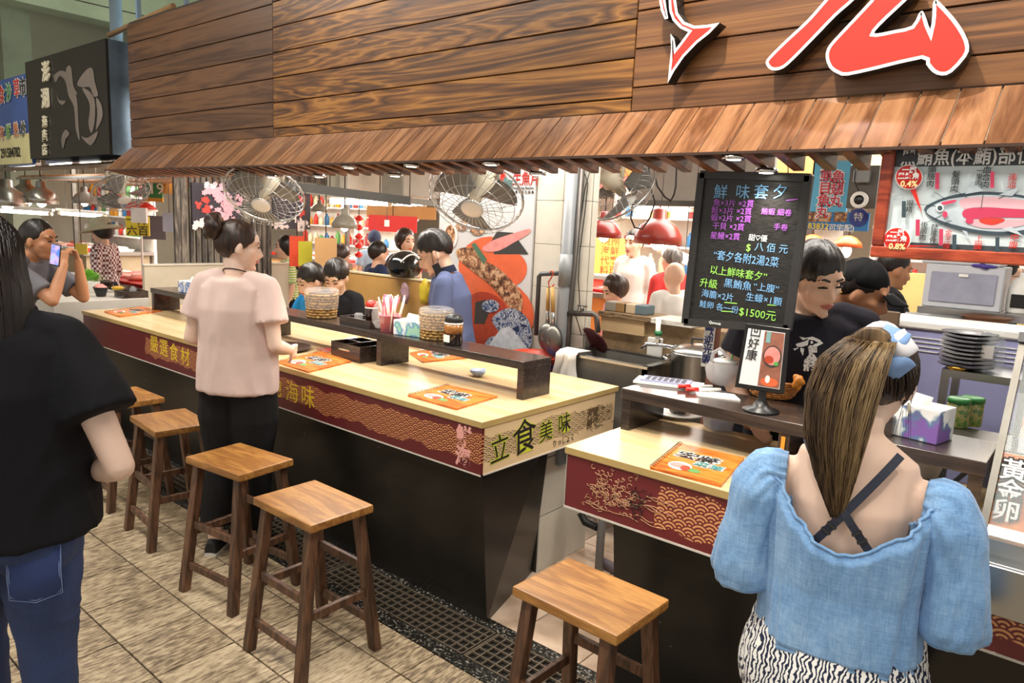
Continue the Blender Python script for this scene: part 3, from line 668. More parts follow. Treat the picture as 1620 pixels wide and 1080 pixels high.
    if shoes:
        for s in 'RL':
            A, F = j[s + 'A'], j[s + 'F']; d = F - A; d.z = 0; d.normalize(); sd = V((d.y, -d.x, 0)); A0 = V((A.x, A.y, 0)); b = B(); sole = B()
            pr = [(-.06, .028, .05), (-.02, .033, .07), (.04, .036, .055), (.1, .042, .04), (.15, .038, .03), (.18, .02, .018)]
            for bb, z0, f in ((b, .018, 1.0), (sole, .0, 1.08)):
                rr = []
                for y, wd, ht in pr:
                    cc = A0 + d * (y * k); hh = ht * k if bb is b else .02 * k
                    rr.append([cc + sd * (wd * k * f * math.cos(t)) + Z3 * (z0 * k + (hh if math.sin(t) > .01 else 0) * abs(math.sin(t)) ** .6) for t in [2 * pi * i / 16 for i in range(16)]])
                bb.loft(rr)
            so = build(b, 'shoe', shoes[0], root, local=True, fixn=True); build(sole, 'sole', shoes[1], so, local=True, fixn=True)
    hm = hairm or m_hair; hk = k * hs
    if hair == 'short': build(hair_shell(c, R, hk, .062, -.012, -.065, seed=len(label)), 'hair', hm, root, local=True)
    elif hair == 'bowl': build(hair_shell(c, R, hk, .03, -.005, -.07, (.09, .112, .108), .02, len(label)), 'hair', hm, root, local=True)
    elif hair == 'thick': build(hair_shell(c, R, hk, .055, -.002, -.055, (.088, .112, .116), .02, len(label)), 'hair', hm, root, local=True)
    elif hair == 'up': build(hair_shell(c, R, hk, .068, -.03, -.11, (.082, .103, .1), .006, len(label), shr=.03), 'hair', hm, root, local=True)
    elif hair == 'bob':
        build(hair_shell(c, R, hk, .055, -.1, -.13, (.094, .116, .118), .01, len(label), off=(0, -.02, .014)), 'hair', hm, root, local=True)
    if face:
        f = lambda x, y, z: c + R @ (V((x, y, z)) * hk); eb, ey, lp = B(), B(), B()
        for x in (-1, 1):
            eb.chain([f(x * .014, .092, .025), f(x * .03, .0905, .031), f(x * .046, .08, .026)], [.0034 * hk, .0042 * hk, .0026 * hk], 8)
            ey.chain([f(x * .017, .0905, .002), f(x * .03, .0905, .004), f(x * .043, .083, .001)], [.0028 * hk, .0042 * hk, .0026 * hk], 8)
        lp.chain([f(-.021, .088, -.063), f(0, .0955, -.0605), f(.021, .088, -.063)], [.003 * hk, .0062 * hk, .003 * hk], 8); lp.chain([f(-.016, .089, -.068), f(0, .0935, -.0695), f(.016, .089, -.068)], [.003 * hk, .006 * hk, .003 * hk], 8)
        build(eb, 'eyebrows', m_hair, root, local=True); build(ey, 'eyes', m_ink, root, local=True); build(lp, 'lips', pm('lips', 'b5655a', .4, var=0), root, local=True)
    root['k'] = k
    return root, j, c, R, k
m_shoeb = pm('black_canvas_shoe', '1b1b1c', .7); m_sole = pm('white_rubber_sole', 'dedad2', .6)
def strands(parent, paths, rad, mat, name='hair_strands', sides=3):
    b = B()
    for p in paths: b.tube(p, [rad * (1 - .75 * i / (len(p) - 1)) for i in range(len(p))], sides)
    return build(b, name, mat, parent, local=True, kind='stuff')
def phead(name, label, tgt, yaw, J=None, **k):   # stands on the floor with its head centre at tgt
    H = V((J or {}).get('H', DEF['H'])); h = 1.65 * tgt.z / H.z; q = Euler((0, 0, yaw)).to_matrix() @ (H * (h / 1.65))
    return person(name, label, (tgt.x - q.x, tgt.y - q.y, 0), yaw, h, J, **k)
from mathutils.bvhtree import BVHTree
def surf(px, py, o):   # the spot on an object's surface met by a sight line
    bpy.context.view_layer.update(); m = o.matrix_world; bm = bmesh.new(); bm.from_mesh(o.data); bm.transform(m); t = BVHTree.FromBMesh(bm); h = t.ray_cast(CAM, ray(px, py).normalized()); bm.free(); return h[0], h[1]
# --- woman in the pink shirt
pw, j, c, R, k = person('person', 'woman in a pink t-shirt standing at the long counter, hair in a bun', (-3.08, 1.745, 0), math.radians(28), 1.585,
    J=dict(RE=(.225, -.05, 1.075), RW=(.19, .16, 1.02), LE=(-.225, -.04, 1.08), LW=(-.12, .18, 1.02), RA=(.06, -.03, .08), LA=(-.11, -.05, .08), RF=(.085, .12, .02), LF=(-.14, .1, .02), RK=(.07, .02, .49), LK=(-.1, .02, .49)),
    head=(math.radians(-52), -.12, 0), skin=m_skin3, shirt=clothm('pink_cotton', 'd6bdb5'), sl=.62, hem=.83, pants=clothm('black_trouser_cloth', '1b1a1b'), plen=.16, pw=1.28, shoes=(m_shoeb, m_sole), hair='up', hairm=m_hairb, vox=.008, female=True, ease=1.9, foldamp=.011, bulk=1.02)
f = lambda x, y, z: c + R @ (V((x, y, z)) * k)
bn = B(); rg = random.Random(2)
for q in range(34):
    a = q * .9; r = .026 + .026 * rg.random(); bn.chain([f(.01 + r * math.cos(a), -.125 + rg.uniform(-.02, .02), .075 + r * math.sin(a)), f(.01 + r * math.cos(a + .8), -.125 + rg.uniform(-.02, .02), .075 + r * math.sin(a + .8))], [.02 * k, .021 * k], 8)
meshobj(remesh(bn, .006, 2), 'hair_bun', m_hairb, pw)
tr = B(); pts = [f(.01 + .034 * math.cos(t), -.098 - .006 * math.cos(2 * t), .075 + .034 * math.sin(t)) for t in [2 * pi * i / 20 for i in range(21)]]; tr.tube(pts, .013 * k, 10)
build(tr, 'scrunchie', pm('brown_scrunchie', '7a4e22', .7), pw, 'brown scrunchie', local=True)
build(B().tube([V((.07 * math.cos(t), .02 + .075 * math.sin(t), 1.395 + .03 * -math.sin(t))) * k for t in [pi * (.85 + 1.3 * i / 16) for i in range(17)]], .003, 6), 'necklace', pm('dark_cord', '3a2020', .6), pw, local=True)
# --- woman in black, nearest on the left
ws, j, c, R, k = person('person', 'woman in a black t-shirt and blue jeans walking past at the left edge', (-2.02, .505, 0), math.radians(66), 1.585,
    J=dict(RE=(.285, -.14, 1.04), RW=(.2, .07, .965), LE=(-.23, .02, 1.06), LW=(-.2, .2, .98), RF=(.1, .12, .02), LK=(-.09, .16, .5), LA=(-.09, .2, .1)), head=(math.radians(-12), -.05, 0), skin=m_skin3,
    shirt=clothm('black_jersey', '17171b'), sl=.6, hem=.85, pants=None, hair='bob', vox=.008, female=True, ease=2.3, foldamp=.012, bulk=1.18)
k_ = N('blue_denim'); dn = k_.noise(k_.coord((1, 1, 1)), 5, 4, .6); wv = k_.noise(k_.coord((500, 500, 160)), 1, 2)
k_.set(Base_Color=k_.mix(k_.math('MULTIPLY', wv, .35), k_.ramp(dn, [(.3, srgb('16213f')), (.7, srgb('2c3f70'))]), srgb('5a6fa0')), Roughness=.85); k_.bump(wv, .0006, .6); m_jean = k_.m
b = B(); hx = X3; P = j['P']
b.loft([b.ring(p, X3 * a, Y3 * q, 28) for p, a, q in ((P + V((0, 0, .02)), .15, .118), (P + V((0, -.005, -.01)), .166, .13), (P + V((0, -.012, -.06)), .18, .145), (P + V((0, -.01, -.1)), .182, .14))])
for s in 'RL':
    b.ell(P + V((.08 * (1 if s == 'R' else -1), -.045, -.09)), (.095, .1, .095)); b.chain([j[s + 'H'], j[s + 'H'].lerp(j[s + 'K'], .5), j[s + 'K'], j[s + 'A']], [.105, .09, .066, .052])
me = remesh(b, .008, 4); fold(me, .006, 10, (1, 1, 1.4), 2); meshobj(me, 'jeans', m_jean, ws)
m_jean2 = pm('denim_pocket', '2a3b6a', .85, var=.2, vs=9, bump=.0008, bs=300); m_st = pm('stitch_thread', '7f93bd', .8)
for sx_ in (1, -1):
    qd = [(-.055, .06), (.055, .06), (.058, -.02), (.045, -.075), (-.045, -.075), (-.058, -.02)]; b = B(); st = B(); ctr = P + V((.088 * sx_, 0, -.13))
    def pocket(u, v, e=0):
        x = u + .088 * sx_ - .088 * sx_; a = u / .11; z = v; dy = -.152 + .5 * ((u) ** 2) / .1 + .45 * (v + .015) ** 2 / .1; return ctr + V((u, dy - e, z))
    g = [[pocket(-.055 + .11 * i / 8, .06 - (.13 * jj / 8) - (.012 * (1 - abs(i - 4) / 4) * (jj / 8))) for i in range(9)] for jj in range(9)]; b.sheet(g)
    b.sheet([[p + V((0, .02, 0)) for p in r] for r in g]); pk = build(b, 'back_pocket', m_jean2, ws, local=True)
    for off in (.0, .008): st.tube([V((p.x + (ctr.x - p.x) * (off * 8 + .03), p.y - .006, p.z + (ctr.z - p.z) * (off * 8 + .03))) for p in [g[0][0], g[4][0], g[8][0], g[8][4], g[8][8], g[4][8], g[0][8]]], .0012, 4)
    build(st, 'stitching', m_st, pk, local=True)
hp = []; rg = random.Random(5)
for q in range(1100):
    a = rg.uniform(-2.5, 2.5); up = rg.uniform(.3, 1.2); s0 = V((.094 * math.sin(a) * math.sin(up), -.02 - .116 * math.cos(a) * math.sin(up), .014 + .12 * math.cos(up)))
    L = []; sp_ = V((.1 * math.sin(a), -.02 - .118 * math.cos(a), 0)); ln = rg.uniform(.20, .33)
    for t in range(8):
        u = t / 7; zz = s0.z + (-.04 - ln - s0.z) * u; fl_ = min(1, u * 2.2); p = s0.lerp(sp_, fl_); L.append(c + R @ (V((p.x * (1.02 + .12 * u), p.y * (1.02 + .05 * u) - .01 * u, zz)) * k))
    hp.append(L)
strands(ws, hp, .0042, m_hair, 'long_hair', 3)
# --- woman in the light denim blouse, seated with her back to the camera
dw, j, c, R, k = person('person', 'seated woman in an off-shoulder light denim blouse with a ponytail, seen from behind', (-.388, 1.712, -.235), math.radians(9), 1.66,
    J=dict(P=(0, .02, .93), W=(0, .0, 1.09), Ch=(0, .01, 1.26), N=(0, .03, 1.43), H=(.012, .085, 1.535), RS=(.15, .012, 1.298), LS=(-.15, .012, 1.298), RE=(.215, -.0, 1.08), LE=(-.215, .0, 1.08), RW=(.19, .2, 1.12), LW=(-.17, .2, 1.1), RK=(.12, .27, .76), LK=(-.12, .27, .76), RA=(.13, .16, .45), LA=(-.13, .16, .45), RF=(.14, .29, .4), LF=(-.14, .29, .4)),
    head=(math.radians(-6), -.28, 0), skin=m_skin3, vox=.008, bulk=.98, female=True, hair='up', hairm=m_hairb)
k_ = N('light_denim'); a1 = k_.noise(k_.coord((260, 260, 30), False), 1, 3, .7); a2 = k_.noise(k_.coord((30, 30, 300), False), 1, 3, .7); a3 = k_.noise(k_.coord((1, 1, 1), False), 7, 4, .65)
ff = k_.math('ADD', k_.math('MULTIPLY', k_.math('ADD', a1, a2), .3), k_.math('MULTIPLY', a3, .4))
k_.set(Base_Color=k_.ramp(ff, [(.33, srgb('5480b4')), (.5, srgb('7ba5d2')), (.66, srgb('a4c6e6'))]), Roughness=.85, Sheen_Weight=.2); k_.bump(a1, .0005, .5); m_denim = k_.m
def skin_r(th, z):   # blouse half-axes at height z (local, already scaled)
    t = (z / k - .9) / .5; t = max(0, min(1, t)); xs_ = np.interp(t, [0, .12, .35, .62, .85, 1], [.168, .168, .168, .182, .2, .2]); ys_ = np.interp(t, [0, .12, .35, .62, .85, 1], [.14, .138, .132, .142, .128, .11]); return xs_ * k, ys_ * k
cols, rows = 140, 60
def ztop(th):   # th 0 = right side, -pi/2 = back
    bk = max(0, -math.sin(th)); fr = max(0, math.sin(th)); return (1.325 - .145 * bk ** 2.6 - .10 * fr ** 2) * k
grid = []
for r in range(rows + 1):
    row = []
    for i in range(cols):
        th = 2 * pi * i / cols; zt = ztop(th); zb = (.915 + .006 * math.sin(th * 3)) * k; u = r / rows; z = zb + (zt - zb) * u
        a, q = skin_r(th, z); cx = .01 * k
        rf = noise.noise(V((math.cos(th) * 3.2, math.sin(th) * 3.2, z * 3.0))) * .016 + (1 - abs(noise.noise(V((math.cos(th) * 6, math.sin(th) * 6, z * 2.2 + 5)))) * 2) * .009
        gat = .0045 * math.sin(th * 46) * max(0, (u - .86) / .14) * (.35 + .65 * abs(math.cos(th))) - .012 * max(0, (u - .93) / .07)
        lowg = -.006 * (1 if .055 < u < .075 else 0) - .01 * max(0, (.06 - u) / .06)
        e = 1 + (rf + gat + lowg) / .16
        row.append((a * math.cos(th) * e, (cx + q * math.sin(th) * e + .02 * (z / k - 1.1)), z))
    grid.append(row)
b = B(); b.loft([[V(p) for p in r] for r in grid], 0, True, False)
bo = build(b, 'blouse', m_denim, dw, 'light blue denim blouse', local=True); bo.modifiers.new('s', 'SOLIDIFY').thickness = .003
# neckline binding
b = B(); b.tube([V(p) + V((0, 0, .001)) for p in grid[-1] + grid[-1][:1]], .0042, 6); build(b, 'neckline', m_denim, bo, local=True)
# puff sleeves
for sg in (1, -1):
    b = B(); cen = [V((.145 * sg, .012, 1.285)), V((.172 * sg, .008, 1.285)), V((.192 * sg, -.002, 1.245)), V((.203 * sg, -.005, 1.185)), V((.213 * sg, -.005, 1.12)), V((.217 * sg, .0, 1.05)), V((.217 * sg, .005, 1.02))]
    rad = [.056, .066, .068, .064, .068, .074, .07]; cen = [p * k for p in cen]; rings = []
    fine = []
    for a in range(len(cen) - 1):
        for q in range(8): t = q / 8; fine.append((cen[a].lerp(cen[a + 1], t), (rad[a] * (1 - t) + rad[a + 1] * t) * k, (a + t) / (len(cen) - 1)))
    fine.append((cen[-1], rad[-1] * k, 1.0))
    for a, (p, r, u) in enumerate(fine):
        t = (fine[min(a + 2, len(fine) - 1)][0] - fine[max(a - 2, 0)][0]).normalized(); s1 = t.cross(Y3).normalized(); s2 = t.cross(s1)
        row = []
        for i in range(72):
            th = 2 * pi * i / 72; g = .07 * math.sin(th * 17 + 1.3 * math.sin(th * 3)) * max(0, 1 - u * 2.6) + .05 * math.sin(th * 7 + sg) * max(0, u - .3) + .14 * noise.noise(V((math.cos(th) * 1.6 + sg * 5, math.sin(th) * 1.6, u * 3.2))) + .08 * (1 - 2 * abs(noise.noise(V((math.cos(th) * 3 + sg, math.sin(th) * 3, u * 4)))))
            if u > .96: g -= .04
            row.append(p + (s1 * math.cos(th) + s2 * math.sin(th)) * r * (1 + g))
        rings.append(row)
    b.loft(rings, 0, True, False); so = build(b, 'sleeve', m_denim, bo, local=True); so.modifiers.new('s', 'SOLIDIFY').thickness = .003
# crossed straps on the bare back
m_strap = pm('navy_elastic_strap', '23283a', .6, var=.1)
def onback(x, z, e=.008):   # a spot on the skin of the back
    t = np.interp(z / k, [1.1, 1.26, 1.36, 1.41], [.105, .108, .088, .07]); w_ = np.interp(z / k, [1.1, 1.26, 1.36, 1.41], [.165, .168, .165, .12]); return V((x, np.interp(z / k, [1.09, 1.26, 1.43], [.0, .012, .03]) * k - t * k * math.sqrt(max(.05, 1 - (x / k / w_) ** 2)) - e, z))
for xa, za, xb, zb in ((-.105, 1.40, .06, 1.19), (.085, 1.40, -.055, 1.195)):
    L = [onback((xa + (xb - xa) * t / 14) * k, (za + (zb - za) * t / 14) * k, .009 + (.004 if xa > 0 else .006)) for t in range(15)]
    b = B(); d = (L[-1] - L[0]).normalized()
    rr = []
    for q, p in enumerate(L):
        n_ = V((0, -1, 0)); s_ = d.cross(n_).normalized(); rr.append([p + s_ * .009, p - s_ * .009, p - s_ * .009 + n_ * .002, p + s_ * .009 + n_ * .002])
    b.loft(rr, 0, False); sp_ = build(b, 'strap', m_strap, dw, 'dark elastic strap crossing her bare back', local=True)
    b = B()
    for q in (11, 12): b.obox(L[q] + V((0, -.003, 0)), d * .003, d.cross(V((0, -1, 0))).normalized() * .011, V((0, .002, 0)))
    build(b, 'slider', m_blackp, sp_, local=True)
# skirt
k_ = N('leaf_print_skirt'); v_ = k_.coord((1, 1, 1), False); wv_ = k_.n('TexWave', {'Vector': v_, 'Scale': 32.0, 'Distortion': 9.0, 'Detail': 2.0, 'Detail Scale': 1.4}); k_.set(Base_Color=k_.ramp(wv_.outputs[0], [(.42, srgb('17203a')), (.5, srgb('e4e2de'))]), Roughness=.9); m_skirt = k_.m
b = B(); P = V((0, .02, .93)) * k
b.loft([b.ring(V((0, .02, z)) * k, X3 * a * k, Y3 * q * k, 28) for z, a, q in ((1.0, .15, .125), (.95, .17, .145), (.89, .2, .18), (.83, .21, .2), (.77, .2, .19))]); b.chain([V((.09, .04, .915)) * k, V((.12, .26, .78)) * k], [.105, .08]); b.chain([V((-.09, .04, .915)) * k, V((-.12, .26, .78)) * k], [.105, .08])
me = remesh(b, .01, 4); fold(me, .008, 9, seed=1); meshobj(me, 'skirt', m_skirt, dw)
# ponytail: ombre strands gathered high on the crown
f = lambda x, y, z: c + R @ (V((x, y, z)) * k); base = f(.012, -.088, .08); rg = random.Random(11); core = []; paths = []
cen = [base, base + V((-.018, -.05, .0)), base + V((-.045, -.08, -.045)), base + V((-.058, -.098, -.12)), base + V((-.06, -.11, -.21)), base + V((-.05, -.118, -.30)), base + V((-.035, -.125, -.385))]
wid = [.028, .048, .068, .072, .062, .04, .012]; dep = [.025, .034, .04, .042, .034, .022, .008]
b = B(); b.loft([b.ring(p, X3 * w_ * .9, (Y3 if q > 1 else Z3) * d_ * .9, 24) for q, (p, w_, d_) in enumerate(zip(cen, wid, dep))]); me = remesh(b, .008, 3); meshobj(me, 'ponytail', m_hairo, dw)
m_h1 = hairmat('ombre_strand_dark', '2a1c14', '5a4430', (90, 90, 4)); m_h2 = hairmat('ombre_strand_gold', '6c5638', 'a48a62', (90, 90, 4)); sets = {0: [], 1: [], 2: []}
for q in range(760):
    a = rg.uniform(0, 2 * pi); rr = math.sqrt(rg.random()) * .35 + .68; L = []; ex = rg.uniform(.72, 1.04); tw = rg.uniform(-.25, .25)
    for t in range(15):
        u = t / 14 * ex * 6 * .999; u = min(u, 5.999); i = int(u); fr = u - i; p = cen[i].lerp(cen[i + 1], fr); w_ = wid[i] * (1 - fr) + wid[i + 1] * fr; d_ = dep[i] * (1 - fr) + dep[i + 1] * fr
        aa = a + tw * t / 14; hd = Y3 if u > 1 else Y3.lerp(Z3, 1 - u)
        L.append(p + X3 * math.cos(aa) * w_ * rr + hd * math.sin(aa) * d_ * rr + V((rg.uniform(-1, 1), 0, 0)) * .0016)
    sets[2 if math.cos(a) > .1 and rg.random() < .75 else (1 if rg.random() < .6 else 0)].append(L)
for q, mt in ((0, m_h1), (1, m_hairo), (2, m_h2)): strands(dw, sets[q], .0026, mt, 'ponytail_strands')
paths = []
for q in range(420):   # combed-up strands over the skull
    a = rg.uniform(-2.6, 2.6); el = rg.uniform(-.75, .55); L = []
    s0 = V((.0845 * math.sin(a) * math.cos(el), -.012 - .104 * math.cos(a) * math.cos(el), .02 + .1 * math.sin(el))); s1 = V((.012, -.082, .085))
    if s0.y > .055 and s0.z < .05: continue
    for t in range(9):
        u = t / 8; p = s0.lerp(s1, u) - V((0, -.012, .02)); m_ = math.sqrt((p.x / .0845) ** 2 + (p.y / .104) ** 2 + (p.z / .1) ** 2); p = p / m_ * 1.015 + V((0, -.012, .02)); L.append(f(*p))
    paths.append(L)
strands(dw, paths, .0022, m_hairb, 'combed_hair')
wisps = []
for q in range(26):
    s0 = f(rg.choice((-1, 1)) * rg.uniform(.06, .082), -.02 + rg.uniform(-.03, .05), rg.uniform(-.07, .0)); wisps.append([s0 + V((.0015 * t * math.sin(q), -.001 * t, -.012 * t)) for t in range(8)])
strands(dw, wisps, .0008, m_hairb, 'loose_wisps')
# fabric bow
m_bow = pm('pale_blue_scrunchie', '7fa0d0', .8, var=.15, vs=20); m_bow2 = pm('floral_white_fabric', 'e4e4ea', .8, var=.1)
for qn, (dx, dz, rot_, mt) in enumerate(((-.055, .035, .9, m_bow2), (.03, .06, -.35, m_bow), (.055, .035, -.9, m_bow2), (.06, -.035, -2.3, m_bow))):
    o0 = base + V((.012, .0, -.028)); d = V((math.sin(-rot_), 0, math.cos(rot_))); s_ = V((d.z, 0, -d.x)); b = B(); rr = []
    for t in range(9):
        u = t / 8; w_ = .009 + .02 * math.sin(pi * min(1, u * .62 + .05)); cen_ = o0 + d * (.058 * u) + V((0, -.02 - .02 * math.sin(pi * u), 0))
        rr.append([cen_ + s_ * (w_ * math.cos(a)) + V((0, .012 * math.sin(a) * (1 - .3 * u), 0)) for a in [2 * pi * i / 14 for i in range(14)]])
    b.loft(rr); build(b, 'bow_loop', mt, dw, local=True)
b = B(); b.tube([base + V((.03 * math.cos(t), -.012, .028 * math.sin(t))) for t in [2 * pi * i / 18 for i in range(19)]], .012, 8); build(b, 'scrunchie', m_bow2, dw, local=True)
b = B(); b.chain([f(.074, -.0, -.045), f(.078, .0, -.06)], [.003, .004]); b.chain([f(-.074, -.0, -.045), f(-.078, .0, -.06)], [.003, .004]); build(b, 'earrings', pm('pearl', 'e8dcc8', .2, var=0), dw, local=True)
# --- cooks, children and passers-by
m_navyp = clothm('heather_blue_polo', '5c6689'); m_navyd = clothm('dark_navy_trim', '1d2336'); m_btee = clothm('charcoal_tee', '211f27'); m_bpants = clothm('dark_trousers', '22222a')
p1, j, c, R, k = phead('person', 'young cook in a heather blue polo shirt with a mask hanging off his ear', oy(688, 400, 3.04), math.radians(122),
    J=dict(W=(0, .01, 1.07), Ch=(0, .04, 1.25), N=(0, .07, 1.41), H=(0, .145, 1.525), RS=(.175, .04, 1.345), LS=(-.175, .04, 1.345), RE=(.2, .12, 1.1), LE=(-.2, .06, 1.09), RW=(.1, .3, 1.0), LW=(-.08, .28, .98)),
    head=(.15, -.5, 0), skin=m_skin, shirt=m_navyp, sl=.62, hem=.84, pants=m_bpants, hair='thick', vox=.009, bulk=1.02, collar=m_navyd, ease=1.25, hs=1.1, foldamp=.008)
f = lambda x, y, z: c + R @ (V((x, y, z)) * k * 1.1)
mk = B(); mk.obox(f(-.08, .02, -.10), R @ V((.002, 0, 0)), R @ V((0, .022, 0)), R @ V((0, 0, .045))); mk.tube([f(-.078, .0, -.06), f(-.08, -.012, -.01), f(-.077, -.016, .012)], .0018, 5); mk.tube([f(-.078, .03, -.06), f(-.08, .016, -.01), f(-.077, .008, .012)], .0018, 5)
build(mk, 'face_mask', m_blackp, p1, 'black face mask hanging from one ear', local=True)
for s in 'RL':
    S, E_ = j[s + 'S'], j[s + 'E']; q = S.lerp(E_, .6); d = (E_ - S).normalized(); a = d.cross(Y3).normalized(); bb = d.cross(a); b = B()
    b.loft([b.ring(q + d * t, a * .0665 * k, bb * .0665 * k, 20) for t in (-.004, .012)]); build(b, 'sleeve_rib', m_navyd, p1, local=True)
# children behind the counter
p2, *_ = phead('person', 'child in a bright blue t-shirt reaching across behind the counter', oy(492, 444, 3.05), math.radians(188),
    J=dict(Ch=(0, .05, 1.24), N=(0, .08, 1.38), H=(0, .13, 1.51), RS=(.165, .06, 1.33), LS=(-.165, .06, 1.33), LE=(-.3, .12, 1.12), LW=(-.3, .32, 1.1), RE=(.26, .1, 1.12), RW=(.24, .3, 1.1)), head=(-.25, -.35, 0), skin=m_skin, shirt=clothm('bright_blue_tee', '1f7fc0'), sl=.6, hem=.84, pants=m_bpants, hair='bowl', vox=.009, hs=1.3, ease=1.2)
p3, *_ = phead('person', 'boy in a black t-shirt looking down behind the straw basket', oy(532, 438, 3.05), math.radians(196),
    J=dict(Ch=(0, .04, 1.24), N=(0, .07, 1.38), H=(0, .12, 1.51), RS=(.165, .05, 1.33), LS=(-.165, .05, 1.33), RE=(.22, .1, 1.08), RW=(.1, .3, 1.0), LE=(-.22, .1, 1.08), LW=(-.1, .3, 1.0)), head=(.25, -.5, 0), skin=m_skin, shirt=clothm('black_tee', '1a1a1e'), sl=.6, hem=.84, pants=m_bpants, hair='bowl', vox=.009, hs=1.25, ease=1.2)
# cook at the order counter
p4, j, c, R, k = phead('person', 'cook in a charcoal t-shirt with a white fish logo, beside the chalkboard', oy(1292, 440, 2.80), math.radians(207),
    J=dict(Ch=(0, .03, 1.24), N=(0, .05, 1.38), H=(0, .11, 1.5), RS=(.2, .02, 1.33), LS=(-.2, .02, 1.33), RE=(.27, .0, 1.08), LE=(-.27, .03, 1.06), RW=(.2, .2, .97), LW=(-.1, .22, .95)), head=(.42, -.3, .08), skin=m_skin, shirt=m_btee, sl=.62, hem=.84, pants=m_bpants, hair='bowl', vox=.009, bulk=1.16, hs=1.12, ease=1.3, foldamp=.009)
sh = [o for o in p4.children if o.name.startswith('shirt')][0]
m_print = pm('white_shirt_print', 'dcd8d2', .7, var=.05)
def onshirt(px, py, e=.004): h = surf(px, py, sh); return (h[0] + h[1] * e, h[1]) if h[0] else (oy(px, py, 2.6), V((0, -1, 0)))
o0, n0 = onshirt(1278, 560); rt = n0.cross(Z3).normalized() * -1; rt = rt if rt.dot(RX) > 0 else -rt; n0 = n0 if n0.y < 0 else -n0; rt = (RX - n0 * RX.dot(n0)).normalized(); up = n0.cross(rt)
def inside(p, x, y):
    c_ = False
    for i in range(len(p)):
        (x0, y0), (x1, y1) = p[i - 1], p[i]
        if (y0 > y) != (y1 > y) and x < (x1 - x0) * (y - y0) / (y1 - y0) + x0: c_ = not c_
    return c_
def decal(polys, sc, o, name, st=.7):   # a print laid onto the cloth in small cells
    bpy.context.view_layer.update(); bm = bmesh.new(); bm.from_mesh(sh.data); bm.transform(sh.matrix_world); tree = BVHTree.FromBMesh(bm); bm.free(); b = B(); hit = {}
    def at(i, jj):
        if (i, jj) not in hit: h = tree.ray_cast(CAM, ray(o[0] + i * st, o[1] + jj * st).normalized()); hit[i, jj] = h[0] - ray(1276, 540).normalized() * .006 if h[0] else None
        return hit[i, jj]
    for i in range(-50, 50):
        for jj in range(-50, 50):
            if any(inside(p, (i + .5) * st / sc, (jj + .5) * st / sc) for p in polys):
                q = [at(i, jj), at(i, jj + 1), at(i + 1, jj + 1), at(i + 1, jj)]
                if all(q): b.add(q, [(0, 1, 2, 3)])
    if b.v: build(b, name, m_print, p4, 'white printed fish emblem')
fish = [[(-2, -6), (10, -8), (22, -3), (28, 3), (18, 8), (5, 10), (14, 4), (20, 2), (12, -2), (4, -3)], [(-18, 4), (-4, 0), (4, -4), (2, 6), (-8, 9), (-16, 9)], [(-12, -8), (-6, -7), (2, -5), (-6, -2)], [(-10, 10), (-4, 12), (-6, 24), (-10, 16)], [(6, 0), (10, -1), (11, 3), (7, 4)], [(-22, 12), (-12, 10), (-20, 15)]]
decal(fish, .95, (1276, 540), 'fish_emblem')
text('宏\n將', .052, onshirt(1284, 568)[0] + n0 * .012, rt, up, m_print, p4, bold=.0022, line=.85)
# cook with the black cap
p5, j, c, R, k = phead('person', 'cook in a black cap and dark t-shirt bending over his work', oy(1362, 463, 3.25), math.radians(-72),
    J=dict(Ch=(0, .12, 1.22), N=(0, .25, 1.33), H=(0, .38, 1.37), RS=(.18, .2, 1.28), LS=(-.18, .2, 1.28), RE=(.2, .35, 1.02), LE=(-.2, .35, 1.02), RW=(.1, .5, .95), LW=(-.1, .5, .95)), head=(-.2, -.32, 0), skin=m_skin2, shirt=m_btee, sl=.6, hem=.84, pants=m_bpants, hair='short', vox=.009, hs=1.05, ease=1.2)
m_cap = clothm('black_cap_cloth', '121214')
cp = build(hair_shell(c, R, k * 1.05, .045, .03, .01, (.091, .112, .108), .002, 2), 'cap', m_cap, p5, 'black baseball cap', local=True)
b = B(); g = []
for t in range(7):
    g.append([c + R @ (V((.075 * math.sin(a) * 1.0, .075 + .03 * math.cos(a) + .075 * t / 6 * math.cos(a * .9), .045 - .004 * t - .02 * (math.sin(a) ** 2))) * k) for a in [-1.2 + 2.4 * i / 12 for i in range(13)]])
b.sheet(g); br = build(b, 'brim', m_cap, cp, local=True); br.modifiers.new('s', 'SOLIDIFY').thickness = .004
b = B(); b.tube([j['N'] + V((.062 * math.cos(t), .02 + .07 * math.sin(t), .02 + .04 * math.sin(t))) for t in [2 * pi * i / 20 for i in range(21)]], .003, 6); build(b, 'gold_chain', pm('gold_metal', 'd8a838', .25, 1, var=0), p5, local=True)
p6, *_ = phead('person', 'man in a black t-shirt walking behind the capped cook', oy(1414, 425, 4.75), math.radians(-60), head=(.2, -.2, 0), skin=m_skin2, shirt=clothm('black_tee', '1a1a1e'), sl=.6, hem=.84, pants=m_bpants, hair='short', vox=.012, hs=1.05, bulk=1.1)
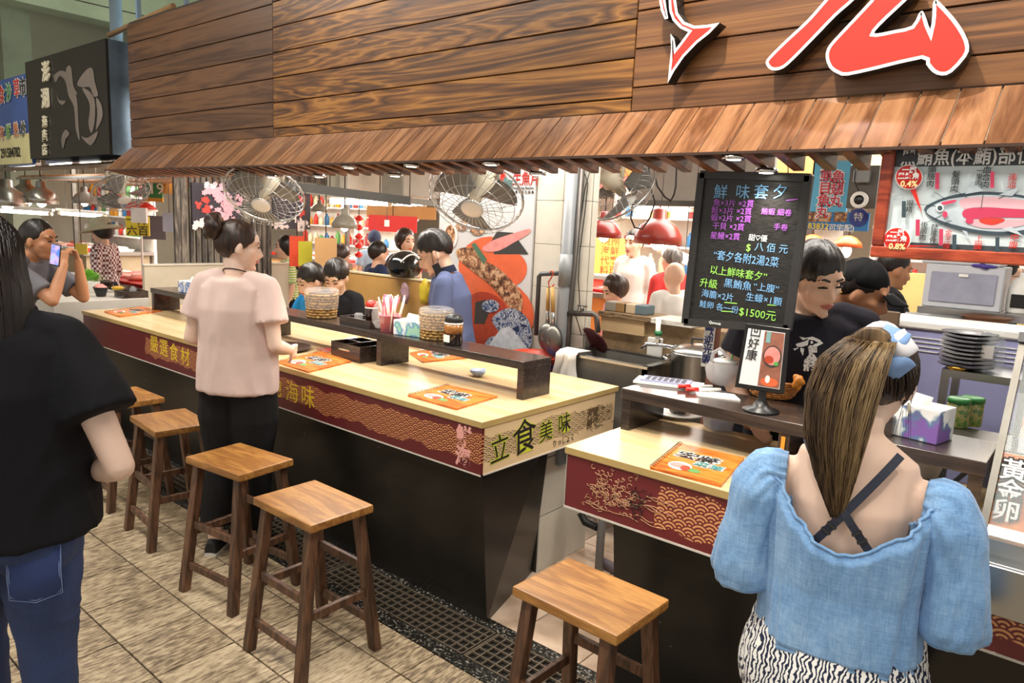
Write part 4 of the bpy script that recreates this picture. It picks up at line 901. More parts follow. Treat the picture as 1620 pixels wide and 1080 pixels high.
# man with the phone at the neighbouring counter
p7, j, c, R, k = phead('person', 'man in a grey t-shirt holding a phone to his mouth at the neighbouring counter', od(62, 380, 4.75), math.radians(-48),
    J=dict(P=(0, -.06, .9), W=(0, .0, 1.03), Ch=(0, .07, 1.17), N=(0, .13, 1.31), H=(0, .2, 1.425), RS=(.17, .12, 1.25), LS=(-.17, .12, 1.25), RE=(.2, .38, 1.04), LE=(-.14, .4, 1.03), RW=(.075, .40, 1.28), LW=(-.06, .42, 1.29)),
    head=(-.1, -.05, 0), skin=m_skin2, shirt=clothm('grey_tee', '6b6a70'), sl=.75, hem=.8, pants=m_bpants, hair='short', vox=.008, hs=1.15, bulk=1.08, ease=1.3, hands={'R': ((-.25, -.2, 1), (-.6, -.5, 0), 1.0, 1), 'L': ((.3, -.1, 1), (.6, -.6, 0), .9, -1)})
p = od(88, 403, 4.42); n_ = ((CAM - p).normalized() * .8 - RX * .6).normalized(); u_ = (RU + RX * .25); u_ = (u_ - n_ * u_.dot(n_)).normalized(); r_ = u_.cross(n_)
ph = thing('smartphone', p, 'smartphone with a lit bluish screen held by the man in grey', 'phone')
build(B().obox(p, r_ * .036, u_ * .068, n_ * .004), 'case', m_blackp, ph, bev=.003)
k_ = N('phone_screen'); nz = k_.noise(k_.coord((14, 14, 14), False), 1, 2); k_.set(Base_Color=(0, 0, 0), Emission_Color=k_.ramp(nz, [(.4, srgb('5a8ae0')), (.55, srgb('d8b8f0')), (.7, srgb('8fd0f0'))]), Emission_Strength=1.0)
build(B().obox(p + n_ * .0048, r_ * .032, u_ * .06, n_ * .0006), 'screen', k_.m, ph)
# people further back in the hall
def bgp(label, px, py, d, yaw, shirt, hair='short', **kw): return phead('person', label, od(px, py, d), math.radians(yaw), shirt=shirt, hair=hair, vox=kw.pop('vox', .014), pants=m_bpants, **kw)
k_ = N('plaid_cloth'); ck = k_.n('TexChecker', {'Vector': k_.coord((1, 1, 1), False), 'Scale': 40.0, 'Color1': (*srgb('6a2f3a'), 1), 'Color2': (*srgb('d8cfc8'), 1)}); k_.set(Base_Color=ck.outputs[0], Roughness=.9); m_plaid = k_.m
h1, j, c, R, k = bgp('stallholder in a wide pale hat and plaid shirt at the left stall', 160, 366, 7.2, 128, m_plaid, 'bob', sl=1.6, hs=1.1, head=(0, -.2, 0), face=True, female=True)
b = B(); f = lambda x, y, z: c + R @ (V((x, y, z)) * k * 1.1); b.loft([b.ring(f(0, -.01, z), R @ X3 * r, R @ Y3 * r * 1.1, 24) for r, z in ((.19, .01), (.188, .016), (.1, .055), (.092, .1), (.08, .135), (.03, .148))]); build(b, 'sun_hat', clothm('pale_khaki_cloth', 'a8a48a'), h1, 'wide pale brimmed hat', local=True)
k_ = N('green_stripe_cloth'); ws_ = k_.n('TexWave', {'Vector': k_.coord((1, 1, 1), False), 'Scale': 14.0}, bands_direction='Z'); k_.set(Base_Color=k_.ramp(ws_.outputs[0], [(.4, srgb('8fb03a')), (.6, srgb('d8dcc0'))]), Roughness=.9)
g1, j, c, R, k = bgp('person in a green striped shirt with dark straps sitting behind the slat screen', 452, 392, 7.0, 150, k_.m, 'bob', hs=1.15, sl=.8)
b = B()
for s in (-1, 1): b.tube([V((.09 * s, -.135, 1.1)) * k, V((.1 * s, -.13, 1.25)) * k, V((.1 * s, -.06, 1.4)) * k], .012, 5)
build(b, 'straps', m_navyd, g1, local=True)
n1, *_ = bgp('man in a dark navy shirt sitting behind the ochre partition, seen from behind', 600, 402, 6.9, -15, clothm('dark_navy_shirt', '26304c'), 'short', hs=1.2, bulk=1.2, sl=.7, hairm=m_hair)
n2, *_ = bgp('person with a dark blue cap far behind the man in navy', 592, 380, 8.5, 60, clothm('pale_blue_top', 'a8c0d8'), 'short', hs=1.1, hairm=pm('blue_cap_cloth', '2a3450', .8))
n3, *_ = bgp('woman in a dark patterned top at the bright stall', 642, 382, 7.0, -100, clothm('dark_pattern', '3a3440'), 'bob', hs=1.1, female=True, hairm=m_hairb)
n4, *_ = bgp('child with brown hair behind the two children at the counter', 540, 406, 6.9, 10, clothm('brown_top', '6a5448'), 'bowl', hs=1.2, hairm=m_hairb)
r1, *_ = bgp('older woman with short dark hair bending at the stall behind the pillar', 972, 458, 5.6, 150, clothm('pink_floral', 'd08a90'), 'bob', hs=1.25, female=True, head=(0, -.4, 0), hairm=m_hairb)
r2, *_ = bgp('shopper with grey hair and a red sleeve behind the chalkboard', 1062, 412, 6.3, 60, clothm('red_top', 'c03a38'), 'short', hs=1.15, hairm=m_hairg, sl=1.5, J=dict(RE=(.22, .2, 1.2), RW=(.2, .42, 1.2)))
r3, *_ = bgp('bald man in a white shirt at the stall behind the sink', 1066, 437, 5.4, 55, clothm('white_shirt', 'e2ded8'), None, hs=1.15)
r4, *_ = bgp('stallholder in a white apron and dark sleeves behind the red lamps', 1003, 385, 6.8, 175, clothm('white_apron', 'd8d6d0'), 'short', hs=1.1, sl=1.7)
r5, j, c, R, k = bgp('man with glasses and a green shirt beyond the plastic drawers', 1588, 437, 4.6, -70, clothm('dark_green_shirt', '3f5a4a'), 'short', hs=1.1, hairm=m_hair)
b = B(); f = lambda x, y, z: c + R @ (V((x, y, z)) * k * 1.1)
for s in (-1, 1): b.tube([f(s * .032 + .022 * math.cos(t), .102 - .01 * abs(s), .003 + .018 * math.sin(t)) for t in [2 * pi * i / 12 for i in range(13)]], .002, 5); b.tube([f(s * .054, .1, .005), f(s * .078, .04, .006), f(s * .08, -.01, .0)], .002, 5)
build(b, 'glasses', m_blackp, r5, local=True)
r6, *_ = phead('person', 'cook in a dark t-shirt half hidden behind the glass display case', V((.16, 3.05, 1.5)), math.radians(165), J=dict(RE=(.3, .02, 1.1), RW=(.3, .2, .98)), skin=m_skin2, shirt=m_btee, sl=.65, hem=.84, pants=m_bpants, hair='short', vox=.012, bulk=1.15)
# ------------------------------------------------------------------ walls, partitions and fittings behind the counters
m_tilew = pm('white_wall_tile', 'd2ccbe', .3, var=.1, vs=4)
wb = struct(B().box(-3.45, -2.27, 3.408, 3.46, 0, 2.6), 'wall_back', pm('dirty_grout', '8a8478', .9)); wb['label'] = 'white tiled pillar wall behind the counter'
tp = None
for i in range(4):
    for jz in range(8):
        x = -2.74 + i * .118 if False else -2.655 + i * .1925
        if i > 1: continue
        if tp is None: tp = t = build(B().box(0, .1895, 0, .008, 0, .247), 'tile', m_tilew, wb, local=True, bev=.001)
        else: t = tp.copy(); C.objects.link(t)
        t.location = V((x, 3.4, .02 + jz * .25)) - wb.location
sd = None
for jz in range(8):
    if sd is None: sd = t = build(B().box(0, .004, 0, .05, 0, .247), 'tile', m_tilew, wb, local=True)
    else: t = sd.copy(); C.objects.link(t)
    t.location = V((-2.27, 3.41, .02 + jz * .25)) - wb.location
# food poster on the wall
po = thing('food_poster', (-3.05, 3.4, .3), 'tall printed poster of seafood, grilled skewers and blue waves beside the pillar', 'poster')
build(B().box(-3.45, -2.665, 3.39, 3.407, .3, 2.02), 'sheet', pm('pale_grey_print', 'c6c5c4', .45, var=.06), po)
LY = [0]
def pv(pl, mt, y=3.39, parent=None, name='printed_shape', sm=0):
    LY[0] += 1; pts = [oy(a, b_, y - .0004 * LY[0]) for a, b_ in (smooth_poly(pl, 4) if sm else pl)]
    b = B(); n = len(pts); b.add(pts, [tuple(range(n))]); o = build(b, name, mt, parent or po, fixn=False); return o
def disc(cx, cy, rx, ry, n=24): return [(cx + rx * math.cos(2 * pi * i / n), cy + ry * math.sin(2 * pi * i / n)) for i in range(n)]
m_or = pm('orange_print', 'd4623a', .45, var=.12, vs=12); m_ork = pm('dark_red_print2', 'a8402a', .45, var=.2, vs=20); m_dk = pm('charcoal_print', '3a3836', .5, var=.15); m_fishp = pm('pink_fillet_print', 'd88a84', .45, var=.2, vs=30)
k_ = N('skewer_print'); nn = k_.noise(k_.coord((1, 1, 1), False), 28, 4, .7); k_.set(Base_Color=k_.ramp(nn, [(.35, srgb('3a2418')), (.48, srgb('8a5a3a')), (.6, srgb('d8b088')), (.7, srgb('5a5a4a'))]), Roughness=.5); m_skew = k_.m
k_ = N('wave_print'); nn = k_.noise(k_.coord((1, 1, 1), False), 22, 5, .75, 1.2); k_.set(Base_Color=k_.ramp(nn, [(.46, srgb('1f2f52')), (.5, srgb('d8dce0')), (.56, srgb('2c4470'))]), Roughness=.5); m_wavep = k_.m
pv(disc(775, 420, 50, 46), m_or); pv(disc(770, 500, 75, 62), m_or); pv(disc(800, 425, 34, 30), m_or)
pv([(775, 385), (786, 366), (812, 368), (836, 402), (782, 402)], m_dk); pv([(763, 392), (780, 380), (815, 368), (838, 362), (836, 370), (812, 384), (790, 396), (770, 398)], m_fishp, sm=1)
pv([(722, 395), (748, 392), (762, 410), (790, 425), (822, 460), (826, 488), (812, 492), (780, 455), (752, 432), (728, 412)], m_skew, sm=1); pv([(745, 386), (752, 384), (770, 410), (765, 418)], pm('leaf_green_print', '4a6a52', .5))
pv(disc(712, 372, 12, 22), pm('pale_pink_print2', 'e4cdc8', .5)); pv(disc(712, 372, 8, 16), m_skew); pv(disc(755, 362, 12, 10), m_skew); pv(disc(730, 357, 9, 8), m_skew)
pv([(742, 470), (770, 462), (798, 480), (806, 515), (780, 540), (745, 545), (735, 510)], m_ork, sm=1); pv([(752, 478), (768, 474), (776, 490), (766, 512), (750, 512)], m_dk)
pv([(778, 505), (800, 488), (822, 492), (838, 512), (836, 552), (770, 556), (772, 535), (790, 528)], m_wavep, sm=1); pv([(765, 556), (792, 520), (806, 516), (836, 552)], pm('pale_wave_print', 'c8ccd0', .5, var=.25, vs=30))
pv(disc(776, 484, 14, 10), m_wavep)
text('生魚片', .085, oy(832, 284, 3.388), FR, UP, pm('dark_red_ink', 'a82420', .5), po, bold=.001, sx=.8); pv([(788, 270), (800, 272), (797, 292), (788, 290)], m_red); pv([(797, 280), (812, 286), (806, 297), (795, 294)], pm('teal_print', '4a6a68', .5))
text('Hong Jiang Sashimi', .022, oy(827, 297, 3.388), FR, UP, m_ink, po); text('★ ● ✦ ◆ 生 鮮 ●', .02, oy(827, 304, 3.388), FR, UP, m_ink, po)
# pipes, hook, ladles and cables on the pillar
pp = thing('drain_pipe', (-2.45, 3.36, 0), 'thick grey pipe with a collar running up the white pillar', 'pipe')
a, b_ = oy(906, 268, 3.35), oy(886, 552, 3.35); build(B().cyl(a + (a - b_) * .3, b_ - (a - b_) * 1.0, .034, n=18), 'pipe', m_pvc, pp); cpt = a.lerp(b_, .55); ax_ = (b_ - a).normalized(); build(B().cyl(cpt - ax_ * .09, cpt + ax_ * .09, .039, n=18), 'collar', m_pvc, pp)
a, b_ = oy(921, 270, 3.37), oy(897, 552, 3.37); build(B().cyl(a + (a - b_) * .3, b_ - (a - b_) * 1.0, .016, n=12), 'water_pipe', pm('dark_pipe', '55504c', .4, .6), label='thin dark pipe right of the thick grey pipe', cat='pipe')
a, b_, c_ = oy(886, 432, 3.34), oy(853, 433, 3.34), oy(848, 530, 3.34)
build(B().tube([a, b_ + V((.015, 0, 0)), b_ - V((0, 0, .015)), c_], .014, 10), 'bent_pipe', pm('dark_pipe2', '4f5254', .4, .5), label='dark bent pipe carrying the red hook', cat='pipe')
a, b_, c_ = oy(895, 495, 3.36), oy(944, 497, 3.36), oy(946, 526, 3.36); bp = thing('tap_pipe', a, 'dark angled water pipe with a valve sticking out right of the ladles', 'pipe')
build(B().tube([a, b_ - V((.02, 0, 0)), b_ + V((0, 0, -.01)), c_], .016, 10), 'pipe', pm('dark_pipe', '55504c'), bp); v0 = oy(921, 488, 3.36); build(B().cyl(v0 - V((0, 0, .02)), v0 + V((0, 0, .012)), .012).box(v0.x - .03, v0.x + .03, v0.y - .006, v0.y + .006, v0.z + .01, v0.z + .018), 'valve', m_dsteel, bp)
q = oy(873, 432, 3.32); hk = B(); hk.tube([q + V((.012 * math.cos(t), 0, .012 * math.sin(t))) for t in [pi * (1.1 - i * .12) for i in range(10)]] + [q + V((-.004, 0, -.03)), q + V((-.02, 0, -.05)), q + V((-.015, 0, -.075)), q + V((.005, 0, -.08)), q + V((.02, 0, -.06))], .004, 6)
build(hk, 's_hook', pm('rusty_red_hook', 'b0462a', .5, .3), label='rusty red s-shaped hook on the bent pipe', cat='hook')
def ladle(px, py, bx, by, r, lab, y):
    t0 = oy(px, py, y); t1 = oy(bx, by, y); d = (t1 - t0).normalized(); L = (t1 - t0).length
    o = thing('wok_ladle', t1, lab, 'ladle', group='steel wok ladles hanging on the pillar'); build(B().cyl(t0, t0 + d * L * .4, .011, .012, 10), 'handle', pm('bamboo_handle', 'b08a4a', .6), o)
    build(B().cyl(t0 + d * L * .38, t0 + d * L * .62, .009, .012, 10), 'shank', m_steel, o); b = B(); rr = []; cc = t1 - d * r * .6; sx_ = d.cross(Y3).normalized()
    for q in range(7): a = q / 6 * pi / 2; rr.append([cc + V((0, -.045 * math.cos(a), 0)) + (sx_ * math.cos(t) * .8 + d * math.sin(t) * 1.1) * r * (math.sin(a) + .02) for t in [2 * pi * i / 24 for i in range(24)]])
    b.loft(rr, 0, True, False); bo = build(b, 'bowl', m_dsteel, o); bo.modifiers.new('s', 'SOLIDIFY').thickness = .003
ladle(867, 455, 866, 545, .075, 'steel wok ladle hanging left on the red hook', 3.33); ladle(874, 454, 876, 552, .08, 'steel wok ladle hanging right on the red hook', 3.31)
for i, (pts, lab) in enumerate((([(934, 268), (925, 300), (917, 360), (914, 400), (909, 425), (904, 450)], 'thin black cable hanging on the pillar, left one'), ([(923, 268), (930, 290), (926, 330), (917, 400), (915, 440), (917, 480), (911, 500), (920, 530)], 'thin black cable hanging on the pillar, right one'))): build(B().tube([oy(a, b_, 3.385) for a, b_ in pts], .003, 5), 'cable', m_blackp, label=lab, cat='cable', group='black cables on the pillar')
# low partitions of the seating area
m_part = pm('beige_partition', 'b8ad98', .55, var=.06); m_ochre = pm('ochre_partition', 'b58a4c', .5, var=.08)
pa = thing('partition', (-4.62, 3.92, 0), 'low ochre partition behind the children and the cook in blue', 'partition'); build(B().box(-5.8, -3.47, 3.9, 3.94, 0, 1.155), 'panel', m_ochre, pa); build(B().box(-5.8, -3.46, 3.893, 3.947, 1.155, 1.168), 'cap_rail', pm('pale_rail', 'd6c49a', .4), pa)
pb = thing('partition', (-6.02, 3.25, 0), 'low beige partition closing the left end of the seating area', 'partition'); build(B().box(-6.04, -6.0, 2.6, 3.93, 0, 1.16), 'panel', m_part, pb); build(B().box(-6.047, -5.993, 2.595, 3.94, 1.16, 1.172), 'cap_rail', pm('pale_rail2', 'c9c2b4', .4), pb)
# vertical slat screen with two dark posters on it
sc_ = thing('slat_screen', (-6.08, 3.3, .0), 'weathered grey wooden slat screen above the beige partition', 'screen'); m_gslat = wood('grey_slat_wood', '3a3430', '5f574e', '857a6c', (20, 20, 3), .7, .5)
for px, w_, z0 in ((286, .05, 0), (296, .05, 0), (308, .03, 0), (318, .03, 0), (327, .03, 0), (336, .03, 0), (346, .03, 0), (356, .03, 0), (366, .03, 0), (377, .03, 0), (388, .03, 0), (397, .035, -.28), (405, .035, -.28), (413, .035, -.28), (421, .035, -.28), (431, .03, 0)):
    q = ox(px, 380, -6.02); build(B().box(-6.09 if z0 == 0 else -5.99, -6.06 if z0 == 0 else -5.96, q.y - w_ / 2, q.y + w_ / 2, 1.175 + z0 if z0 == 0 else .95, 1.98), 'slat', m_gslat, sc_)
a = ox(282, 300, -6.02); b_ = ox(640, 312, -6.02); build(B().box(-6.11, -6.05, a.y - .1, 4.6, 1.93, 1.99), 'top_rail', m_gslat, sc_)
def posterx(name, lab, cat, x, px0, py0, px1, py1, mt, th=.02):
    a = ox(px0, (py0 + py1) / 2, x); b_ = ox(px1, (py0 + py1) / 2, x); t = ox((px0 + px1) / 2, py0, x).z; l = ox((px0 + px1) / 2, py1, x).z
    o = thing(name, (x, (a.y + b_.y) / 2, l), lab, cat); build(B().box(x - th, x, a.y, b_.y, l, t), 'sheet', mt, o); return o
m_pdark = pm('dark_poster_print', '35303a', .4, var=.25, vs=6)
def blossom(o, x, specs, mt, seed):
    rg = random.Random(seed); b = B()
    for px, py, s, n in specs:
        for i in range(n):
            q = ox(px + rg.gauss(0, s), py + rg.gauss(0, s * .8), x); r = rg.uniform(.012, .024); b.add([V((x + .001 + .0002 * i, q.y + r * (1 + .3 * math.cos(5 * t)) * math.cos(t), q.z + r * (1 + .3 * math.cos(5 * t)) * math.sin(t))) for t in [2 * pi * k / 15 for k in range(15)]], [tuple(range(15))])
    build(b, 'blossoms', mt, o, kind='stuff')
m_bl1 = pm('pink_blossom_print', 'e6a8b4', .5, var=.2, vs=40); m_bl2 = pm('white_blossom_print', 'e8dcd6', .5, var=.15, vs=40); m_bl3 = pm('red_lily_print', 'd8453c', .5, var=.1, vs=40)
o = posterx('blossom_poster', 'dark poster with pink cherry blossoms and a red lobster, behind the left big fan', 'poster', -6.035, 304, 291, 380, 358, m_pdark); blossom(o, -6.034, ((345, 305, 8, 50), (360, 325, 9, 50), (350, 340, 8, 30)), m_bl1, 1); blossom(o, -6.033, ((330, 293, 4, 8), (315, 352, 4, 12), (335, 353, 5, 10)), m_bl2, 2); blossom(o, -6.032, ((313, 322, 2, 4), (325, 316, 2, 4), (328, 332, 3, 8), (335, 340, 2, 4)), m_bl3, 3)
o = posterx('lily_poster', 'dark poster with red lilies and white flowers right of the left big fan', 'poster', -6.035, 432, 297, 491, 362, m_pdark); blossom(o, -6.034, ((476, 315, 3, 8), (477, 338, 3, 8)), m_bl3, 4); blossom(o, -6.033, ((475, 354, 5, 24), (440, 355, 5, 14)), m_bl2, 5)
def hang(o, p, name='hanger'):   # a thin rod up to the hall ceiling
    return build(B().cyl(p, (p.x, p.y, max(HZ, p.z + .01)), .005, n=5), name, m_dsteel, o)
# overhead beams and boxes beyond the seating area
def long_bar(name, lab, cat, p, q, r, mt, n=4):
    o = build(B().bar(p, q, r, r, 0), name, mt, label=lab, cat=cat); hang(o, p.lerp(q, .2)); hang(o, p.lerp(q, .8)); return o
long_bar('steel_beam', 'dark steel beam crossing behind the left big fan', 'beam', od(405, 287, 6.0), od(650, 318, 6.0), .07, pm('dark_beam', '4a4844', .5, .4))
long_bar('steel_beam', 'thin steel beam below the dark beam behind the big fans', 'beam', od(480, 301, 6.4), od(690, 322, 6.4), .05, pm('grey_beam', '8a867c', .5, .4))
for i, (a, b_, c_, d_, lab, col) in enumerate(((440, 276, 485, 300, 'white air duct box under the slats behind the left big fan', 'd0cdc2'), (500, 276, 535, 308, 'grey air duct box between the two big fans', 'a8a89a'), (535, 277, 563, 306, 'white junction box between the two big fans', 'dcd8cc'), (603, 276, 665, 312, 'grey duct box left of the right big fan', '9c9a90'))):
    p, q = od(a, b_, 7.2), od(c_, d_, 7.2); build(B().box(p.x, q.x, p.y, p.y + .5, q.z, p.z + .15), 'duct_box', pm('duct_' + col, col, .6), label=lab, cat='duct', bev=.01); hang(bpy.context.collection.objects[-1] if False else C.objects[-1], V(((p.x + q.x) / 2, p.y + .25, p.z + .15)))
# right: cement wall, sink, tap and pots behind the order counter
k_ = N('stained_wall'); a1 = k_.noise(k_.coord((1, 1, 1), False), 3, 5, .65); k_.set(Base_Color=k_.ramp(a1, [(.3, srgb('4a3826')), (.5, srgb('7d6548')), (.65, srgb('a58c68'))]), Roughness=.8); k_.bump(a1, .004, .5); m_stain = k_.m
lw = struct(B().box(-2.26, -1.15, 3.58, 3.72, 0, 1.12), 'wall_low', m_stain); lw['label'] = 'low stained cement wall behind the sink'
for i, (px0, py0, px1, py1, y, lab) in enumerate(((946, 484, 1030, 500, 3.55, 'rough timber plank on the low wall behind the sink'), (1030, 492, 1095, 516, 3.55, 'whitewashed timber plank on the low wall right of the tap'))):
    p, q = oy(px0, py0, y), oy(px1, py1, y); build(B().box(p.x, q.x, y, 3.78, 1.1205, 1.15), 'plank_shelf', wood('old_plank%d' % i, '5a4632' if i == 0 else '9a948a', '8a7050' if i == 0 else 'c4beb4', 'a58c68' if i == 0 else 'd8d4cc', (3, 20, 20), .8), label=lab, cat='plank', bev=.003)
p, q = oy(951, 500, 3.56), oy(1018, 532, 3.56); build(B().box(p.x, q.x, 3.56, 3.58, q.z, p.z), 'cardboard_panel', pm('buff_panel', 'b89c74', .8), label='buff board with a row of nail holes below the plank', cat='board')
bc = ('8a8478', '8a6a42', 'b8a488', '5a6a70')
for i, (px, py, lab) in enumerate(((976, 474, 'pale cardboard food box leftmost on the plank'), (993, 476, 'brown cardboard food box second on the plank'), (1007, 478, 'cream cardboard food box third on the plank'), (1024, 480, 'dark grey food box rightmost on the plank'))):
    q = oy(px, py, 3.66); o = build(B().box(q.x - .045, q.x + .03, 3.6, 3.7, 1.151, 1.205), 'food_box', pm('box_' + bc[i], bc[i], .7), label=lab, cat='box', group='cardboard food boxes behind the sink', bev=.004)
si = thing('sink', (-2.0, 3.34, 0), 'deep stainless steel sink behind the end of the long counter', 'sink')
b = B(); x0, x1, y0, y1, t_, z0, z1 = -2.25, -1.74, 3.18, 3.50, .02, .5, .94
b.box(x0, x1, y0, y0 + t_, z0, z1).box(x0, x1, y1 - t_, y1, z0, z1).box(x0, x0 + t_, y0, y1, z0, z1).box(x1 - t_, x1, y0, y1, z0, z1).box(x0, x1, y0, y1, z0, z0 + t_); build(b, 'basin', pm('worn_sink_steel', '85817a', .45, .45, var=.25), si)
b = B(); b.box(x0 - .02, x1 + .02, y0 - .02, y0 + .02, z1, z1 + .012).box(x0 - .02, x1 + .02, y1 - .02, y1 + .02, z1, z1 + .012).box(x0 - .02, x0 + .02, y0, y1, z1, z1 + .012).box(x1 - .02, x1 + .02, y0, y1, z1, z1 + .012); build(b, 'rim', m_steel, si)
for a in (x0 + .03, x1 - .03):
    for c_ in (y0 + .03, y1 - .03): build(B().cyl((a, c_, 0), (a, c_, z0), .018, n=10), 'leg', m_dsteel, si)
ta = thing('water_tap', oy(1040, 540, 3.5), 'chrome water tap with a green ring on the wall above the sink', 'tap'); q = oy(1040, 545, 3.5)
build(B().cyl(oy(1042, 502, 3.52), q, .014, n=10), 'riser', m_white, ta); build(B().cyl(q + V((0, 0, .05)), q + V((0, 0, .075)), .02, n=12), 'ring', pm('green_ring', '2f7a4a', .5), ta)
build(B().tube([q + V((.1, .0, .0)), q, q + V((-.05, -.03, .0)), q + V((-.07, -.04, -.03))], .013, 10).box(q.x - .012, q.x + .012, q.y - .012, q.y + .012, q.z + .012, q.z + .03), 'spout', m_chrome, ta); build(B().tube([q + V((.1, 0, 0)), q + V((.13, 0, -.01)), q + V((.14, 0, -.08))], .018, 8), 'elbow', m_pvc, ta)
p = oy(1036, 548, 3.57); build(B().box(p.x - .045, p.x + .045, 3.56, 3.579, p.z - .06, p.z + .05), 'wall_plate', m_white, label='white plastic plate on the wall behind the tap', cat='plate', bev=.004)
# stock pot on a gas burner
q = oz(1093, 600, .86); q = V((-1.56, 3.38, 0)); st = thing('stove_stand', q, 'steel burner stand with blue gas ring under the stock pot', 'stove'); build(B().box(q.x - .14, q.x + .14, q.y - .14, q.y + .14, .70, .73), 'top', m_dsteel, st)
for a in (-.12, .12):
    for c_ in (-.12, .12): build(B().box(q.x + a - .015, q.x + a + .015, q.y + c_ - .015, q.y + c_ + .015, 0, .7), 'leg', m_dsteel, st)
build(B().lathe(q + V((0, 0, .73)), [(.09, 0), (.1, .03), (.07, .04), (.05, .03)], 20), 'gas_ring', pm('blue_ring', '2a5a9a', .4), st)
pt = thing('stock_pot', q + V((0, 0, .772)), 'tall stainless stock pot with a lid behind the order counter', 'pot'); zb = .772
build(B().lathe((q.x, q.y, zb), [(.118, 0), (.13, .01), (.13, .245), (.136, .25), (.136, .257), (.12, .257), (.12, .02), (0, .015)], 32), 'body', m_steel, pt)
ld = build(B().lathe((q.x, q.y, zb + .259), [(.135, 0), (.135, .006), (.09, .03), (.02, .042), (0, .042)], 28), 'lid', m_steel, pt); build(B().tube([(q.x - .04, q.y, zb + .29), (q.x - .035, q.y, zb + .325), (q.x + .035, q.y, zb + .325), (q.x + .04, q.y, zb + .29)], .007, 8), 'lid_handle', m_blackp, ld)
for s in (-1, 1): build(B().tube([(q.x + s * .128, q.y - .045, zb + .2), (q.x + s * .175, q.y - .04, zb + .215), (q.x + s * .175, q.y + .04, zb + .215), (q.x + s * .128, q.y + .045, zb + .2)], .007, 8), 'handle', m_chrome, pt)
# red basin, lid and towel left of the sink
q = oz(890, 560, .83); q = V((-2.56, 3.5, .80)); 
bs = thing('work_table', (-2.75, 3.3, 0), 'narrow work table holding the red basin behind the counter', 'table'); build(B().box(-2.72, -2.3, 3.05, 3.33, .74, .77), 'top', m_dsteel, bs)
for a in (-2.70, -2.38):
    for c_ in (3.07, 3.31): build(B().box(a - .015, a + .015, c_ - .015, c_ + .015, 0, .74), 'leg', m_dsteel, bs)
build(B().lathe((-2.45, 3.2, .7705), [(.1, 0), (.15, .12), (.165, .13), (.165, .138), (.14, .132), (.095, .01), (0, .008)], 28), 'red_basin', pm('red_plastic', 'b83a22', .35), label='red plastic basin behind the end of the long counter', cat='basin')
build(B().lathe((-2.43, 3.18, .782), [(.08, 0), (.12, .08), (.13, .085), (.11, .085), (.07, .01), (0, .008)], 28), 'purple_basin', pm('purple_plastic', '4a4280', .35), label='purple plastic basin nested in the red basin', cat='basin')
p = oy(938, 540, 3.44); b = B(); R_ = Euler((-.9, .25, 0)).to_matrix(); b.loft([[p + R_ @ V((r * math.cos(t), r * math.sin(t), z)) for t in [2 * pi * i / 28 for i in range(28)]] for r, z in ((.09, 0), (.095, .01), (.05, .022), (.0, .026))]); build(b, 'pot_lid', pm('maroon_plastic', '4a1c22', .3), label='round maroon lid leaning on the sink rim', cat='lid')
b = B(); g = []
for r in range(14):
    row = []
    for i in range(16):
        u = i / 15; t = r / 13; base_ = V((-2.27 + .15 * u, 3.16, .965)); z = .965 - .2 * max(0, t - .25) / .75 * (1 - .15 * math.sin(u * 5)); y = 3.15 - .02 - .015 * math.sin(u * 9 + t * 2) - .01 * math.sin(u * 17) if t > .25 else 3.15 + .1 * (.25 - t) / .25
        row.append(V((base_.x + .02 * math.sin(t * 4 + u * 3), y, z)))
    g.append(row)
b.sheet(g); o = build(b, 'dish_towel', m_cloth, label='crumpled white towel hanging over the sink edge', cat='towel'); o.modifiers.new('s', 'SOLIDIFY').thickness = .004

# pipework between the two counters
a = V((-1.70, 2.80, 0)); vp = thing('valve_pipe', (a.x, a.y, 0), 'upright dark pipe with a black valve between the two counters', 'pipe'); build(B().cyl(a, a + V((0, 0, .62)), .02, n=12), 'pipe', m_pvc, vp); build(B().cyl(a + V((-.05, 0, .42)), a + V((.05, -.01, .42)), .035, n=14).cyl(a + V((.05, -.01, .42)), a + V((.075, -.012, .42)), .05, n=16), 'valve', pm('oily_black_iron', '22201e', .5, .4), vp); build(B().tube([a + V((-.02, 0, .22)), a + V((-.10, .01, .22)), a + V((-.13, .01, .26))], .018, 8), 'branch', pm('oily_black_iron', '22201e'), vp)
p0, p1 = V((-1.72, 2.86, .03)), V((-1.15, 2.72, .03)); build(B().tube([p0, p0.lerp(p1, .5), p1], .022, 10), 'floor_pipe', pm('mauve_grey_pipe', '6a6068', .5), label='mauve grey pipe lying on the tiles between the counters', cat='pipe')
q = V((-1.907, 2.72, .56)); build(B().box(q.x, q.x + .03, q.y - .04, q.y + .04, q.z - .05, q.z + .05), 'wall_socket', pm('grey_socket', '7d8488', .5), label='grey socket box on the white tiles under the counter end', cat='socket', bev=.005)
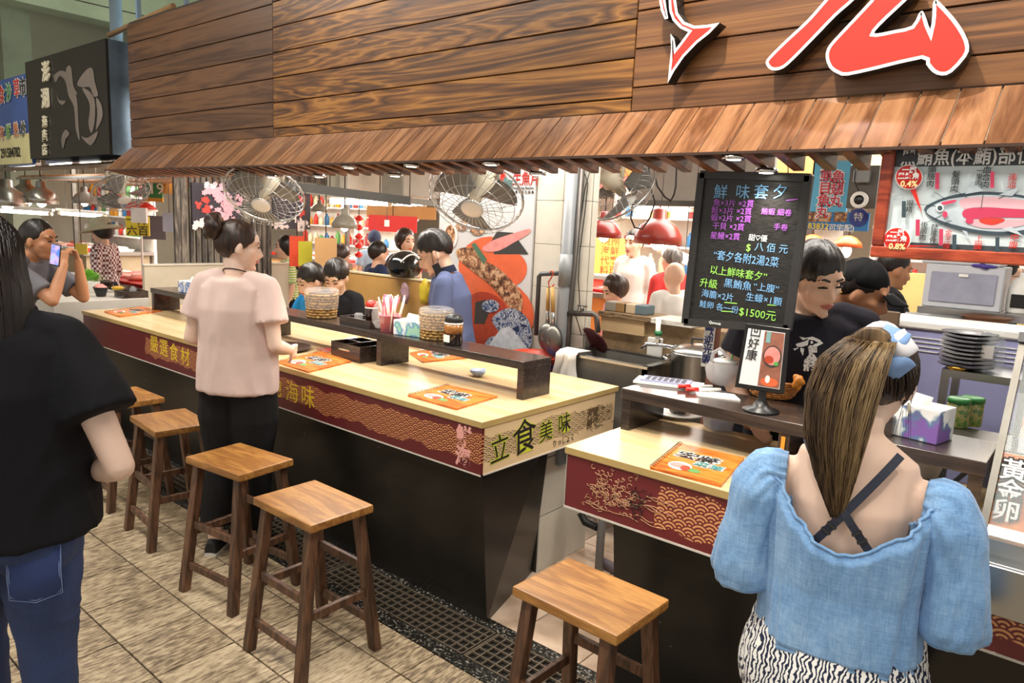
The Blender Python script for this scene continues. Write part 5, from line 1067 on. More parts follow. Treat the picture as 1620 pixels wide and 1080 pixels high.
# ------------------------------------------------------------------ orbit fans
m_wire = pm('chromed_wire', 'b8babc', .3, .9, var=0); m_blade = pm('smoky_fan_blade', '6f6f6c', .4, var=.1); m_fanbody = pm('aged_white_enamel', 'cfc6b0', .4, var=.12, vs=10)
def make_fan(lab):
    o = thing('ceiling_fan', (0, 0, 0), lab, 'fan', group='round caged fans under the awning and in the hall'); r = .235
    g = B(); prof = [(.055, .075), (.10, .074), (.16, .066), (.20, .045), (.228, .012), (r, -.02)]
    for i in range(30):
        a = 2 * pi * i / 30; g.tube([V((q * math.cos(a + .25 * (1 - q / r)), q * math.sin(a + .25 * (1 - q / r)), z)) for q, z in prof], .0018, 4)
    for q, z in ((.15, .068), (.205, .042)): g.tube([V((q * math.cos(2 * pi * i / 40), q * math.sin(2 * pi * i / 40), z)) for i in range(41)], .0018, 4)
    build(g, 'front_grille', m_wire, o, local=True, kind='stuff')
    g = B()
    for i in range(30): a = 2 * pi * i / 30; g.tube([V((q * math.cos(a), q * math.sin(a), z)) for q, z in ((r, -.02), (.22, -.055), (.16, -.085), (.08, -.095))], .0018, 4)
    g.tube([V((.17 * math.cos(2 * pi * i / 40), .17 * math.sin(2 * pi * i / 40), -.082)) for i in range(41)], .0018, 4); build(g, 'rear_grille', m_wire, o, local=True, kind='stuff')
    build(B().tube([V((r * math.cos(2 * pi * i / 48), r * math.sin(2 * pi * i / 48), -.02)) for i in range(49)], .0065, 8), 'rim', m_wire, o, local=True)
    build(B().lathe((0, 0, .07), [(0, -.006), (.055, -.004), (.057, .004), (.04, .01), (0, .012)], 24), 'badge', m_white, o, 'white centre cap', local=True)
    for s in range(3):
        b = B(); gd = []
        for i in range(9):
            q = .04 + .165 * i / 8; gd.append([V((q * math.cos(a + s * 2 * pi / 3), q * math.sin(a + s * 2 * pi / 3), .025 * (t - .5) * 2 - .012)) for t, a in [(k / 8, -.55 + 1.15 * k / 8 + .2 * i / 8) for k in range(9)]])
        b.sheet(gd); bl = build(b, 'blade', m_blade, o, local=True); bl.modifiers.new('s', 'SOLIDIFY').thickness = .003
    build(B().lathe((0, 0, -.2), [(0, 0), (.05, .002), (.07, .02), (.075, .09), (.05, .115), (.03, .2), (0, .21)], 24), 'motor', m_fanbody, o, local=True)
    return o
def place_fan(o, p, tilt, ang, spin=0):
    v = (p - CAM).normalized(); n = -v * math.cos(ang) + (RX * tilt[0] - RU * tilt[1]) * math.sin(ang); o.location = p; o.rotation_euler = n.to_track_quat('Z', 'Y').to_euler()
def mount(o, p, ztop, mt=None):
    mt = mt or m_fanbody; m = world_of(o); c0 = m @ V((0, 0, -.13)); top = V((c0.x, c0.y + .02, ztop)); s = m.to_3x3() @ X3; s.z = 0; s.normalize()
    b = B(); b.tube([c0 + s * .085, c0 + s * .09 + V((0, 0, .07)), top + s * .06 + V((0, 0, -.01))], .012, 8); b.tube([c0 - s * .085, c0 - s * .09 + V((0, 0, .07)), top - s * .06 + V((0, 0, -.01))], .012, 8); b.tube([c0 - s * .09, c0 + s * .09], .012, 8)
    b.cyl(top + V((0, 0, -.03)), top, .07, .075, 20); build(b, 'bracket', mt, o)
f1 = make_fan('big round caged fan with white cap hanging right, beside the food poster'); fans = [f1]
for lab in ('big round caged fan hanging left, in front of the blossom poster', 'round caged fan of the neighbouring stall at the far left', 'small distant caged fan in the bright hall'): fans.append(dup(f1, None, None, lab))
for o, (px, py, d, t, a) in zip(fans, ((752, 314, 3.55, (-.3, .95), .92), (417, 311, 4.35, (-.3, .95), .9), (193, 306, 6.3, (.35, .94), 1.25), (640, 345, 9.8, (.4, .9), 1.2))):
    p = od(px, py, d); place_fan(o, p, t, a)
mount(f1, None, 1.875); mount(fans[1], None, 1.875); mount(fans[2], None, 2.05); mount(fans[3], None, 2.6)
# ------------------------------------------------------------------ chalkboard, fish chart, tablet sign
cb = thing('chalkboard', (-.975, 2.42, 1.30), 'black chalkboard menu with coloured handwriting hanging from the awning', 'chalkboard')
Y = 2.43; A_, B_, C_, D_ = (oy(*q, Y) for q in ((1111, 276), (1280, 281), (1246, 520), (1085, 509)))
def quadbox(a, b_, c_, d_, t, mi=0): n = V((0, 1, 0)) * t; return B().hexa([d_, c_, c_ + n, d_ + n, a, b_, b_ + n, a + n], mi)
k_ = N('slate'); n1 = k_.noise(k_.coord((6, 1, 30), False), 6, 5, .7); k_.set(Base_Color=k_.ramp(n1, [(.3, srgb('141413')), (.7, srgb('2a2826'))]), Roughness=k_.ramp(n1, [(.35, (.25,) * 3), (.65, (.5,) * 3)]))
k_.bump(n1, .002, .5)
build(quadbox(A_, B_, C_, D_, .012), 'slate', k_.m, cb)
for a, b_ in ((A_, B_), (B_, C_), (C_, D_), (D_, A_)): build(B().bar(a.lerp(b_, -.01), a.lerp(b_, 1.01), .026, .02, up=Y3), 'frame_rail', pm('black_frame', '2b2a2a', .4), cb)
cr = (B_ - A_).normalized(); cu_ = (A_ - D_).normalized(); cen = (A_ + C_) / 2
hw = {'b': pm('chalk_blue', '7ab0e0', .8, var=0), 'p': pm('chalk_purple', 'b060d0', .8, var=0), 'g': pm('chalk_green', '9be060', .8, var=0), 'w': pm('chalk_white', 'e0e8e8', .8, var=0)}
def hand(s, px, py, size, c_, dx=None, tilt=0, sx=1.0):
    rg = random.Random(len(s) + int(px))
    q = oy(px, py, Y - .002); ti = tilt; r = (cr * math.cos(ti) + cu_ * math.sin(ti)); u = (cu_ * math.cos(ti) - cr * math.sin(ti)); text(s, size, q, r, u, hw[c_], cb, ext=.0003, sx=sx)
for s, px in (('鮮', 1140), ('味', 1175), ('套', 1204), ('夕', 1234)): hand(s, px, 305, .052, 'b')
for s, px, py in (('魚×3片 ×2貫', 1160, 322), ('鮭×3片 ×2貫', 1157, 334), ('蝦×2片 ×2貫', 1156, 346), ('干貝 ×2貫', 1152, 359), ('星鰻×2貫', 1147, 374)): hand(s, px, py, .027, 'p', tilt=.02)
for s, px, py in (('鮪蝦 細卷', 1228, 336), ('手卷', 1235, 360)): hand(s, px, py, .024, 'p')
hand('甜♡優', 1199, 377, .024, 'w'); hand('$', 1184, 392, .034, 'g'); hand('八 佰 元', 1220, 393, .032, 'b')
hand('“套夕各附2湯2菜', 1179, 410, .037, 'b', tilt=-.02, sx=.85); hand('以上鮮味套夕”', 1167, 433, .034, 'g', tilt=-.02, sx=.95)
hand('升級', 1121, 449, .034, 'g', tilt=-.02); hand('黑鮪魚', 1167, 451, .034, 'b', tilt=-.02); hand('“上腹”', 1212, 456, .031, 'b', tilt=-.02)
hand('海膽×2片', 1135, 468, .03, 'b', tilt=-.03); hand('生蠔×1顆', 1208, 474, .031, 'b', tilt=-.03); hand('鮭卵 各一份', 1137, 486, .028, 'b', tilt=-.03); hand('$1500元', 1198, 497, .037, 'g', tilt=.0)
for a, b_ in (((1244, 317), (1262, 315)), ((1146, 478), (1166, 480)), ((1214, 482), (1228, 483)), ((1141, 492), (1160, 493))):
    build(B().bar(oy(*a, Y - .001), oy(*b_, Y - .001), .003, .001, up=Y3), 'underline', hw['g'] if a[1] > 400 else hw['p'], cb)
for px, py in ((1133, 274), (1247, 279)): q = oy(px, py, Y); build(B().tube([q - V((0, 0, .01)), q + V((0, -.01, .03)), V((q.x, 2.41, 1.85))], .0025, 5), 'cord', pm('yellow_cord', 'd8c890', .8), cb)
text('Qummis', .013, oy(1131, 511, Y - .014), cr, cu_, hw['w'], cb)
# tuna chart in a red frame, hanging under the awning edge
ts = thing('tuna_chart', (-.2, 2.26, 1.56), 'red-framed tuna cuts chart hanging under the awning at the right', 'sign'); Y = 2.26
a, d_ = oy(1390, 225, Y), oy(1378, 406, Y); x0, x1, z0, z1 = d_.x, .32, d_.z, 1.905
m_redwood = wood('red_stained_frame', '7a2c18', '9c3d22', 'b55030', (3, 20, 20), .35, .5)
build(B().box(x0, x1, Y, Y + .02, z0, z1), 'panel', pm('pale_blue_white_print', 'cfdde0', .35, var=.02), ts)
for q in ((x0, x1, z0, z0 + .032), (x0, x1, z1 - .032, z1), (x0, x0 + .032, z0 + .032, z1 - .032), (x1 - .032, x1, z0 + .032, z1 - .032)): build(B().box(q[0], q[1], Y - .018, Y + .02, q[2], q[3]), 'frame_rail', m_redwood, ts, bev=.004)
build(B().box(x0 + .032, x1 - .032, Y - .002, Y, 1.828, z1 - .032), 'title_band', pm('dark_band', '2a2e30', .4), ts); LY[0] = 5
build(B().box(x0 + .032, x1 - .032, Y - .0015, Y, z0 + .032, z0 + .046), 'base_band', pm('dark_band2', '3a4448', .4), ts)
text('黑鮪魚(本鮪)部位說明', .05, V((x0 + .045, Y - .004, 1.85)), FR, UP, m_whitelet, ts, align='LEFT', bold=.0008, sx=.8)
def tp_(pl, mt, sm=1, name='printed_shape'): return pv(pl, mt, Y - .002, ts, name, sm)
m_fl = pm('fish_pale_flesh', 'd8aab4', .4, var=.1); m_fl2 = pm('fish_red_flesh', 'c43a5c', .4, var=.1); m_fsk = pm('fish_skin_print', 'b8c4cc', .4, var=.15, vs=30); m_fdk = pm('fish_dark_print', '3a4a54', .4, var=.2); m_fred = pm('fish_orange_red', 'cc3c30', .4)
tp_([(1462, 330), (1480, 318), (1510, 308), (1550, 303), (1600, 306), (1660, 318), (1720, 338), (1660, 362), (1600, 372), (1550, 370), (1505, 360), (1475, 346)], m_fdk); tp_([(1466, 333), (1490, 318), (1520, 312), (1560, 308), (1610, 312), (1660, 322), (1715, 338), (1655, 356), (1600, 366), (1550, 364), (1505, 354), (1478, 344)], m_fsk)
tp_([(1520, 315), (1560, 311), (1610, 315), (1655, 325), (1655, 332), (1600, 330), (1550, 327), (1524, 330)], m_fl); tp_([(1524, 333), (1548, 328), (1600, 330), (1680, 336), (1640, 344), (1580, 344), (1530, 346)], m_fl2); tp_([(1525, 348), (1560, 347), (1610, 347), (1640, 349), (1600, 360), (1550, 360)], m_fl); tp_([(1552, 346), (1585, 345), (1588, 350), (1570, 356), (1552, 352)], m_fred); tp_(disc(1534, 349, 6, 5), m_fl2)
tp_([(1527, 307), (1536, 286), (1556, 302)], m_fsk, 0); tp_([(1580, 308), (1614, 295), (1602, 310)], m_fsk, 0); tp_([(1522, 364), (1534, 380), (1530, 366)], m_fsk, 0); tp_([(1585, 362), (1620, 374), (1600, 358)], m_fsk, 0); tp_(disc(1487, 329, 6, 6), m_whitelet, 0); tp_(disc(1487, 329, 4, 4), m_fdk, 0); tp_(disc(1495, 339, 4, 5), m_fl2, 0); tp_([(1490, 320), (1510, 316), (1512, 319), (1494, 324)], m_fl2)
for cx, cy, tip, s in ((1438, 280, (1459, 338), '一尾\n黑鮪魚'), (1419, 379, (1485, 389), '一尾\n黑鮪魚')):
    tp_([(cx - 2, cy + 12), (cx + 8, cy + 8), tip], m_red, 0); tp_(disc(cx, cy, 22, 20), m_whitelet, 0); tp_(disc(cx, cy, 20.5, 18.5), m_red, 0); text(s, .018, oy(cx, cy - 6, Y - .02), FR, UP, m_whitelet, ts, bold=.0006, line=.9); text('0.4%' if cy < 300 else '0.8%', .022, oy(cx, cy + 11, Y - .02), FR, UP, pm('pale_yellow', 'f0e0a0', .5, var=0), ts, bold=.0006)
for s, px, py, sz, c_ in (('頭\n肢\n肉', 1473, 280, .02, 0), ('髮\n頭\n肉', 1511, 288, .02, 0), ('一\n里\n肉', 1549, 280, .016, 0), ('血\n合\n肉', 1560, 281, .02, 0), ('達\n油', 1601, 287, .02, 1), ('眼\n精', 1439, 327, .018, 0), ('後\n前\n肉', 1461, 366, .018, 0), ('琵\n琶\n骨', 1477, 370, .018, 0), ('金\n三\n絞', 1499, 379, .018, 1), ('上\n腹', 1548, 384, .02, 1), ('中\n腹', 1604, 382, .02, 1), ('大\n腹', 1640, 384, .02, 1)): text(s, sz, oy(px, py, Y - .006), FR, UP, m_red if c_ else m_ink, ts, line=.95)
for px, py, c_ in ((1483, 286, 1), (1570, 284, 1), (1430, 331, 0), (1452, 360, 1), (1489, 375, 1), (1510, 384, 0), (1578, 388, 0)): tp_([(px - 3.2, py - 13), (px + 3.2, py - 13), (px + 2.8, py + 13), (px - 3.6, py + 13)], m_fl2 if c_ else m_fdk, 0, 'label_strip')
for a, b_ in (((1478, 303), (1497, 316)), ((1513, 302), (1530, 312)), ((1556, 303), (1552, 330)), ((1612, 298), (1580, 314)), ((1446, 323), (1480, 325)), ((1466, 352), (1490, 340)), ((1482, 358), (1505, 348))): build(B().bar(oy(*a, Y - .006), oy(*b_, Y - .006), .0012, .0006, up=Y3), 'leader_line', m_fdk, ts)
for a in (-.42, .12): build(B().cyl((a, Y + .01, z1), (a, Y + .01, 1.93), .003, n=6), 'hanger', m_dsteel, ts)
# tablet-like table sign
tb_ = thing('table_sign', (-.868, 2.4, 1.031), 'black framed table sign with sashimi photo on a flared stand', 'sign'); Y = 2.385
A_, B_, C_, D_ = (oy(*q, Y) for q in ((1180, 511), (1249, 520), (1239, 624), (1162, 612))); build(quadbox(A_, B_, C_, D_, .012), 'frame', m_blackp, tb_, bev=.002)
def ins(u, v, e=.001): p = D_.lerp(C_, u).lerp(A_.lerp(B_, u), v); return p - V((0, e, 0))
def iq(u0, v0, u1, v1, mt, e, name='print'): build(B().add([ins(u0, v0, e), ins(u1, v0, e), ins(u1, v1, e), ins(u0, v1, e)], [(0, 1, 2, 3)]), name, mt, tb_)
iq(.08, .07, .92, .93, pm('pale_sheet', 'd4dade', .4, var=.03), .0012); iq(.47, .08, .91, .92, pm('dish_photo', '8a5a4a', .4, var=.3, vs=30), .0018)
tr_ = (B_ - A_).normalized(); tu_ = (A_ - D_).normalized(); text('凹\n好\n康', .04, ins(.26, .7, .002), tr_, tu_, m_ink, tb_, line=1.0)
def idisc(u, v, ru, rv, mt, e): build(B().add([ins(u + ru * math.cos(t), v + rv * math.sin(t), e) for t in [2 * pi * i / 20 for i in range(20)]], [tuple(range(20))]), 'print', mt, tb_)
idisc(.7, .55, .2, .17, m_dk, .0024); idisc(.7, .56, .17, .14, m_fishp, .003); idisc(.64, .5, .1, .06, m_ork, .0034); idisc(.8, .45, .05, .03, pm('green_garnish', '4a9a4a', .5), .0036); idisc(.7, .16, .18, .07, m_or, .0026); idisc(.66, .2, .05, .06, m_white, .003)
iq(.52, .75, .62, .92, pm('teal_cup_print', '7aa0a0', .4), .0026)
q = V((-.868, 2.415, 1.031)); build(B().lathe(q, [(.062, 0), (.06, .006), (.03, .016), (.014, .04), (.011, .08), (.011, .1), (0, .1)], 28), 'stand', m_blackp, tb_)
# welcome strip on a brown post
wp = thing('welcome_sign', (-1.18, 2.9, .0), 'white vertical welcome sign on a reddish brown post beside the stock pot', 'sign'); a, b_ = oy(1135, 512, 2.95), oy(1128, 585, 2.95)
build(B().bar(a + (a - b_) * .3, V((b_.x - .04, b_.y, .0)), .03, .03), 'post', pm('reddish_post', '8a5a48', .6), wp); a, b_ = oy(1124, 513, 2.92), oy(1117, 580, 2.92); wr = V((1, 0, 0)); wu = (a - b_).normalized(); build(B().obox((a + b_) / 2, wr * .023, V((0, .003, 0)), wu * ((a - b_).length / 2)), 'board', m_white, wp); text('歡\n迎\n光\n臨', .043, (a + b_) / 2 + V((0, -.004, 0)), wr, wu, pm('blue_ink', '22306a', .5), wp, bold=.001, line=.95)
# ------------------------------------------------------------------ things on the counters
def menu(corners, z, lab, tilt=0):
    P_ = [oz(*q, z) for q in corners]; n = Z3 * .008; o = thing('menu_board', (sum(p.x for p in P_) / 4, sum(p.y for p in P_) / 4, z), lab, 'menu', group='orange menu boards on the counters'); P_ = [p.copy() for p in P_]
    e = .0006
    build(B().hexa([p + Z3 * e for p in P_] + [p + n for p in P_]), 'board', menu_m, o, fixn=True)
    def at(u, v, h): return P_[0].lerp(P_[3], u).lerp(P_[1].lerp(P_[2], u), v) + n + Z3 * h
    def shp(u, v, ru, rv, mt, h): build(B().add([at(u + ru * math.cos(t), v + rv * math.sin(t), h) for t in [2 * pi * i / 14 for i in range(14)]], [tuple(range(14))]), 'photo', mt, o)
    shp(.33, .25, .17, .13, m_whitelet, .0003); shp(.3, .25, .12, .08, m_fishp, .0006); shp(.42, .22, .07, .08, m_ork, .0008); shp(.55, .2, .1, .06, pm('garnish_green', '5a8a4a', .5), .0006)
    r = (P_[3] - P_[0]).normalized(); u = Z3.cross(r); text('宏將', .075, at(.45, .6, .0004), r, u, m_whitelet, o, bold=.006); text('宏將', .075, at(.45, .6, .0012), r, u, m_ink, o, bold=.001); text('菜單', .05, at(.68, .42, .0004), r, u, m_whitelet, o, bold=.004); text('菜單', .05, at(.68, .42, .0012), r, u, pm('teal_ink', '3a8a8a', .5), o)
    b = B()
    for i in range(18): t = (i + .5) / 18; p = at(.02, t, 0); b.tube([p + r * (.008 * math.cos(a)) + Z3 * (.006 * math.sin(a)) for a in [2 * pi * k / 8 for k in range(9)]], .0012, 4)
    build(b, 'spiral', m_blackp, o); return o
menu_m = wood('orange_wood_print', 'b0541c', 'd0742c', 'e08a3c', (4, 14, 14), .3, .5)
menu(((645, 627), (708, 611), (787, 629), (722, 649)), .87, 'orange menu board on the long counter nearest its right corner'); menu(((437, 574), (508, 557), (556, 573), (488, 590)), .87, 'orange menu board in front of the black drawer box'); menu(((1028, 742), (1075, 703), (1177, 727), (1140, 771)), .87, 'orange menu board on the order counter'); menu(((165, 494), (225, 486), (256, 493), (190, 502)), .87, 'orange menu board at the far left end of the long counter'); menu(((648, 560), (690, 554), (752, 566), (668, 574)), .87, 'orange menu board behind the raised shelf')
def straw_basket(p, r, h, lab):
    o = thing('straw_basket', p, lab, 'basket', group='film-wrapped straw baskets on the raised shelf'); m_st_ = wood('woven_straw', '5a3f1e', 'a07a3e', 'd0aa66', (60, 60, 50), .7, .5)
    for q in range(9):
        z = h * (q + .5) / 10; rr = r * (.88 + .12 * q / 9); pts = [V((rr * (1 + .035 * math.cos(t * 14 + q * pi)) * math.cos(t), rr * (1 + .035 * math.cos(t * 14 + q * pi)) * math.sin(t), z)) for t in [2 * pi * i / 84 for i in range(85)]]; build(B().tube(pts, h * .052, 6), 'straw_coil', m_st_, o, local=True)
    build(B().lathe((0, 0, 0), [(r * .84, .002), (r * .86, h * .9), (r * .5, h * .93), (0, h * .9)], 24), 'filling', pm('dark_straw', '4a3520', .8, var=.3, vs=40), o, local=True)
    b = B(); rg = random.Random(int(p.x * 100)); prof = [(r * 1.06, h * .35), (r * 1.1, h * .6), (r * 1.12, h * .9), (r * 1.06, h * 1.06), (r * .8, h * 1.1), (r * .3, h * 1.06)]
    b.loft([[V((q * (1 + .03 * noise.noise(V((math.cos(t) * 4, math.sin(t) * 4, z * 30)))) * math.cos(t), q * (1 + .03 * noise.noise(V((math.cos(t) * 4, math.sin(t) * 4, z * 30 + 5)))) * math.sin(t), z)) for t in [2 * pi * i / 32 for i in range(32)]] for q, z in prof], cap=False); build(b, 'plastic_film', m_clear, o, local=True)
straw_basket(V((-3.50, 2.51, 1.041)), .088, .155, 'film-wrapped straw basket in front of the boy in black'); straw_basket(V((-2.565, 2.52, 1.041)), .08, .145, 'film-wrapped straw basket beside the round sauce jar')
def bottle(p, h, r, cap, liq, lab, cat='bottle'):
    o = thing('sauce_bottle', p, lab, cat); build(B().lathe((0, 0, 0), [(r * .9, 0), (r, .005), (r, h * .62), (r * .93, h * .68), (r * .93, h * .7), (0, h * .7)], 20), 'glass', liq, o, local=True); build(B().lathe((0, 0, h * .7), [(r * .97, 0), (r * 1.0, h * .1), (r * .85, h * .22), (r * .35, h * .3), (0, h * .3)], 20), 'cap', cap, o, local=True); build(B().lathe((0, 0, h * .66), [(r * 1.02, 0), (r * 1.02, h * .05), (r * .9, h * .05), (r * .9, 0)], 20), 'band', m_white, o, local=True); return o
m_soy = pm('dark_soy', '1f110b', .08, var=0, coat=.6); m_redcap = pm('clear_red_cap', 'a8281e', .25); m_browncap = pm('dark_red_cap', '5a2018', .3)
bottle(V((-4.02, 2.5, 1.041)), .15, .03, m_browncap, m_soy, 'dark sauce bottle beside the woman in pink'); bottle(V((-3.06, 2.515, 1.055)), .13, .034, m_redcap, m_soy, 'soy sauce bottle with a red cap in the black tray')
o = bottle(V((-2.395, 2.47, 1.041)), .15, .045, m_blackp, m_soy, 'round dark sauce jar at the right end of the raised shelf'); build(B().lathe((0, 0, .055), [(.0455, 0), (.0455, .045), (.044, .045), (.044, 0)], 20), 'amber_part', pm('amber', '8a5a2a', .15), o, local=True); build(B().box(-.02, .02, -.0465, -.046, .015, .05), 'sticker', m_paper, o, local=True)
ty = thing('condiment_tray', (-3.1, 2.5, 1.041), 'shallow black tray with salt shaker and soy bottle on the raised shelf', 'tray'); b = B(); b.box(-3.24, -2.98, 2.44, 2.57, 1.041, 1.049); build(b, 'base', m_shelf, ty)
for q in ((-3.24, -2.98, 2.44, 2.448), (-3.24, -2.98, 2.562, 2.57), (-3.24, -3.232, 2.448, 2.562), (-2.988, -2.98, 2.448, 2.562)): build(B().box(*q, 1.049, 1.085), 'side', m_shelf, ty)
build(B().lathe((-3.15, 2.5, 1.05), [(.022, 0), (.024, .04), (.02, .055), (0, .058)], 16), 'salt_shaker', m_clear, label='small clear salt shaker in the black tray', cat='shaker')
def tissue(p, sx, sy, sz, rz, lab, c1, c2):
    o = thing('tissue_box', p, lab, 'box', rz, group='tissue boxes on the counters'); k_ = N('tissue_print_' + c1 + c2); nn = k_.noise(k_.coord((1, 1, 1), False), 16, 2, .5); k_.set(Base_Color=k_.ramp(nn, [(.42, srgb('e4e6e6')), (.5, srgb(c1)), (.58, srgb(c2))]), Roughness=.5)
    build(B().box(-sx / 2, sx / 2, -sy / 2, sy / 2, 0, sz), 'carton', k_.m, o, local=True, bev=.002); build(B().box(-sx / 2 + .001, sx / 2 - .001, -sy / 2 + .001, sy / 2 - .001, sz, sz + .0015), 'top_panel', m_white, o, local=True)
    build(B().add([(-.04, 0, sz + .002), (.04, .004, sz + .002), (.05, -.006, sz + .03), (-.03, .012, sz + .035)], [(0, 1, 2, 3)]), 'tissue', m_paper, o, local=True); return o
tissue(V((-2.72, 2.5, 1.041)), .16, .10, .075, .25, 'blue green tissue box between the pink straw holder and the straw basket', '4a90b8', '9ac8b0'); tissue(V((-4.22, 2.5, 1.041)), .17, .10, .075, 0, 'blue tissue box right of the woman in pink', '4a78b8', '88b0d8'); tissue(V((-5.0, 2.5, 1.041)), .2, .11, .08, .1, 'blue and white tissue box at the left end of the raised shelf', '3a68b0', 'b8c8e4'); tissue(V((-.42, 2.5, 1.031)), .19, .12, .10, -.2, 'white tissue box with dark building print beside the seated woman', '5a7a9a', '7a5aa0')
# pink straw holder
ps = thing('straw_holder', (-2.87, 2.48, 1.041), 'pink plastic basket full of wrapped straws on the raised shelf', 'holder'); m_pinkp = pm('pink_plastic', 'd8808c', .35); b = B()
r0, r1, h = .058, .068, .085
build(B().lathe((-2.87, 2.48, 1.041), [(r0, 0), (r1, h), (r1 + .006, h), (r1 + .006, h + .006), (r1 - .004, h + .006), (r0 - .004, .005), (0, .004)], 4, A=X3 * 1.2), 'basket', m_pinkp, ps)
rg = random.Random(3); b1, b2 = B(), B()
for i in range(46): a = rg.uniform(0, 6.28); q = V((-2.87 + rg.uniform(-.04, .04), 2.48 + rg.uniform(-.035, .035), 1.05)); t = q + V((rg.uniform(-.045, .045), rg.uniform(-.035, .035), rg.uniform(.15, .185))); (b1 if i % 3 else b2).tube([q, t], .0042, 5)
build(b1, 'paper_straws', pm('pale_straw_paper', 'e6d2c4', .6), ps, kind='stuff'); build(b2, 'pink_straws', pm('pink_straw', 'd8506a', .5), ps, kind='stuff')
b = B(); b.loft([[V((-2.9 + (q * (1 + .2 * noise.noise(V((math.cos(t) * 3, math.sin(t) * 3, z * 20)))) * math.cos(t)), 2.43 + q * .5 * math.sin(t), z)) for t in [2 * pi * i / 24 for i in range(24)]] for q, z in ((.02, 1.06), (.045, 1.09), (.05, 1.13), (.035, 1.17), (.012, 1.2))]); build(b, 'plastic_bag', m_clear, ps)
# black drawer boxes with compartments
def drawer_box(p, lab, rz=0):
    o = thing('cutlery_box', p, lab, 'box', rz, group='black cutlery boxes on the long counter'); sx, sy, h = .26, .2, .085; t = .008
    build(B().box(-sx / 2, sx / 2, -sy / 2, sy / 2, 0, .04), 'drawer_case', m_shelf, o, local=True); fr = build(B().box(-sx / 2 - .001, sx / 2 + .001, -sy / 2 - .004, -sy / 2 - .0005, .004, h), 'drawer_front', m_shelf, o, local=True)
    build(B().box(-.05, .05, -sy / 2 - .012, -sy / 2 - .004, .05, .058), 'handle', m_chrome, fr, local=True)
    for q in ((-sx / 2, sx / 2, sy / 2 - t, sy / 2), (-sx / 2, -sx / 2 + t, -sy / 2, sy / 2), (sx / 2 - t, sx / 2, -sy / 2, sy / 2), (-.004, .004, -sy / 2, sy / 2), (-sx / 2, 0, -.004, .004)): build(B().box(*q, .04, h), 'side', m_shelf, o, local=True)
    return o
drawer_box(V((-3.08, 2.465, .871)), 'black cutlery box with a steel handle in front of the raised shelf', -.05); drawer_box(V((-4.75, 2.5, .871)), 'black cutlery box with a steel handle left of the woman in pink', .0)
b = B(); b.lathe((-3.53, 2.265, .871), [(.13, 0), (.155, .012), (.16, .02), (.152, .02), (.13, .006), (0, .005)], 40); build(b, 'serving_tray', pm('dark_lacquer', '4a3a34', .3), label='round dark brown tray in front of the woman in pink', cat='tray')
pl = thing('noodle_plate', (-3.45, 2.78, .871), 'white plate of pale noodles under the raised shelf', 'plate'); build(B().lathe((-3.45, 2.78, .871), [(.06, 0), (.11, .018), (.115, .022), (.1, .02), (.06, .006), (0, .006)], 32), 'plate', m_white, pl); rg = random.Random(8); b = B()
for i in range(60): q = V((-3.45 + rg.gauss(0, .03), 2.78 + rg.gauss(0, .03), .888 + rg.random() * .012)); a = rg.random() * 6.28; b.tube([q + V((.02 * math.cos(a + t * .5), .02 * math.sin(a + t * .5), .004 * math.sin(t))) for t in range(6)], .002, 4)
build(b, 'noodles', pm('noodle', 'd6b074', .5), pl, kind='stuff')
b = B(); rg = random.Random(12)
def crumple(p, r, mt, name, lab, cat, sq=(1, 1, .5), seed=0, parent=None):
    b = B(); b.ell(p, (r * sq[0], r * sq[1], r * sq[2]), None, 18, 12); b.v = [tuple(V(v) + (V(v) - V(p)).normalized() * r * .45 * noise.noise(V(v) * (1.6 / r) + V((seed, 0, 0)))) for v in b.v]; zmin = min(v[2] for v in b.v); return build(b, name, mt, parent, lab, cat)
crumple(V((-2.36, 2.62, .893)), .035, pm('blue_white_wrapper', 'a8b4cc', .4, var=.3, vs=40), 'candy_wrapper', 'crumpled blue and white wrapper behind the raised shelf', 'wrapper', (1.3, 1, .5), 2)
crumple(V((-5.05, 2.62, .915)), .07, pm('orange_red_bag', 'd8401e', .4), 'plastic_bag', 'orange red plastic bag under the left end of the raised shelf', 'bag', (1.5, 1, .6), 5)
for i in range(2): build(B().obox((-3.36 + .05 * i, 2.44 + .02 * i, .8745 + .006 * i), V((.06, -.015, 0)), V((.01, .03, 0)), V((0, 0, .003))), 'napkin_packet', pm('red_white_packet%d' % i, 'c05048' if i else 'b8786a', .5, var=.3, vs=60), label=('lower' if i == 0 else 'upper') + ' red printed packet beside the round tray', cat='packet')
# ------------------------------------------------------------------ things on and around the order counter
zs_ = 1.031
q = oz(1058, 607, zs_); pc = thing('price_pad', q, 'stapled pad of striped price sheets on the order counter shelf', 'pad'); r = (oz(1110, 612, zs_) - oz(1010, 600, zs_)).normalized(); u = Z3.cross(r)
build(B().obox(q + Z3 * .004, r * .13, u * .06, Z3 * .004), 'sheets', m_paper, pc); build(B().obox(q + Z3 * .012 + r * -.01, r * .095, u * .045, Z3 * .004), 'top_sheet', pm('blue_grey_sheet', '8a8ea8', .6), pc)
for i in range(7):
    for jj in range(3): build(B().obox(q + Z3 * .0165 + r * (-.08 + i * .023) + u * (-.028 + jj * .026), r * .008, u * .008, Z3 * .0004), 'price_cell', m_ink, pc)
for i, (px, py, lab) in enumerate(((1097, 611, 'red-capped white marker pen further left on the shelf'), (1110, 616, 'red-capped white marker pen further right on the shelf'))):
    q = oz(px, py, zs_ + .012); o = thing('marker_pen', q, lab, 'pen', group='marker pens on the order counter'); d = (r + u * .55).normalized(); build(B().cyl(q - d * .015, q + d * .075, .007, n=10), 'barrel', m_white, o); build(B().cyl(q - d * .06, q - d * .013, .0078, n=10), 'cap', m_red, o)
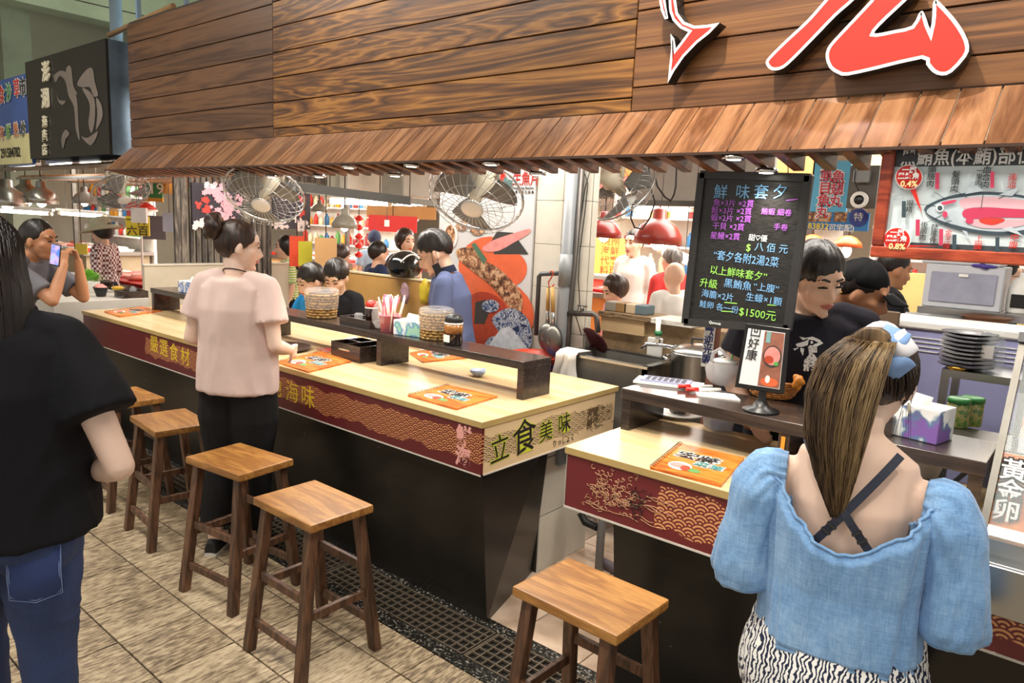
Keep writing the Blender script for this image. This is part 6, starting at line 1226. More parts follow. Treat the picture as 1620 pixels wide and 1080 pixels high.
q = oz(1133, 625, zs_ + .002); o = thing('order_pad', q, 'white ruled order pad beside the marker pens', 'pad'); build(B().obox(q, r * .075, (u * .6 - r * .2).normalized() * .045, Z3 * .003), 'sheets', m_paper, o)
for i in range(5): build(B().obox(q + Z3 * .0034 + u * (-.025 + i * .012), r * .055, u * .0008, Z3 * .0002), 'ruled_line', m_ink, o)
q = oz(1133, 612, zs_); o = thing('drink_bag', q + V((0, .06, 0)), 'white plastic bag with a lidded cup and straw beside the order pad', 'bag'); q = q + V((0, .07, 0)); build(B().lathe(q, [(.032, 0), (.045, .09), (.048, .092), (.046, .1), (0, .102)], 20), 'cup', m_white, o); build(B().cyl(q + V((.02, 0, .1)), q + V((.028, 0, .135)), .004, n=8), 'straw', pm('green_straw', '7ab87a', .4), o)
b = B(); b.loft([[q + V((w_ * (1 + .2 * noise.noise(V((math.cos(t) * 3, math.sin(t) * 3, z * 25)))) * math.cos(t), w_ * .9 * math.sin(t), z)) for t in [2 * pi * i / 24 for i in range(24)]] for w_, z in ((.05, .003), (.07, .02), (.072, .06), (.062, .09))], cap=False); b.tube([q + V((-.06, 0, .085)), q + V((-.055, 0, .12)), q + V((-.03, 0, .14)), q + V((0, 0, .12)), q + V((.03, 0, .09))], .008, 8); build(b, 'film', pm('white_film', 'e4e2e4', .4, alpha=.45), o)
m_wick = wood('orange_wicker', '8a4e1c', 'c07a34', 'dca055', (50, 50, 90), .5, .6)
def wick(p, r0, r1, h, lab):
    o = thing('wicker_bowl', p, lab, 'basket', group='orange wicker baskets by the order counter')
    for i in range(8): t = i / 7; rr = r0 + (r1 - r0) * t ** .7; build(B().tube([V((rr * (1 + .02 * math.cos(a * 16 + i * pi)) * math.cos(a), rr * (1 + .02 * math.cos(a * 16 + i * pi)) * math.sin(a), .006 + h * t)) for a in [2 * pi * k / 64 for k in range(65)]], h * .085, 6), 'wicker_coil', m_wick, o, local=True)
    build(B().lathe((0, 0, 0), [(r0 * .95, .004), (r0 * .6, .01), (0, .008)], 20), 'base', m_wick, o, local=True); return o
wick(oz(1205, 632, zs_) + V((.0, .1, 0)), .07, .10, .06, 'orange wicker basket on the shelf behind the table sign'); wick(oz(1197, 680, .871) + V((.0, .03, 0)), .055, .095, .075, 'orange wicker basket under the order counter shelf')
crumple(oz(1244, 612, 1.11) + V((0, .12, 0)), .028, pm('orange_fruit', 'e08a2a', .4), 'orange_slice', 'orange piece sticking out of the wicker basket', 'fruit', (.7, .7, 1), 4)
a = oz(1238, 645, zs_); o = thing('black_bin', V((-.58, 2.52, zs_)), 'black box holding crumpled foil on the order counter shelf', 'box')
for qd in ((-.70, -.46, 2.42, 2.43), (-.70, -.46, 2.61, 2.62), (-.70, -.69, 2.43, 2.61), (-.47, -.46, 2.43, 2.61)): build(B().box(*qd, zs_, zs_ + .06), 'side', m_shelf, o)
build(B().box(-.69, -.47, 2.43, 2.61, zs_, zs_ + .008), 'base', m_shelf, o)
crumple(V((-.6, 2.52, zs_ + .06)), .06, pm('crumpled_foil', 'd0d0ce', .25, .6), 'foil', 'crumpled silver foil in the black box', 'foil', (1.1, .9, .9), 9)
m_grn = pm('green_lid', '2f7a3a', .35); k_ = N('pickle_jar_print'); nn = k_.noise(k_.coord((1, 1, 1), False), 30, 3, .6); k_.set(Base_Color=k_.ramp(nn, [(.4, srgb('3f7a3a')), (.5, srgb('b8a86a')), (.6, srgb('5a8a3a'))]), Roughness=.3); m_jarp = k_.m
for i, (p, lab) in enumerate(((V((-.33, 2.70, .9)), 'green-lidded jar, left of the pair behind the tissue box'), (V((-.255, 2.72, .9)), 'green-lidded jar, right of the pair behind the tissue box'))):
    p = oz((1508, 1530)[i], (678, 676)[i], 1.0) + V((0, .05, 0)); p.z = 1.0; o = thing('pickle_jar', p, lab, 'jar', group='green-lidded jars'); build(B().lathe((0, 0, 0), [(.034, 0), (.036, .005), (.036, .075), (.033, .085), (0, .085)], 20), 'jar', m_jarp, o, local=True); build(B().lathe((0, 0, .084), [(.037, 0), (.037, .014), (.03, .018), (0, .018)], 20), 'lid', m_grn, o, local=True)
st = thing('side_shelf', (-.3, 2.86, 0), 'dark side shelf behind the order counter holding the green jars', 'shelf'); build(B().box(-.45, -.1, 2.67, 2.9, .97, .9995), 'top', m_dsteel, st)
for x in (-.43, -.12): build(B().box(x - .015, x + .015, 2.8, 2.88, 0, .97), 'leg', m_dsteel, st)
q = oz(1072, 655, .871); o = thing('stone_bowl', q, 'dark grey bowl on a white plate under the order counter shelf', 'bowl'); build(B().lathe((0, 0, 0), [(.06, 0), (.115, .012), (.12, .016), (.06, .006), (0, .006)], 28), 'plate', m_white, o, local=True); build(B().lathe((0, 0, .012), [(.035, 0), (.04, .02), (.062, .04), (.066, .06), (.06, .06), (.045, .03), (0, .02)], 24), 'bowl', pm('grey_stoneware', '5a5850', .5), o, local=True)
q = oz(1135, 678, .871); o = thing('plastic_tub', q, 'clear plastic tub with a blue carton under the order counter shelf', 'tub'); build(B().lathe((0, 0, 0), [(.045, 0), (.05, .005), (.062, .11), (.066, .112), (.06, .108), (.046, .008), (0, .006)], 4, A=X3 * 1.2), 'tub', pm('cloudy_plastic', 'd8dae0', .25, alpha=.6), o, local=True); build(B().box(-.02, .02, -.02, .02, .008, .08), 'carton', pm('blue_carton', '7a80c0', .5), o, local=True)
q = oz(1448, 748, .871); build(B().lathe(q, [(.06, 0), (.066, .004), (.085, .07), (.09, .072), (.082, .07), (.06, .006), (0, .005)], 28), 'white_tub', m_white, label='white round tub under the shelf beside the seated woman', cat='tub')
q = V((-.757, 2.335, .95)); text('1', .07, V((-.757, 2.338, .95)), FR, UP, pm('orange_number', 'e0902a', .4), c2, name='number_one', bold=.003)
o = thing('till_box', (-.6, 2.5, .871), 'low black box with an open top under the order counter shelf', 'box'); build(B().box(-.72, -.5, 2.42, 2.6, .871, .93), 'body', m_shelf, o, bev=.003); build(B().box(-.70, -.52, 2.44, 2.58, .93, .932), 'inset', m_blackp, o)
# glass display case
gc = thing('display_case', (.15, 2.2, .871), 'glass fronted steel display case at the right edge of the order counter', 'display case')
x0, x1 = -.168, .6; m_pane = pm('case_glass', 'dfe8ea', .03, var=0, alpha=.16)
build(B().box(x0, x1, 1.90, 2.55, .871, .915), 'base', m_steel, gc, bev=.003); build(B().box(x0, x1, 1.885, 1.90, .80, .915), 'front_skirt', m_steel, gc, bev=.002)
y0, z0, y1, z1 = 1.97, .935, 2.27, 1.385
build(B().box(x0, x1, 1.955, 1.985, .915, .95), 'sill', m_steel, gc); build(B().box(x0, x1, 2.25, 2.55, 1.385, 1.41), 'top_panel', m_steel, gc)
build(B().hexa([V((x0 + .02, y0, z0)), V((x1, y0, z0)), V((x1, y0 + .005, z0)), V((x0 + .02, y0 + .005, z0)), V((x0 + .02, y1, z1)), V((x1, y1, z1)), V((x1, y1 + .005, z1)), V((x0 + .02, y1 + .005, z1))]), 'front_pane', m_pane, gc)
build(B().prism([(y0, z0), (2.55, z0), (2.55, z1), (y1, z1)], V((x0 + .006, 0, 0)), Y3, Z3, X3 * .004), 'side_pane', m_pane, gc)
for a, b_ in ((V((x0 + .01, y0, z0)), V((x0 + .01, y1, z1))), (V((x0 + .01, 2.55, z0)), V((x0 + .01, 2.55, z1))), (V((x0 + .01, y1, z1)), V((x0 + .01, 2.55, z1)))): build(B().bar(a, b_, .016, .016), 'frame_bar', m_dsteel, gc)
for x in (.0, .1, .2): build(B().cyl((x, 2.4, .95), (x, 2.4, 1.385), .008, n=8), 'shelf_rod', m_chrome, gc)
build(B().box(x0 + .03, x1, 2.25, 2.5, 1.13, 1.137), 'shelf', m_pane, gc); rg = random.Random(6)
o = thing('golden_roe_sign', (-.05, 2.02, .95), 'orange wooden price sign with white characters in the display case', 'sign'); a, b_, c_, d_ = V((-.158, 2.015, .965)), V((-.02, 2.015, .965)), V((-.02, 2.10, 1.125)), V((-.158, 2.10, 1.125))
build(B().hexa([a, b_, b_ + V((0, .006, 0)), a + V((0, .006, 0)), d_, c_, c_ + V((0, .006, 0)), d_ + V((0, .006, 0))]), 'board', menu_m, o); sr = X3; su = (d_ - a).normalized(); text('黃\n金\n卵', .056, V((-.122, 2.0515, 1.045)), sr, su, m_ink, o, bold=.004, line=.9); text('黃\n金\n卵', .056, V((-.122, 2.049, 1.045)), sr, su, m_whitelet, o, bold=.0008, line=.9)
b = B(); g = [[V((-.06 + .36 * i / 20, 1.92 + .05 * jj / 8, .916 + .03 * math.sin(pi * jj / 8) ** .5 * (1 - .2 * math.sin(i * .9)))) for i in range(21)] for jj in range(9)]; b.sheet(g); o = build(b, 'folded_towel', m_cloth, label='folded white towel with a pink edge on the display case ledge', cat='towel'); build(B().tube([p + V((0, .0, .003)) for p in g[6]], .004, 5), 'pink_edge', pm('pink_trim', 'd8808a', .8), o)
for i in range(5):
    p = V((-.08 + .14 * i, 2.38, 1.1375)); crumple(p + V((0, 0, .02)), .035, pm('fish_fillet_%d' % (i % 2), ('c8a090', 'b0b4b8')[i % 2], .3), 'fish_portion', ('first', 'second', 'third', 'fourth', 'fifth')[i] + ' pale fish portion from the left on the display case shelf', 'fish', (1.4, 1, .5), i)
# steel shelving and storage at the back right
rk = thing('steel_table', oy(1500, 640, 3.35), 'steel frame table carrying black plates behind the display case', 'table'); T = oy(1490, 583, 3.3); x0, z = T.x, T.z; x1 = x0 + .42
build(B().box(x0, x1, 3.3, 3.62, z - .03, z), 'top', m_steel, rk)
for x in (x0 + .015, x1 - .015):
    for y in (3.315, 3.605): build(B().box(x - .015, x + .015, y - .015, y + .015, 0, z - .03), 'leg', m_steel, rk)
build(B().bar((x0 + .03, 3.6, .55), (x1 - .03, 3.6, z - .06), .02, .02), 'brace', m_steel, rk)
q = oy(1528, 572, 3.4); q.z = z + .0005; m_bplate = pm('black_glazed_plate', '1a1715', .18)
for i in range(9): build(B().lathe((q.x + .004 * math.sin(i * 2), q.y, q.z + i * .0165), [(.05, 0), (.095, .011), (.1, .015), (.09, .015), (.05, .005), (0, .004)], 28), 'black_plate', m_bplate, label=('bottom', 'second', 'third', 'fourth', 'fifth', 'sixth', 'seventh', 'eighth', 'topmost')[i] + ' black plate from below in the stack on the steel table', cat='plate', group='stack of black plates')
q = oy(1515, 580, 3.33); q.z = z + .0005; build(B().lathe(q, [(.032, 0), (.034, .01), (.03, .013), (0, .013)], 20), 'jar_lid', pm('brass_lid', 'c89a3c', .3, .9), label='brass coloured jar lid beside the black plates', cat='lid')
q = oy(1562, 575, 3.38); q.z = z + .0005; o = thing('glass_jar', q, 'clear glass storage jar beside the black plates', 'jar'); build(B().lathe((0, 0, 0), [(.05, 0), (.055, .006), (.055, .12), (.04, .145), (.045, .16), (.041, .16), (.036, .145), (.051, .118), (.051, .008), (0, .006)], 24), 'jar', m_pane, o, local=True); build(B().box(-.02, .02, -.0565, -.055, .06, .11), 'label_paper', m_paper, o, local=True)
wf = thing('storage_freezer', (-.7, 4.3, 0), 'pale lavender chest freezer behind the cooks', 'freezer'); p0, p1 = oy(1405, 505, 3.75), oy(1560, 640, 3.75)
wf.location = (p0.x + .3, 3.9, 0); build(B().box(p0.x, p0.x + .8, 3.75, 4.05, .05, p0.z - .03), 'body', pm('lavender_enamel', '9a9cc4', .35, var=.08), wf, bev=.01); build(B().box(p0.x - .01, p0.x + .81, 3.74, 4.055, p0.z - .03, p0.z + .01), 'lid', m_white, wf, bev=.008)
for i in range(4): build(B().box(p0.x + .01, p0.x + .79, 3.746, 3.75, p0.z - .07 - i * .02, p0.z - .066 - i * .02), 'rib', m_white, wf)
ss = thing('steel_shelf', (-.4, 4.6, 0), 'long steel shelf carrying the plastic drawers at the back right', 'shelf'); p0, p1 = oy(1452, 482, 4.45), oy(1620, 502, 4.45); zt = (p0.z + p1.z) / 2; build(B().box(p0.x, p1.x + .5, 4.45, 4.85, zt - .04, zt), 'board', m_steel, ss)
for x in (p0.x + .02, p1.x + .48):
    for y in (4.47, 4.83): build(B().box(x - .015, x + .015, y - .015, y + .015, 0, zt - .04), 'leg', m_steel, ss)
m_cl = pm('cloudy_drawer_plastic', 'c4c6cc', .3, var=.05); m_cl2 = pm('drawer_front_grey', '9c9eb0', .25, var=.15, vs=8)
for i, (py0, py1, lab) in enumerate(((422, 484, 'lower translucent storage box with a drawer front on the steel shelf'), (395, 422, 'upper translucent storage box with a drawer front on the steel shelf'))):
    a, b_ = oy(1457, py1, 4.5), oy(1583, py1, 4.5); zl = zt + .001 if i == 0 else zt + .235; h = .232 if i == 0 else .2; o = thing('storage_box', (a.x, 4.6, zl), lab, 'storage box', group='translucent plastic drawers'); xr = b_.x
    build(B().box(a.x, xr, 4.5, 4.8, zl, zl + h), 'case', m_cl, o, bev=.006); d_ = build(B().box(a.x + .03, xr - .03, 4.492, 4.5, zl + .03, zl + h - .04), 'drawer_front', m_cl2, o, bev=.004); build(B().box(a.x + .16, xr - .16, 4.484, 4.492, zl + h - .06, zl + h - .045), 'handle', m_white, d_)
q = oy(1552, 448, 4.48); crumple(V((q.x, 4.497, zt + .236)), .03, pm('purple_plastic2', '4a3a90', .4), 'purple_clip', 'purple plastic clip on the front of the drawers', 'clip', (2, .5, .4), 3)
a, b_ = oy(1432, 503, 4.3), oy(1525, 512, 4.3); build(B().cyl(a, b_, .035, n=18), 'grey_tube', m_pvc, ss)
q = oy(1560, 508, 4.3); build(B().lathe(q - V((0, 0, .03)), [(.06, 0), (.11, .05), (.115, .055), (.1, .05), (0, .01)], 24), 'brown_bowl', pm('brown_clay', '6a4428', .6), label='brown bowl under the steel shelf', cat='bowl')
q = oy(1612, 478, 4.5); q.z = zt + .001; o = thing('detergent_bottle', V((q.x, 4.6, zt + .001)), 'white bottle with a black label at the right edge of the steel shelf', 'bottle'); build(B().lathe((0, 0, 0), [(.06, 0), (.065, .01), (.065, .12), (.05, .17), (.022, .19), (.022, .21), (0, .21)], 20), 'body', m_white, o, local=True); build(B().box(-.04, .04, -.067, -.064, .03, .1), 'label_sticker', m_blackp, o, local=True)
p = oy(1385, 510, 3.7); build(B().box(p.x - .16, p.x + .1, 3.68, 3.71, 1.05, p.z + .06), 'chopping_board', pm('worn_brown_board', '6a5440', .7), label='worn brown board standing behind the capped cook', cat='board', bev=.004)
# blue fish-ball sign, speaker, meter box and lamps behind the cooks
bs_ = thing('fish_ball_sign', (-1.1, 5.2, 1.6), 'blue fish ball stall sign with red characters behind the chalkboard', 'sign'); Y = 5.2
def boxpx(px0, py0, px1, py1, Y, th=.02): a, b_ = oy(px0, py0, Y), oy(px1, py1, Y); return B().box(min(a.x, b_.x), max(a.x, b_.x), Y, Y + th, min(a.z, b_.z), max(a.z, b_.z))
m_bls = pm('sky_blue_print', '5ab0d8', .45, var=.08); m_dr = pm('crimson_print', 'c02040', .45)
build(boxpx(1290, 255, 1338, 336, Y), 'upper_panel', m_bls, bs_); build(boxpx(1268, 334, 1372, 366, Y), 'lower_panel', pm('blue_print', '2f7ab8', .45), bs_)
for s, px, py in (('虱目魚丸', 1304, 308), ('魚翅丸', 1324, 300)): text('\n'.join(s), .085, oy(px, py, Y - .003), FR, UP, m_whitelet, bs_, bold=.008, line=.95); text('\n'.join(s), .085, oy(px, py, Y - .008), FR, UP, m_dr, bs_, bold=.001, line=.95)
text('683832', .055, oy(1291, 358, Y - .003), FR, UP, pm('yellow_print', 'f0d040', .4, var=0), bs_, bold=.001); text('(可宅配)', .05, oy(1329, 361, Y - .003), FR, UP, m_whitelet, bs_, bold=.001)
for px in (1282, 1304, 1329): build(boxpx(px - 9, 335, px + 10, 351, Y - .004, .004), 'dish_photo', m_skew, bs_)
q = oy(1358, 344, Y - .005); build(B().cyl(q, q + V((0, .004, 0)), .06, n=24), 'badge', pm('deep_blue_print', '2a3a8a', .4), bs_); text('特', .06, q + V((0, -.002, 0)), FR, UP, m_whitelet, bs_)
sp_ = oy(1359, 316, 4.9); o = thing('wall_speaker', sp_, 'round white speaker hanging behind the tuna chart', 'speaker'); build(B().lathe((0, 0, 0), [(.03, -.06), (.05, -.02), (.052, 0), (.04, .004), (0, .004)], 24, A=X3, Bv=Z3, Cz=-Y3), 'body', m_white, o, local=True); build(B().lathe((0, -.004, 0), [(.03, 0), (.028, .003), (0, .003)], 20, A=X3, Bv=Z3, Cz=-Y3), 'cone', m_blackp, o, local=True); build(B().tube([V((0, .02, .03)), V((-.05, .03, .12)), V((-.06, .04, HZ - sp_.z))], .004, 5), 'cable', m_blackp, o, local=True)
mb = thing('meter_box', oy(1361, 290, 5.0), 'grey electric meter box behind the tuna chart', 'box'); build(boxpx(1346, 262, 1384, 330, 5.0, .05), 'board', pm('grey_board', '5a5650', .6), mb); build(boxpx(1351, 268, 1373, 288, 4.94, .06), 'cover', pm('clear_grey_cover', '8a8c8c', .2), mb, bev=.004)
for i, (px, py, d, lab) in enumerate(((1285, 388, 6.0, 'orange lamp shade left behind the cooks'), (1340, 391, 5.6, 'orange lamp shade right behind the cooks'))):
    p = od(px, py, d); o = thing('pendant_lamp', p, lab, 'lamp', group='orange pendant lamps'); build(B().lathe((0, 0, 0), [(.11, 0), (.1, .035), (.06, .075), (.02, .09), (0, .09)], 24), 'shade', pm('orange_shade', 'e0602a', .4), o, local=True); build(B().ell((0, 0, -.03), (.035, .035, .05)), 'bulb', m_lampw, o, local=True); build(B().cyl((0, 0, .09), (0, 0, HZ - p.z), .003, n=5), 'cord', m_blackp, o, local=True)
p = oy(1330, 440, 6.0); pcn = thing('pale_counter', (p.x, 6.33, 0), 'pale yellow stall counter with green strips behind the cooks', 'counter'); build(B().box(p.x - .9, p.x + 1.2, 6.3, 6.36, .0, oy(1330, 424, 6.3).z), 'panel', pm('pale_ochre_panel', 'c8b070', .6), pcn)
for px0, px1, col in ((1262, 1290, '3aa03a'), (1316, 1334, '2f9a3a'), (1358, 1372, '3aa86a')): build(boxpx(px0, 412, px1, 424, 6.3, .02), 'awning_strip', pm('strip_' + col, col, .6), pcn)
hang(bs_, oy(1314, 256, 5.21)); hang(mb, oy(1365, 262, 5.02)); hang(mb, oy(1350, 262, 5.02))
# ------------------------------------------------------------------ neighbouring stall on the left
ns = thing('neighbour_sign', (-6.5, 2.28, 2.0), 'black sign box with cream characters and a grey fish drawing, left of the fascia', 'sign')
k_ = N('black_gloss_sign'); n1 = k_.noise(k_.coord((1, 1, 1), False), 2, 3); k_.set(Base_Color=k_.ramp(n1, [(.3, srgb('0c0b0a')), (.7, srgb('171411'))]), Roughness=.3)
build(B().box(-7.42, -5.76, 2.28, 2.30, 1.995, 2.80), 'face_panel', k_.m, ns); build(B().box(-7.42, -5.755, 2.30, 2.62, 1.995, 2.80), 'box_body', pm('blue_grey_steel', '5a6a78', .35, .6, var=.25, vs=5), ns)
m_crl = pm('cream_letter', 'd8d0b4', .5, var=.1); m_gfish = pm('grey_brown_print', '6a6058', .5, var=.15)
for s, px, py, sz in (('澎', 74, 116, .17), ('湖', 73, 158, .17), ('海', 72, 194, .1), ('產', 72, 216, .1), ('店', 72, 238, .1)): q = oy(px, py, 2.275); text(s, sz, q, FR, UP, m_crl, ns, bold=.003, ext=.006)
LY[0] = 0
for pl in ([(85, 120), (95, 112), (105, 115), (112, 130), (118, 142), (122, 160), (124, 195), (126, 222), (120, 205), (117, 170), (108, 150), (104, 130), (95, 120), (88, 130)], [(104, 112), (112, 105), (116, 135), (122, 148), (112, 150)], [(122, 132), (135, 112), (146, 108), (150, 130), (155, 150), (148, 152), (142, 138), (130, 138)], [(130, 140), (142, 145), (150, 160), (150, 190), (145, 210), (140, 195), (142, 165)], [(152, 155), (160, 165), (162, 185), (152, 205), (154, 180)], [(128, 215), (138, 218), (155, 208), (144, 230)], [(104, 205), (110, 212), (104, 220), (100, 235), (97, 225), (98, 214)], [(90, 150), (94, 158), (104, 160), (98, 166), (92, 160)]): pv(pl, m_gfish, 2.279, ns, 'fish_print', 1)
b2 = thing('blue_sign', (-8.2, 2.3, 1.95), 'blue and yellow printed stall sign at the left edge', 'sign'); build(B().box(-9.6, -7.44, 2.3, 2.33, 1.96, 2.72), 'panel', pm('deep_blue_panel', '3a5a9c', .4, var=.25, vs=2), b2)
build(B().box(-9.6, -7.44, 2.297, 2.3, 1.96, 2.22), 'lower_band', pm('cream_band', 'd8cf98', .45, var=.15), b2)
for s, px, py, col in (('食', 3, 152, 'c83a34'), ('沙', 14, 148, '3a9a4a'), ('草', 27, 142, 'd83a30'), ('市', 37, 140, '2a2a2a'), ('海', 4, 213, 'd07a50'), ('鮮', 14, 210, '7aa858'), ('熱', 26, 207, 'd88a50'), ('炒', 37, 206, '5a5a4a')): q = oy(px, py, 2.292); text(s, .17 if py < 180 else .14, q, FR, UP, m_whitelet, b2, bold=.008); text(s, .17 if py < 180 else .14, q - V((0, .006, 0)), FR, UP, pm('ink_' + col, col, .5, var=0), b2, bold=.001)
text('291584782', .12, oy(16, 242, 2.29), FR, UP, m_ink, b2, bold=.002)
# shed roof edge and tubes under the neighbour's sign
nr = thing('neighbour_canopy', (-8, 2.3, 1.9), 'brown canopy edge with orange panels below the black sign', 'canopy'); build(B().hexa([V((-10, 2.15, 1.88)), V((-5.8, 2.15, 1.88)), V((-5.8, 2.6, 1.985)), V((-10, 2.6, 1.95)), V((-10, 2.15, 1.90)), V((-5.8, 2.15, 1.90)), V((-5.8, 2.6, 1.99)), V((-10, 2.6, 1.97))]), 'board', pm('brown_canopy', '5a4a3c', .5), nr)
m_cop = pm('copper_panel', 'b8743a', .25, .5, var=.2, vs=8)
for i in range(3): build(B().box(-10.2, -6.3, 3.0 + .55 * i, 3.45 + .55 * i, 1.9, 1.93), 'ceiling_panel', m_cop, nr)
for i in range(4): build(B().box(-10.2, -6.3, 2.97 + .55 * i, 2.985 + .55 * i, 1.88, 1.91), 'panel_joint', m_steel, nr)
def tube_lamp(a, b_, lab, r=.018, mt=None):
    o = thing('fluorescent_lamp', (a + b_) / 2, lab, 'lamp', group='fluorescent tubes in the hall'); d = (b_ - a).normalized(); build(B().cyl(a, b_, r, n=10), 'tube', mt or m_lamp, o); build(B().bar(a - d * .04 + Z3 * (r * 1.9), b_ + d * .04 + Z3 * (r * 1.9), .06, .03), 'batten', m_white, o)
    for t in (.15, .85): hang(o, a.lerp(b_, t) + Z3 * (r * 2)) if a.y > 2.75 else None
    for p in (a, b_): build(B().cyl(p - d * .02, p + d * .02, r * 1.15, n=10), 'end_cap', m_fanbody, o)
tube_lamp(oy(22, 268, 2.7), oy(58, 265, 2.7), 'short tube lamp leftmost under the black sign'); tube_lamp(oy(80, 263, 2.7), oy(118, 260, 2.7), 'tube lamp in the middle under the black sign'); tube_lamp(oy(128, 262, 2.7), oy(163, 259, 2.7), 'tube lamp rightmost under the black sign')
tube_lamp(oy(196, 278, 3.0), oy(235, 275, 3.0), 'tube lamp left above the neighbour\'s round fan'); tube_lamp(oy(243, 273, 3.0), oy(286, 271, 3.0), 'tube lamp right above the number sign')
nc = thing('neighbour_counter', (-7, 2.2, 0), 'pale grey counter of the neighbouring stall where the man in grey leans', 'counter'); build(B().box(-9.5, -5.83, 1.88, 2.55, .68, .92), 'top_block', pm('pale_stone', 'b8b2a8', .5, var=.06), nc, bev=.004); build(B().box(-9.4, -5.95, 2.0, 2.5, 0, .68), 'base', m_black, nc); build(B().hexa([V((-5.93, 1.92, 0)), V((-5.87, 1.92, 0)), V((-5.87, 1.98, 0)), V((-5.93, 1.98, 0)), V((-5.98, 1.92, .68)), V((-5.92, 1.92, .68)), V((-5.92, 1.98, .68)), V((-5.98, 1.98, .68))]), 'leg', pm('grey_leg', '8a8680', .5), nc)
NZ = .9205
o = thing('green_plant', V((-6.35, 2.32, NZ)), 'small bright green plant in a white pot on the neighbour\'s counter', 'plant'); build(B().lathe((0, 0, 0), [(.05, 0), (.075, .09), (.078, .095), (.06, .09), (0, .085)], 24), 'pot', m_white, o, local=True); rg = random.Random(21); b = B()
for i in range(260): a = rg.uniform(0, 6.28); e = rg.uniform(.1, 1.5); d = V((math.cos(a) * math.cos(e), math.sin(a) * math.cos(e), math.sin(e))); s = d.cross(Z3).normalized() * .009; p = V((0, 0, .085)) + d * rg.uniform(.04, .085); b.add([p - s, p + s, p + d * .03 + s * .3, p + d * .03 - s * .3], [(0, 1, 2, 3)])
build(b, 'leaves', pm('fresh_green', '7ab83a', .5, var=.25, vs=30), o, local=True, kind='stuff')
def dish(p, r, h, mt, lab, food=None, fc=None):
    o = thing('small_bowl', p, lab, 'bowl', group='bowls on the neighbour\'s counter'); build(B().lathe((0, 0, 0), [(r * .55, 0), (r * .6, .004), (r, h), (r * 1.03, h), (r * .9, h * .9), (r * .5, h * .25), (0, h * .2)], 24), 'bowl', mt, o, local=True)
    if fc: b = B(); b.ell((0, 0, h * .8), (r * .8, r * .8, h * .5), None, 14, 8); b.v = [tuple(V(v) * (1 + .15 * noise.noise(V(v) * 60))) for v in b.v]; build(b, 'food', pm('food_' + fc, fc, .5, var=.2, vs=40), o, local=True)
dish(oz(160, 469, NZ), .055, .075, m_blackp, 'black bowl of pink fish on the neighbour\'s counter edge', 1, 'e08a80'); dish(oz(137, 462, NZ), .06, .045, pm('dark_green_glaze', '4a5a4a', .3), 'dark green bowl left of the black bowl'); dish(oz(158, 455, NZ) + V((0, .06, 0)), .06, .05, m_blackp, 'black bowl with a ladle handle behind the pink fish bowl', 1, '3a2a20'); dish(oz(183, 462, NZ) + V((0, 0.02, 0)), .05, .04, m_gold, 'small yellow dish right of the pink fish bowl', 1, 'c89a3a')
bx = thing('black_tray_box', oz(210, 468, NZ), 'open black condiment box at the end of the neighbour\'s counter', 'box'); q = oz(208, 470, NZ)
for qd in ((-.13, .13, -.08, -.07), (-.13, .13, .07, .08), (-.13, -.12, -.07, .07), (.12, .13, -.07, .07), (-.12, .12, -.07, .07)): build(B().box(q.x + qd[0] * .6, q.x + qd[1] * .6, q.y + qd[2] * 1.2, q.y + qd[3] * 1.2, NZ, NZ + (.055 if qd != (-.12, .12, -.07, .07) else .006)), 'side', m_shelf, bx)
build(B().lathe(q + V((.03, 0, .007)), [(.025, 0), (.025, .06), (.015, .08), (0, .085)], 14), 'shaker', m_pane, label='clear shaker standing in the open black condiment box', cat='shaker')
# display stall beyond the beige partition
def goods(parent_lab, p, sx, sy, nx, ny, cols, z, grp, seed):
    rg = random.Random(seed); n = 0
    for i in range(nx):
        for jj in range(ny):
            n += 1; c_ = cols[(i + jj * 2) % len(cols)]; q = p + V((sx * (i + .5) / nx - sx / 2, sy * (jj + .5) / ny - sy / 2, 0)); o = thing('goods_tray', V((q.x, q.y, z)), '%s seafood tray, %s row, %s from the left, %s' % (('white', 'red', 'pale')[n % 3], ('front', 'middle', 'back')[min(jj, 2)], ('first', 'second', 'third', 'fourth', 'fifth', 'sixth')[min(i, 5)], parent_lab), 'tray', group=grp)
            w_, d_ = sx / nx * .46, sy / ny * .46; build(B().hexa([V((-w_ * .9, -d_ * .9, 0)), V((w_ * .9, -d_ * .9, 0)), V((w_ * .9, d_ * .9, 0)), V((-w_ * .9, d_ * .9, 0)), V((-w_, -d_, .03)), V((w_, -d_, .03)), V((w_, d_, .03)), V((-w_, d_, .03))]), 'tray', (m_white, m_red, m_paper)[n % 3], o, local=True)
            for k in range(3): b = B(); b.ell((rg.uniform(-w_, w_) * .5, rg.uniform(-d_, d_) * .5, .045), (w_ * .5, d_ * .4, .025), None, 10, 6); build(b, 'seafood', pm('goods_' + c_, c_, .4, var=.25, vs=25), o, local=True)
SC = ('e8d8c8', 'e8a898', 'd86a58', 'f0e4d8', 'c8b8a8')
ds = thing('display_table', (-8.6, 4.2, 0), 'long seafood display table in the left hall', 'table'); build(B().box(-9.6, -7.3, 3.2, 5.6, .78, .82), 'top', m_steel, ds); build(B().box(-9.5, -7.4, 3.3, 5.5, 0, .78), 'base', pm('pale_base', 'b0aca0', .6), ds)
goods('on the left hall table', V((-8.3, 4.3, 0)), 1.7, 2.2, 4, 3, SC, .8205, 'seafood trays in the left hall', 3)
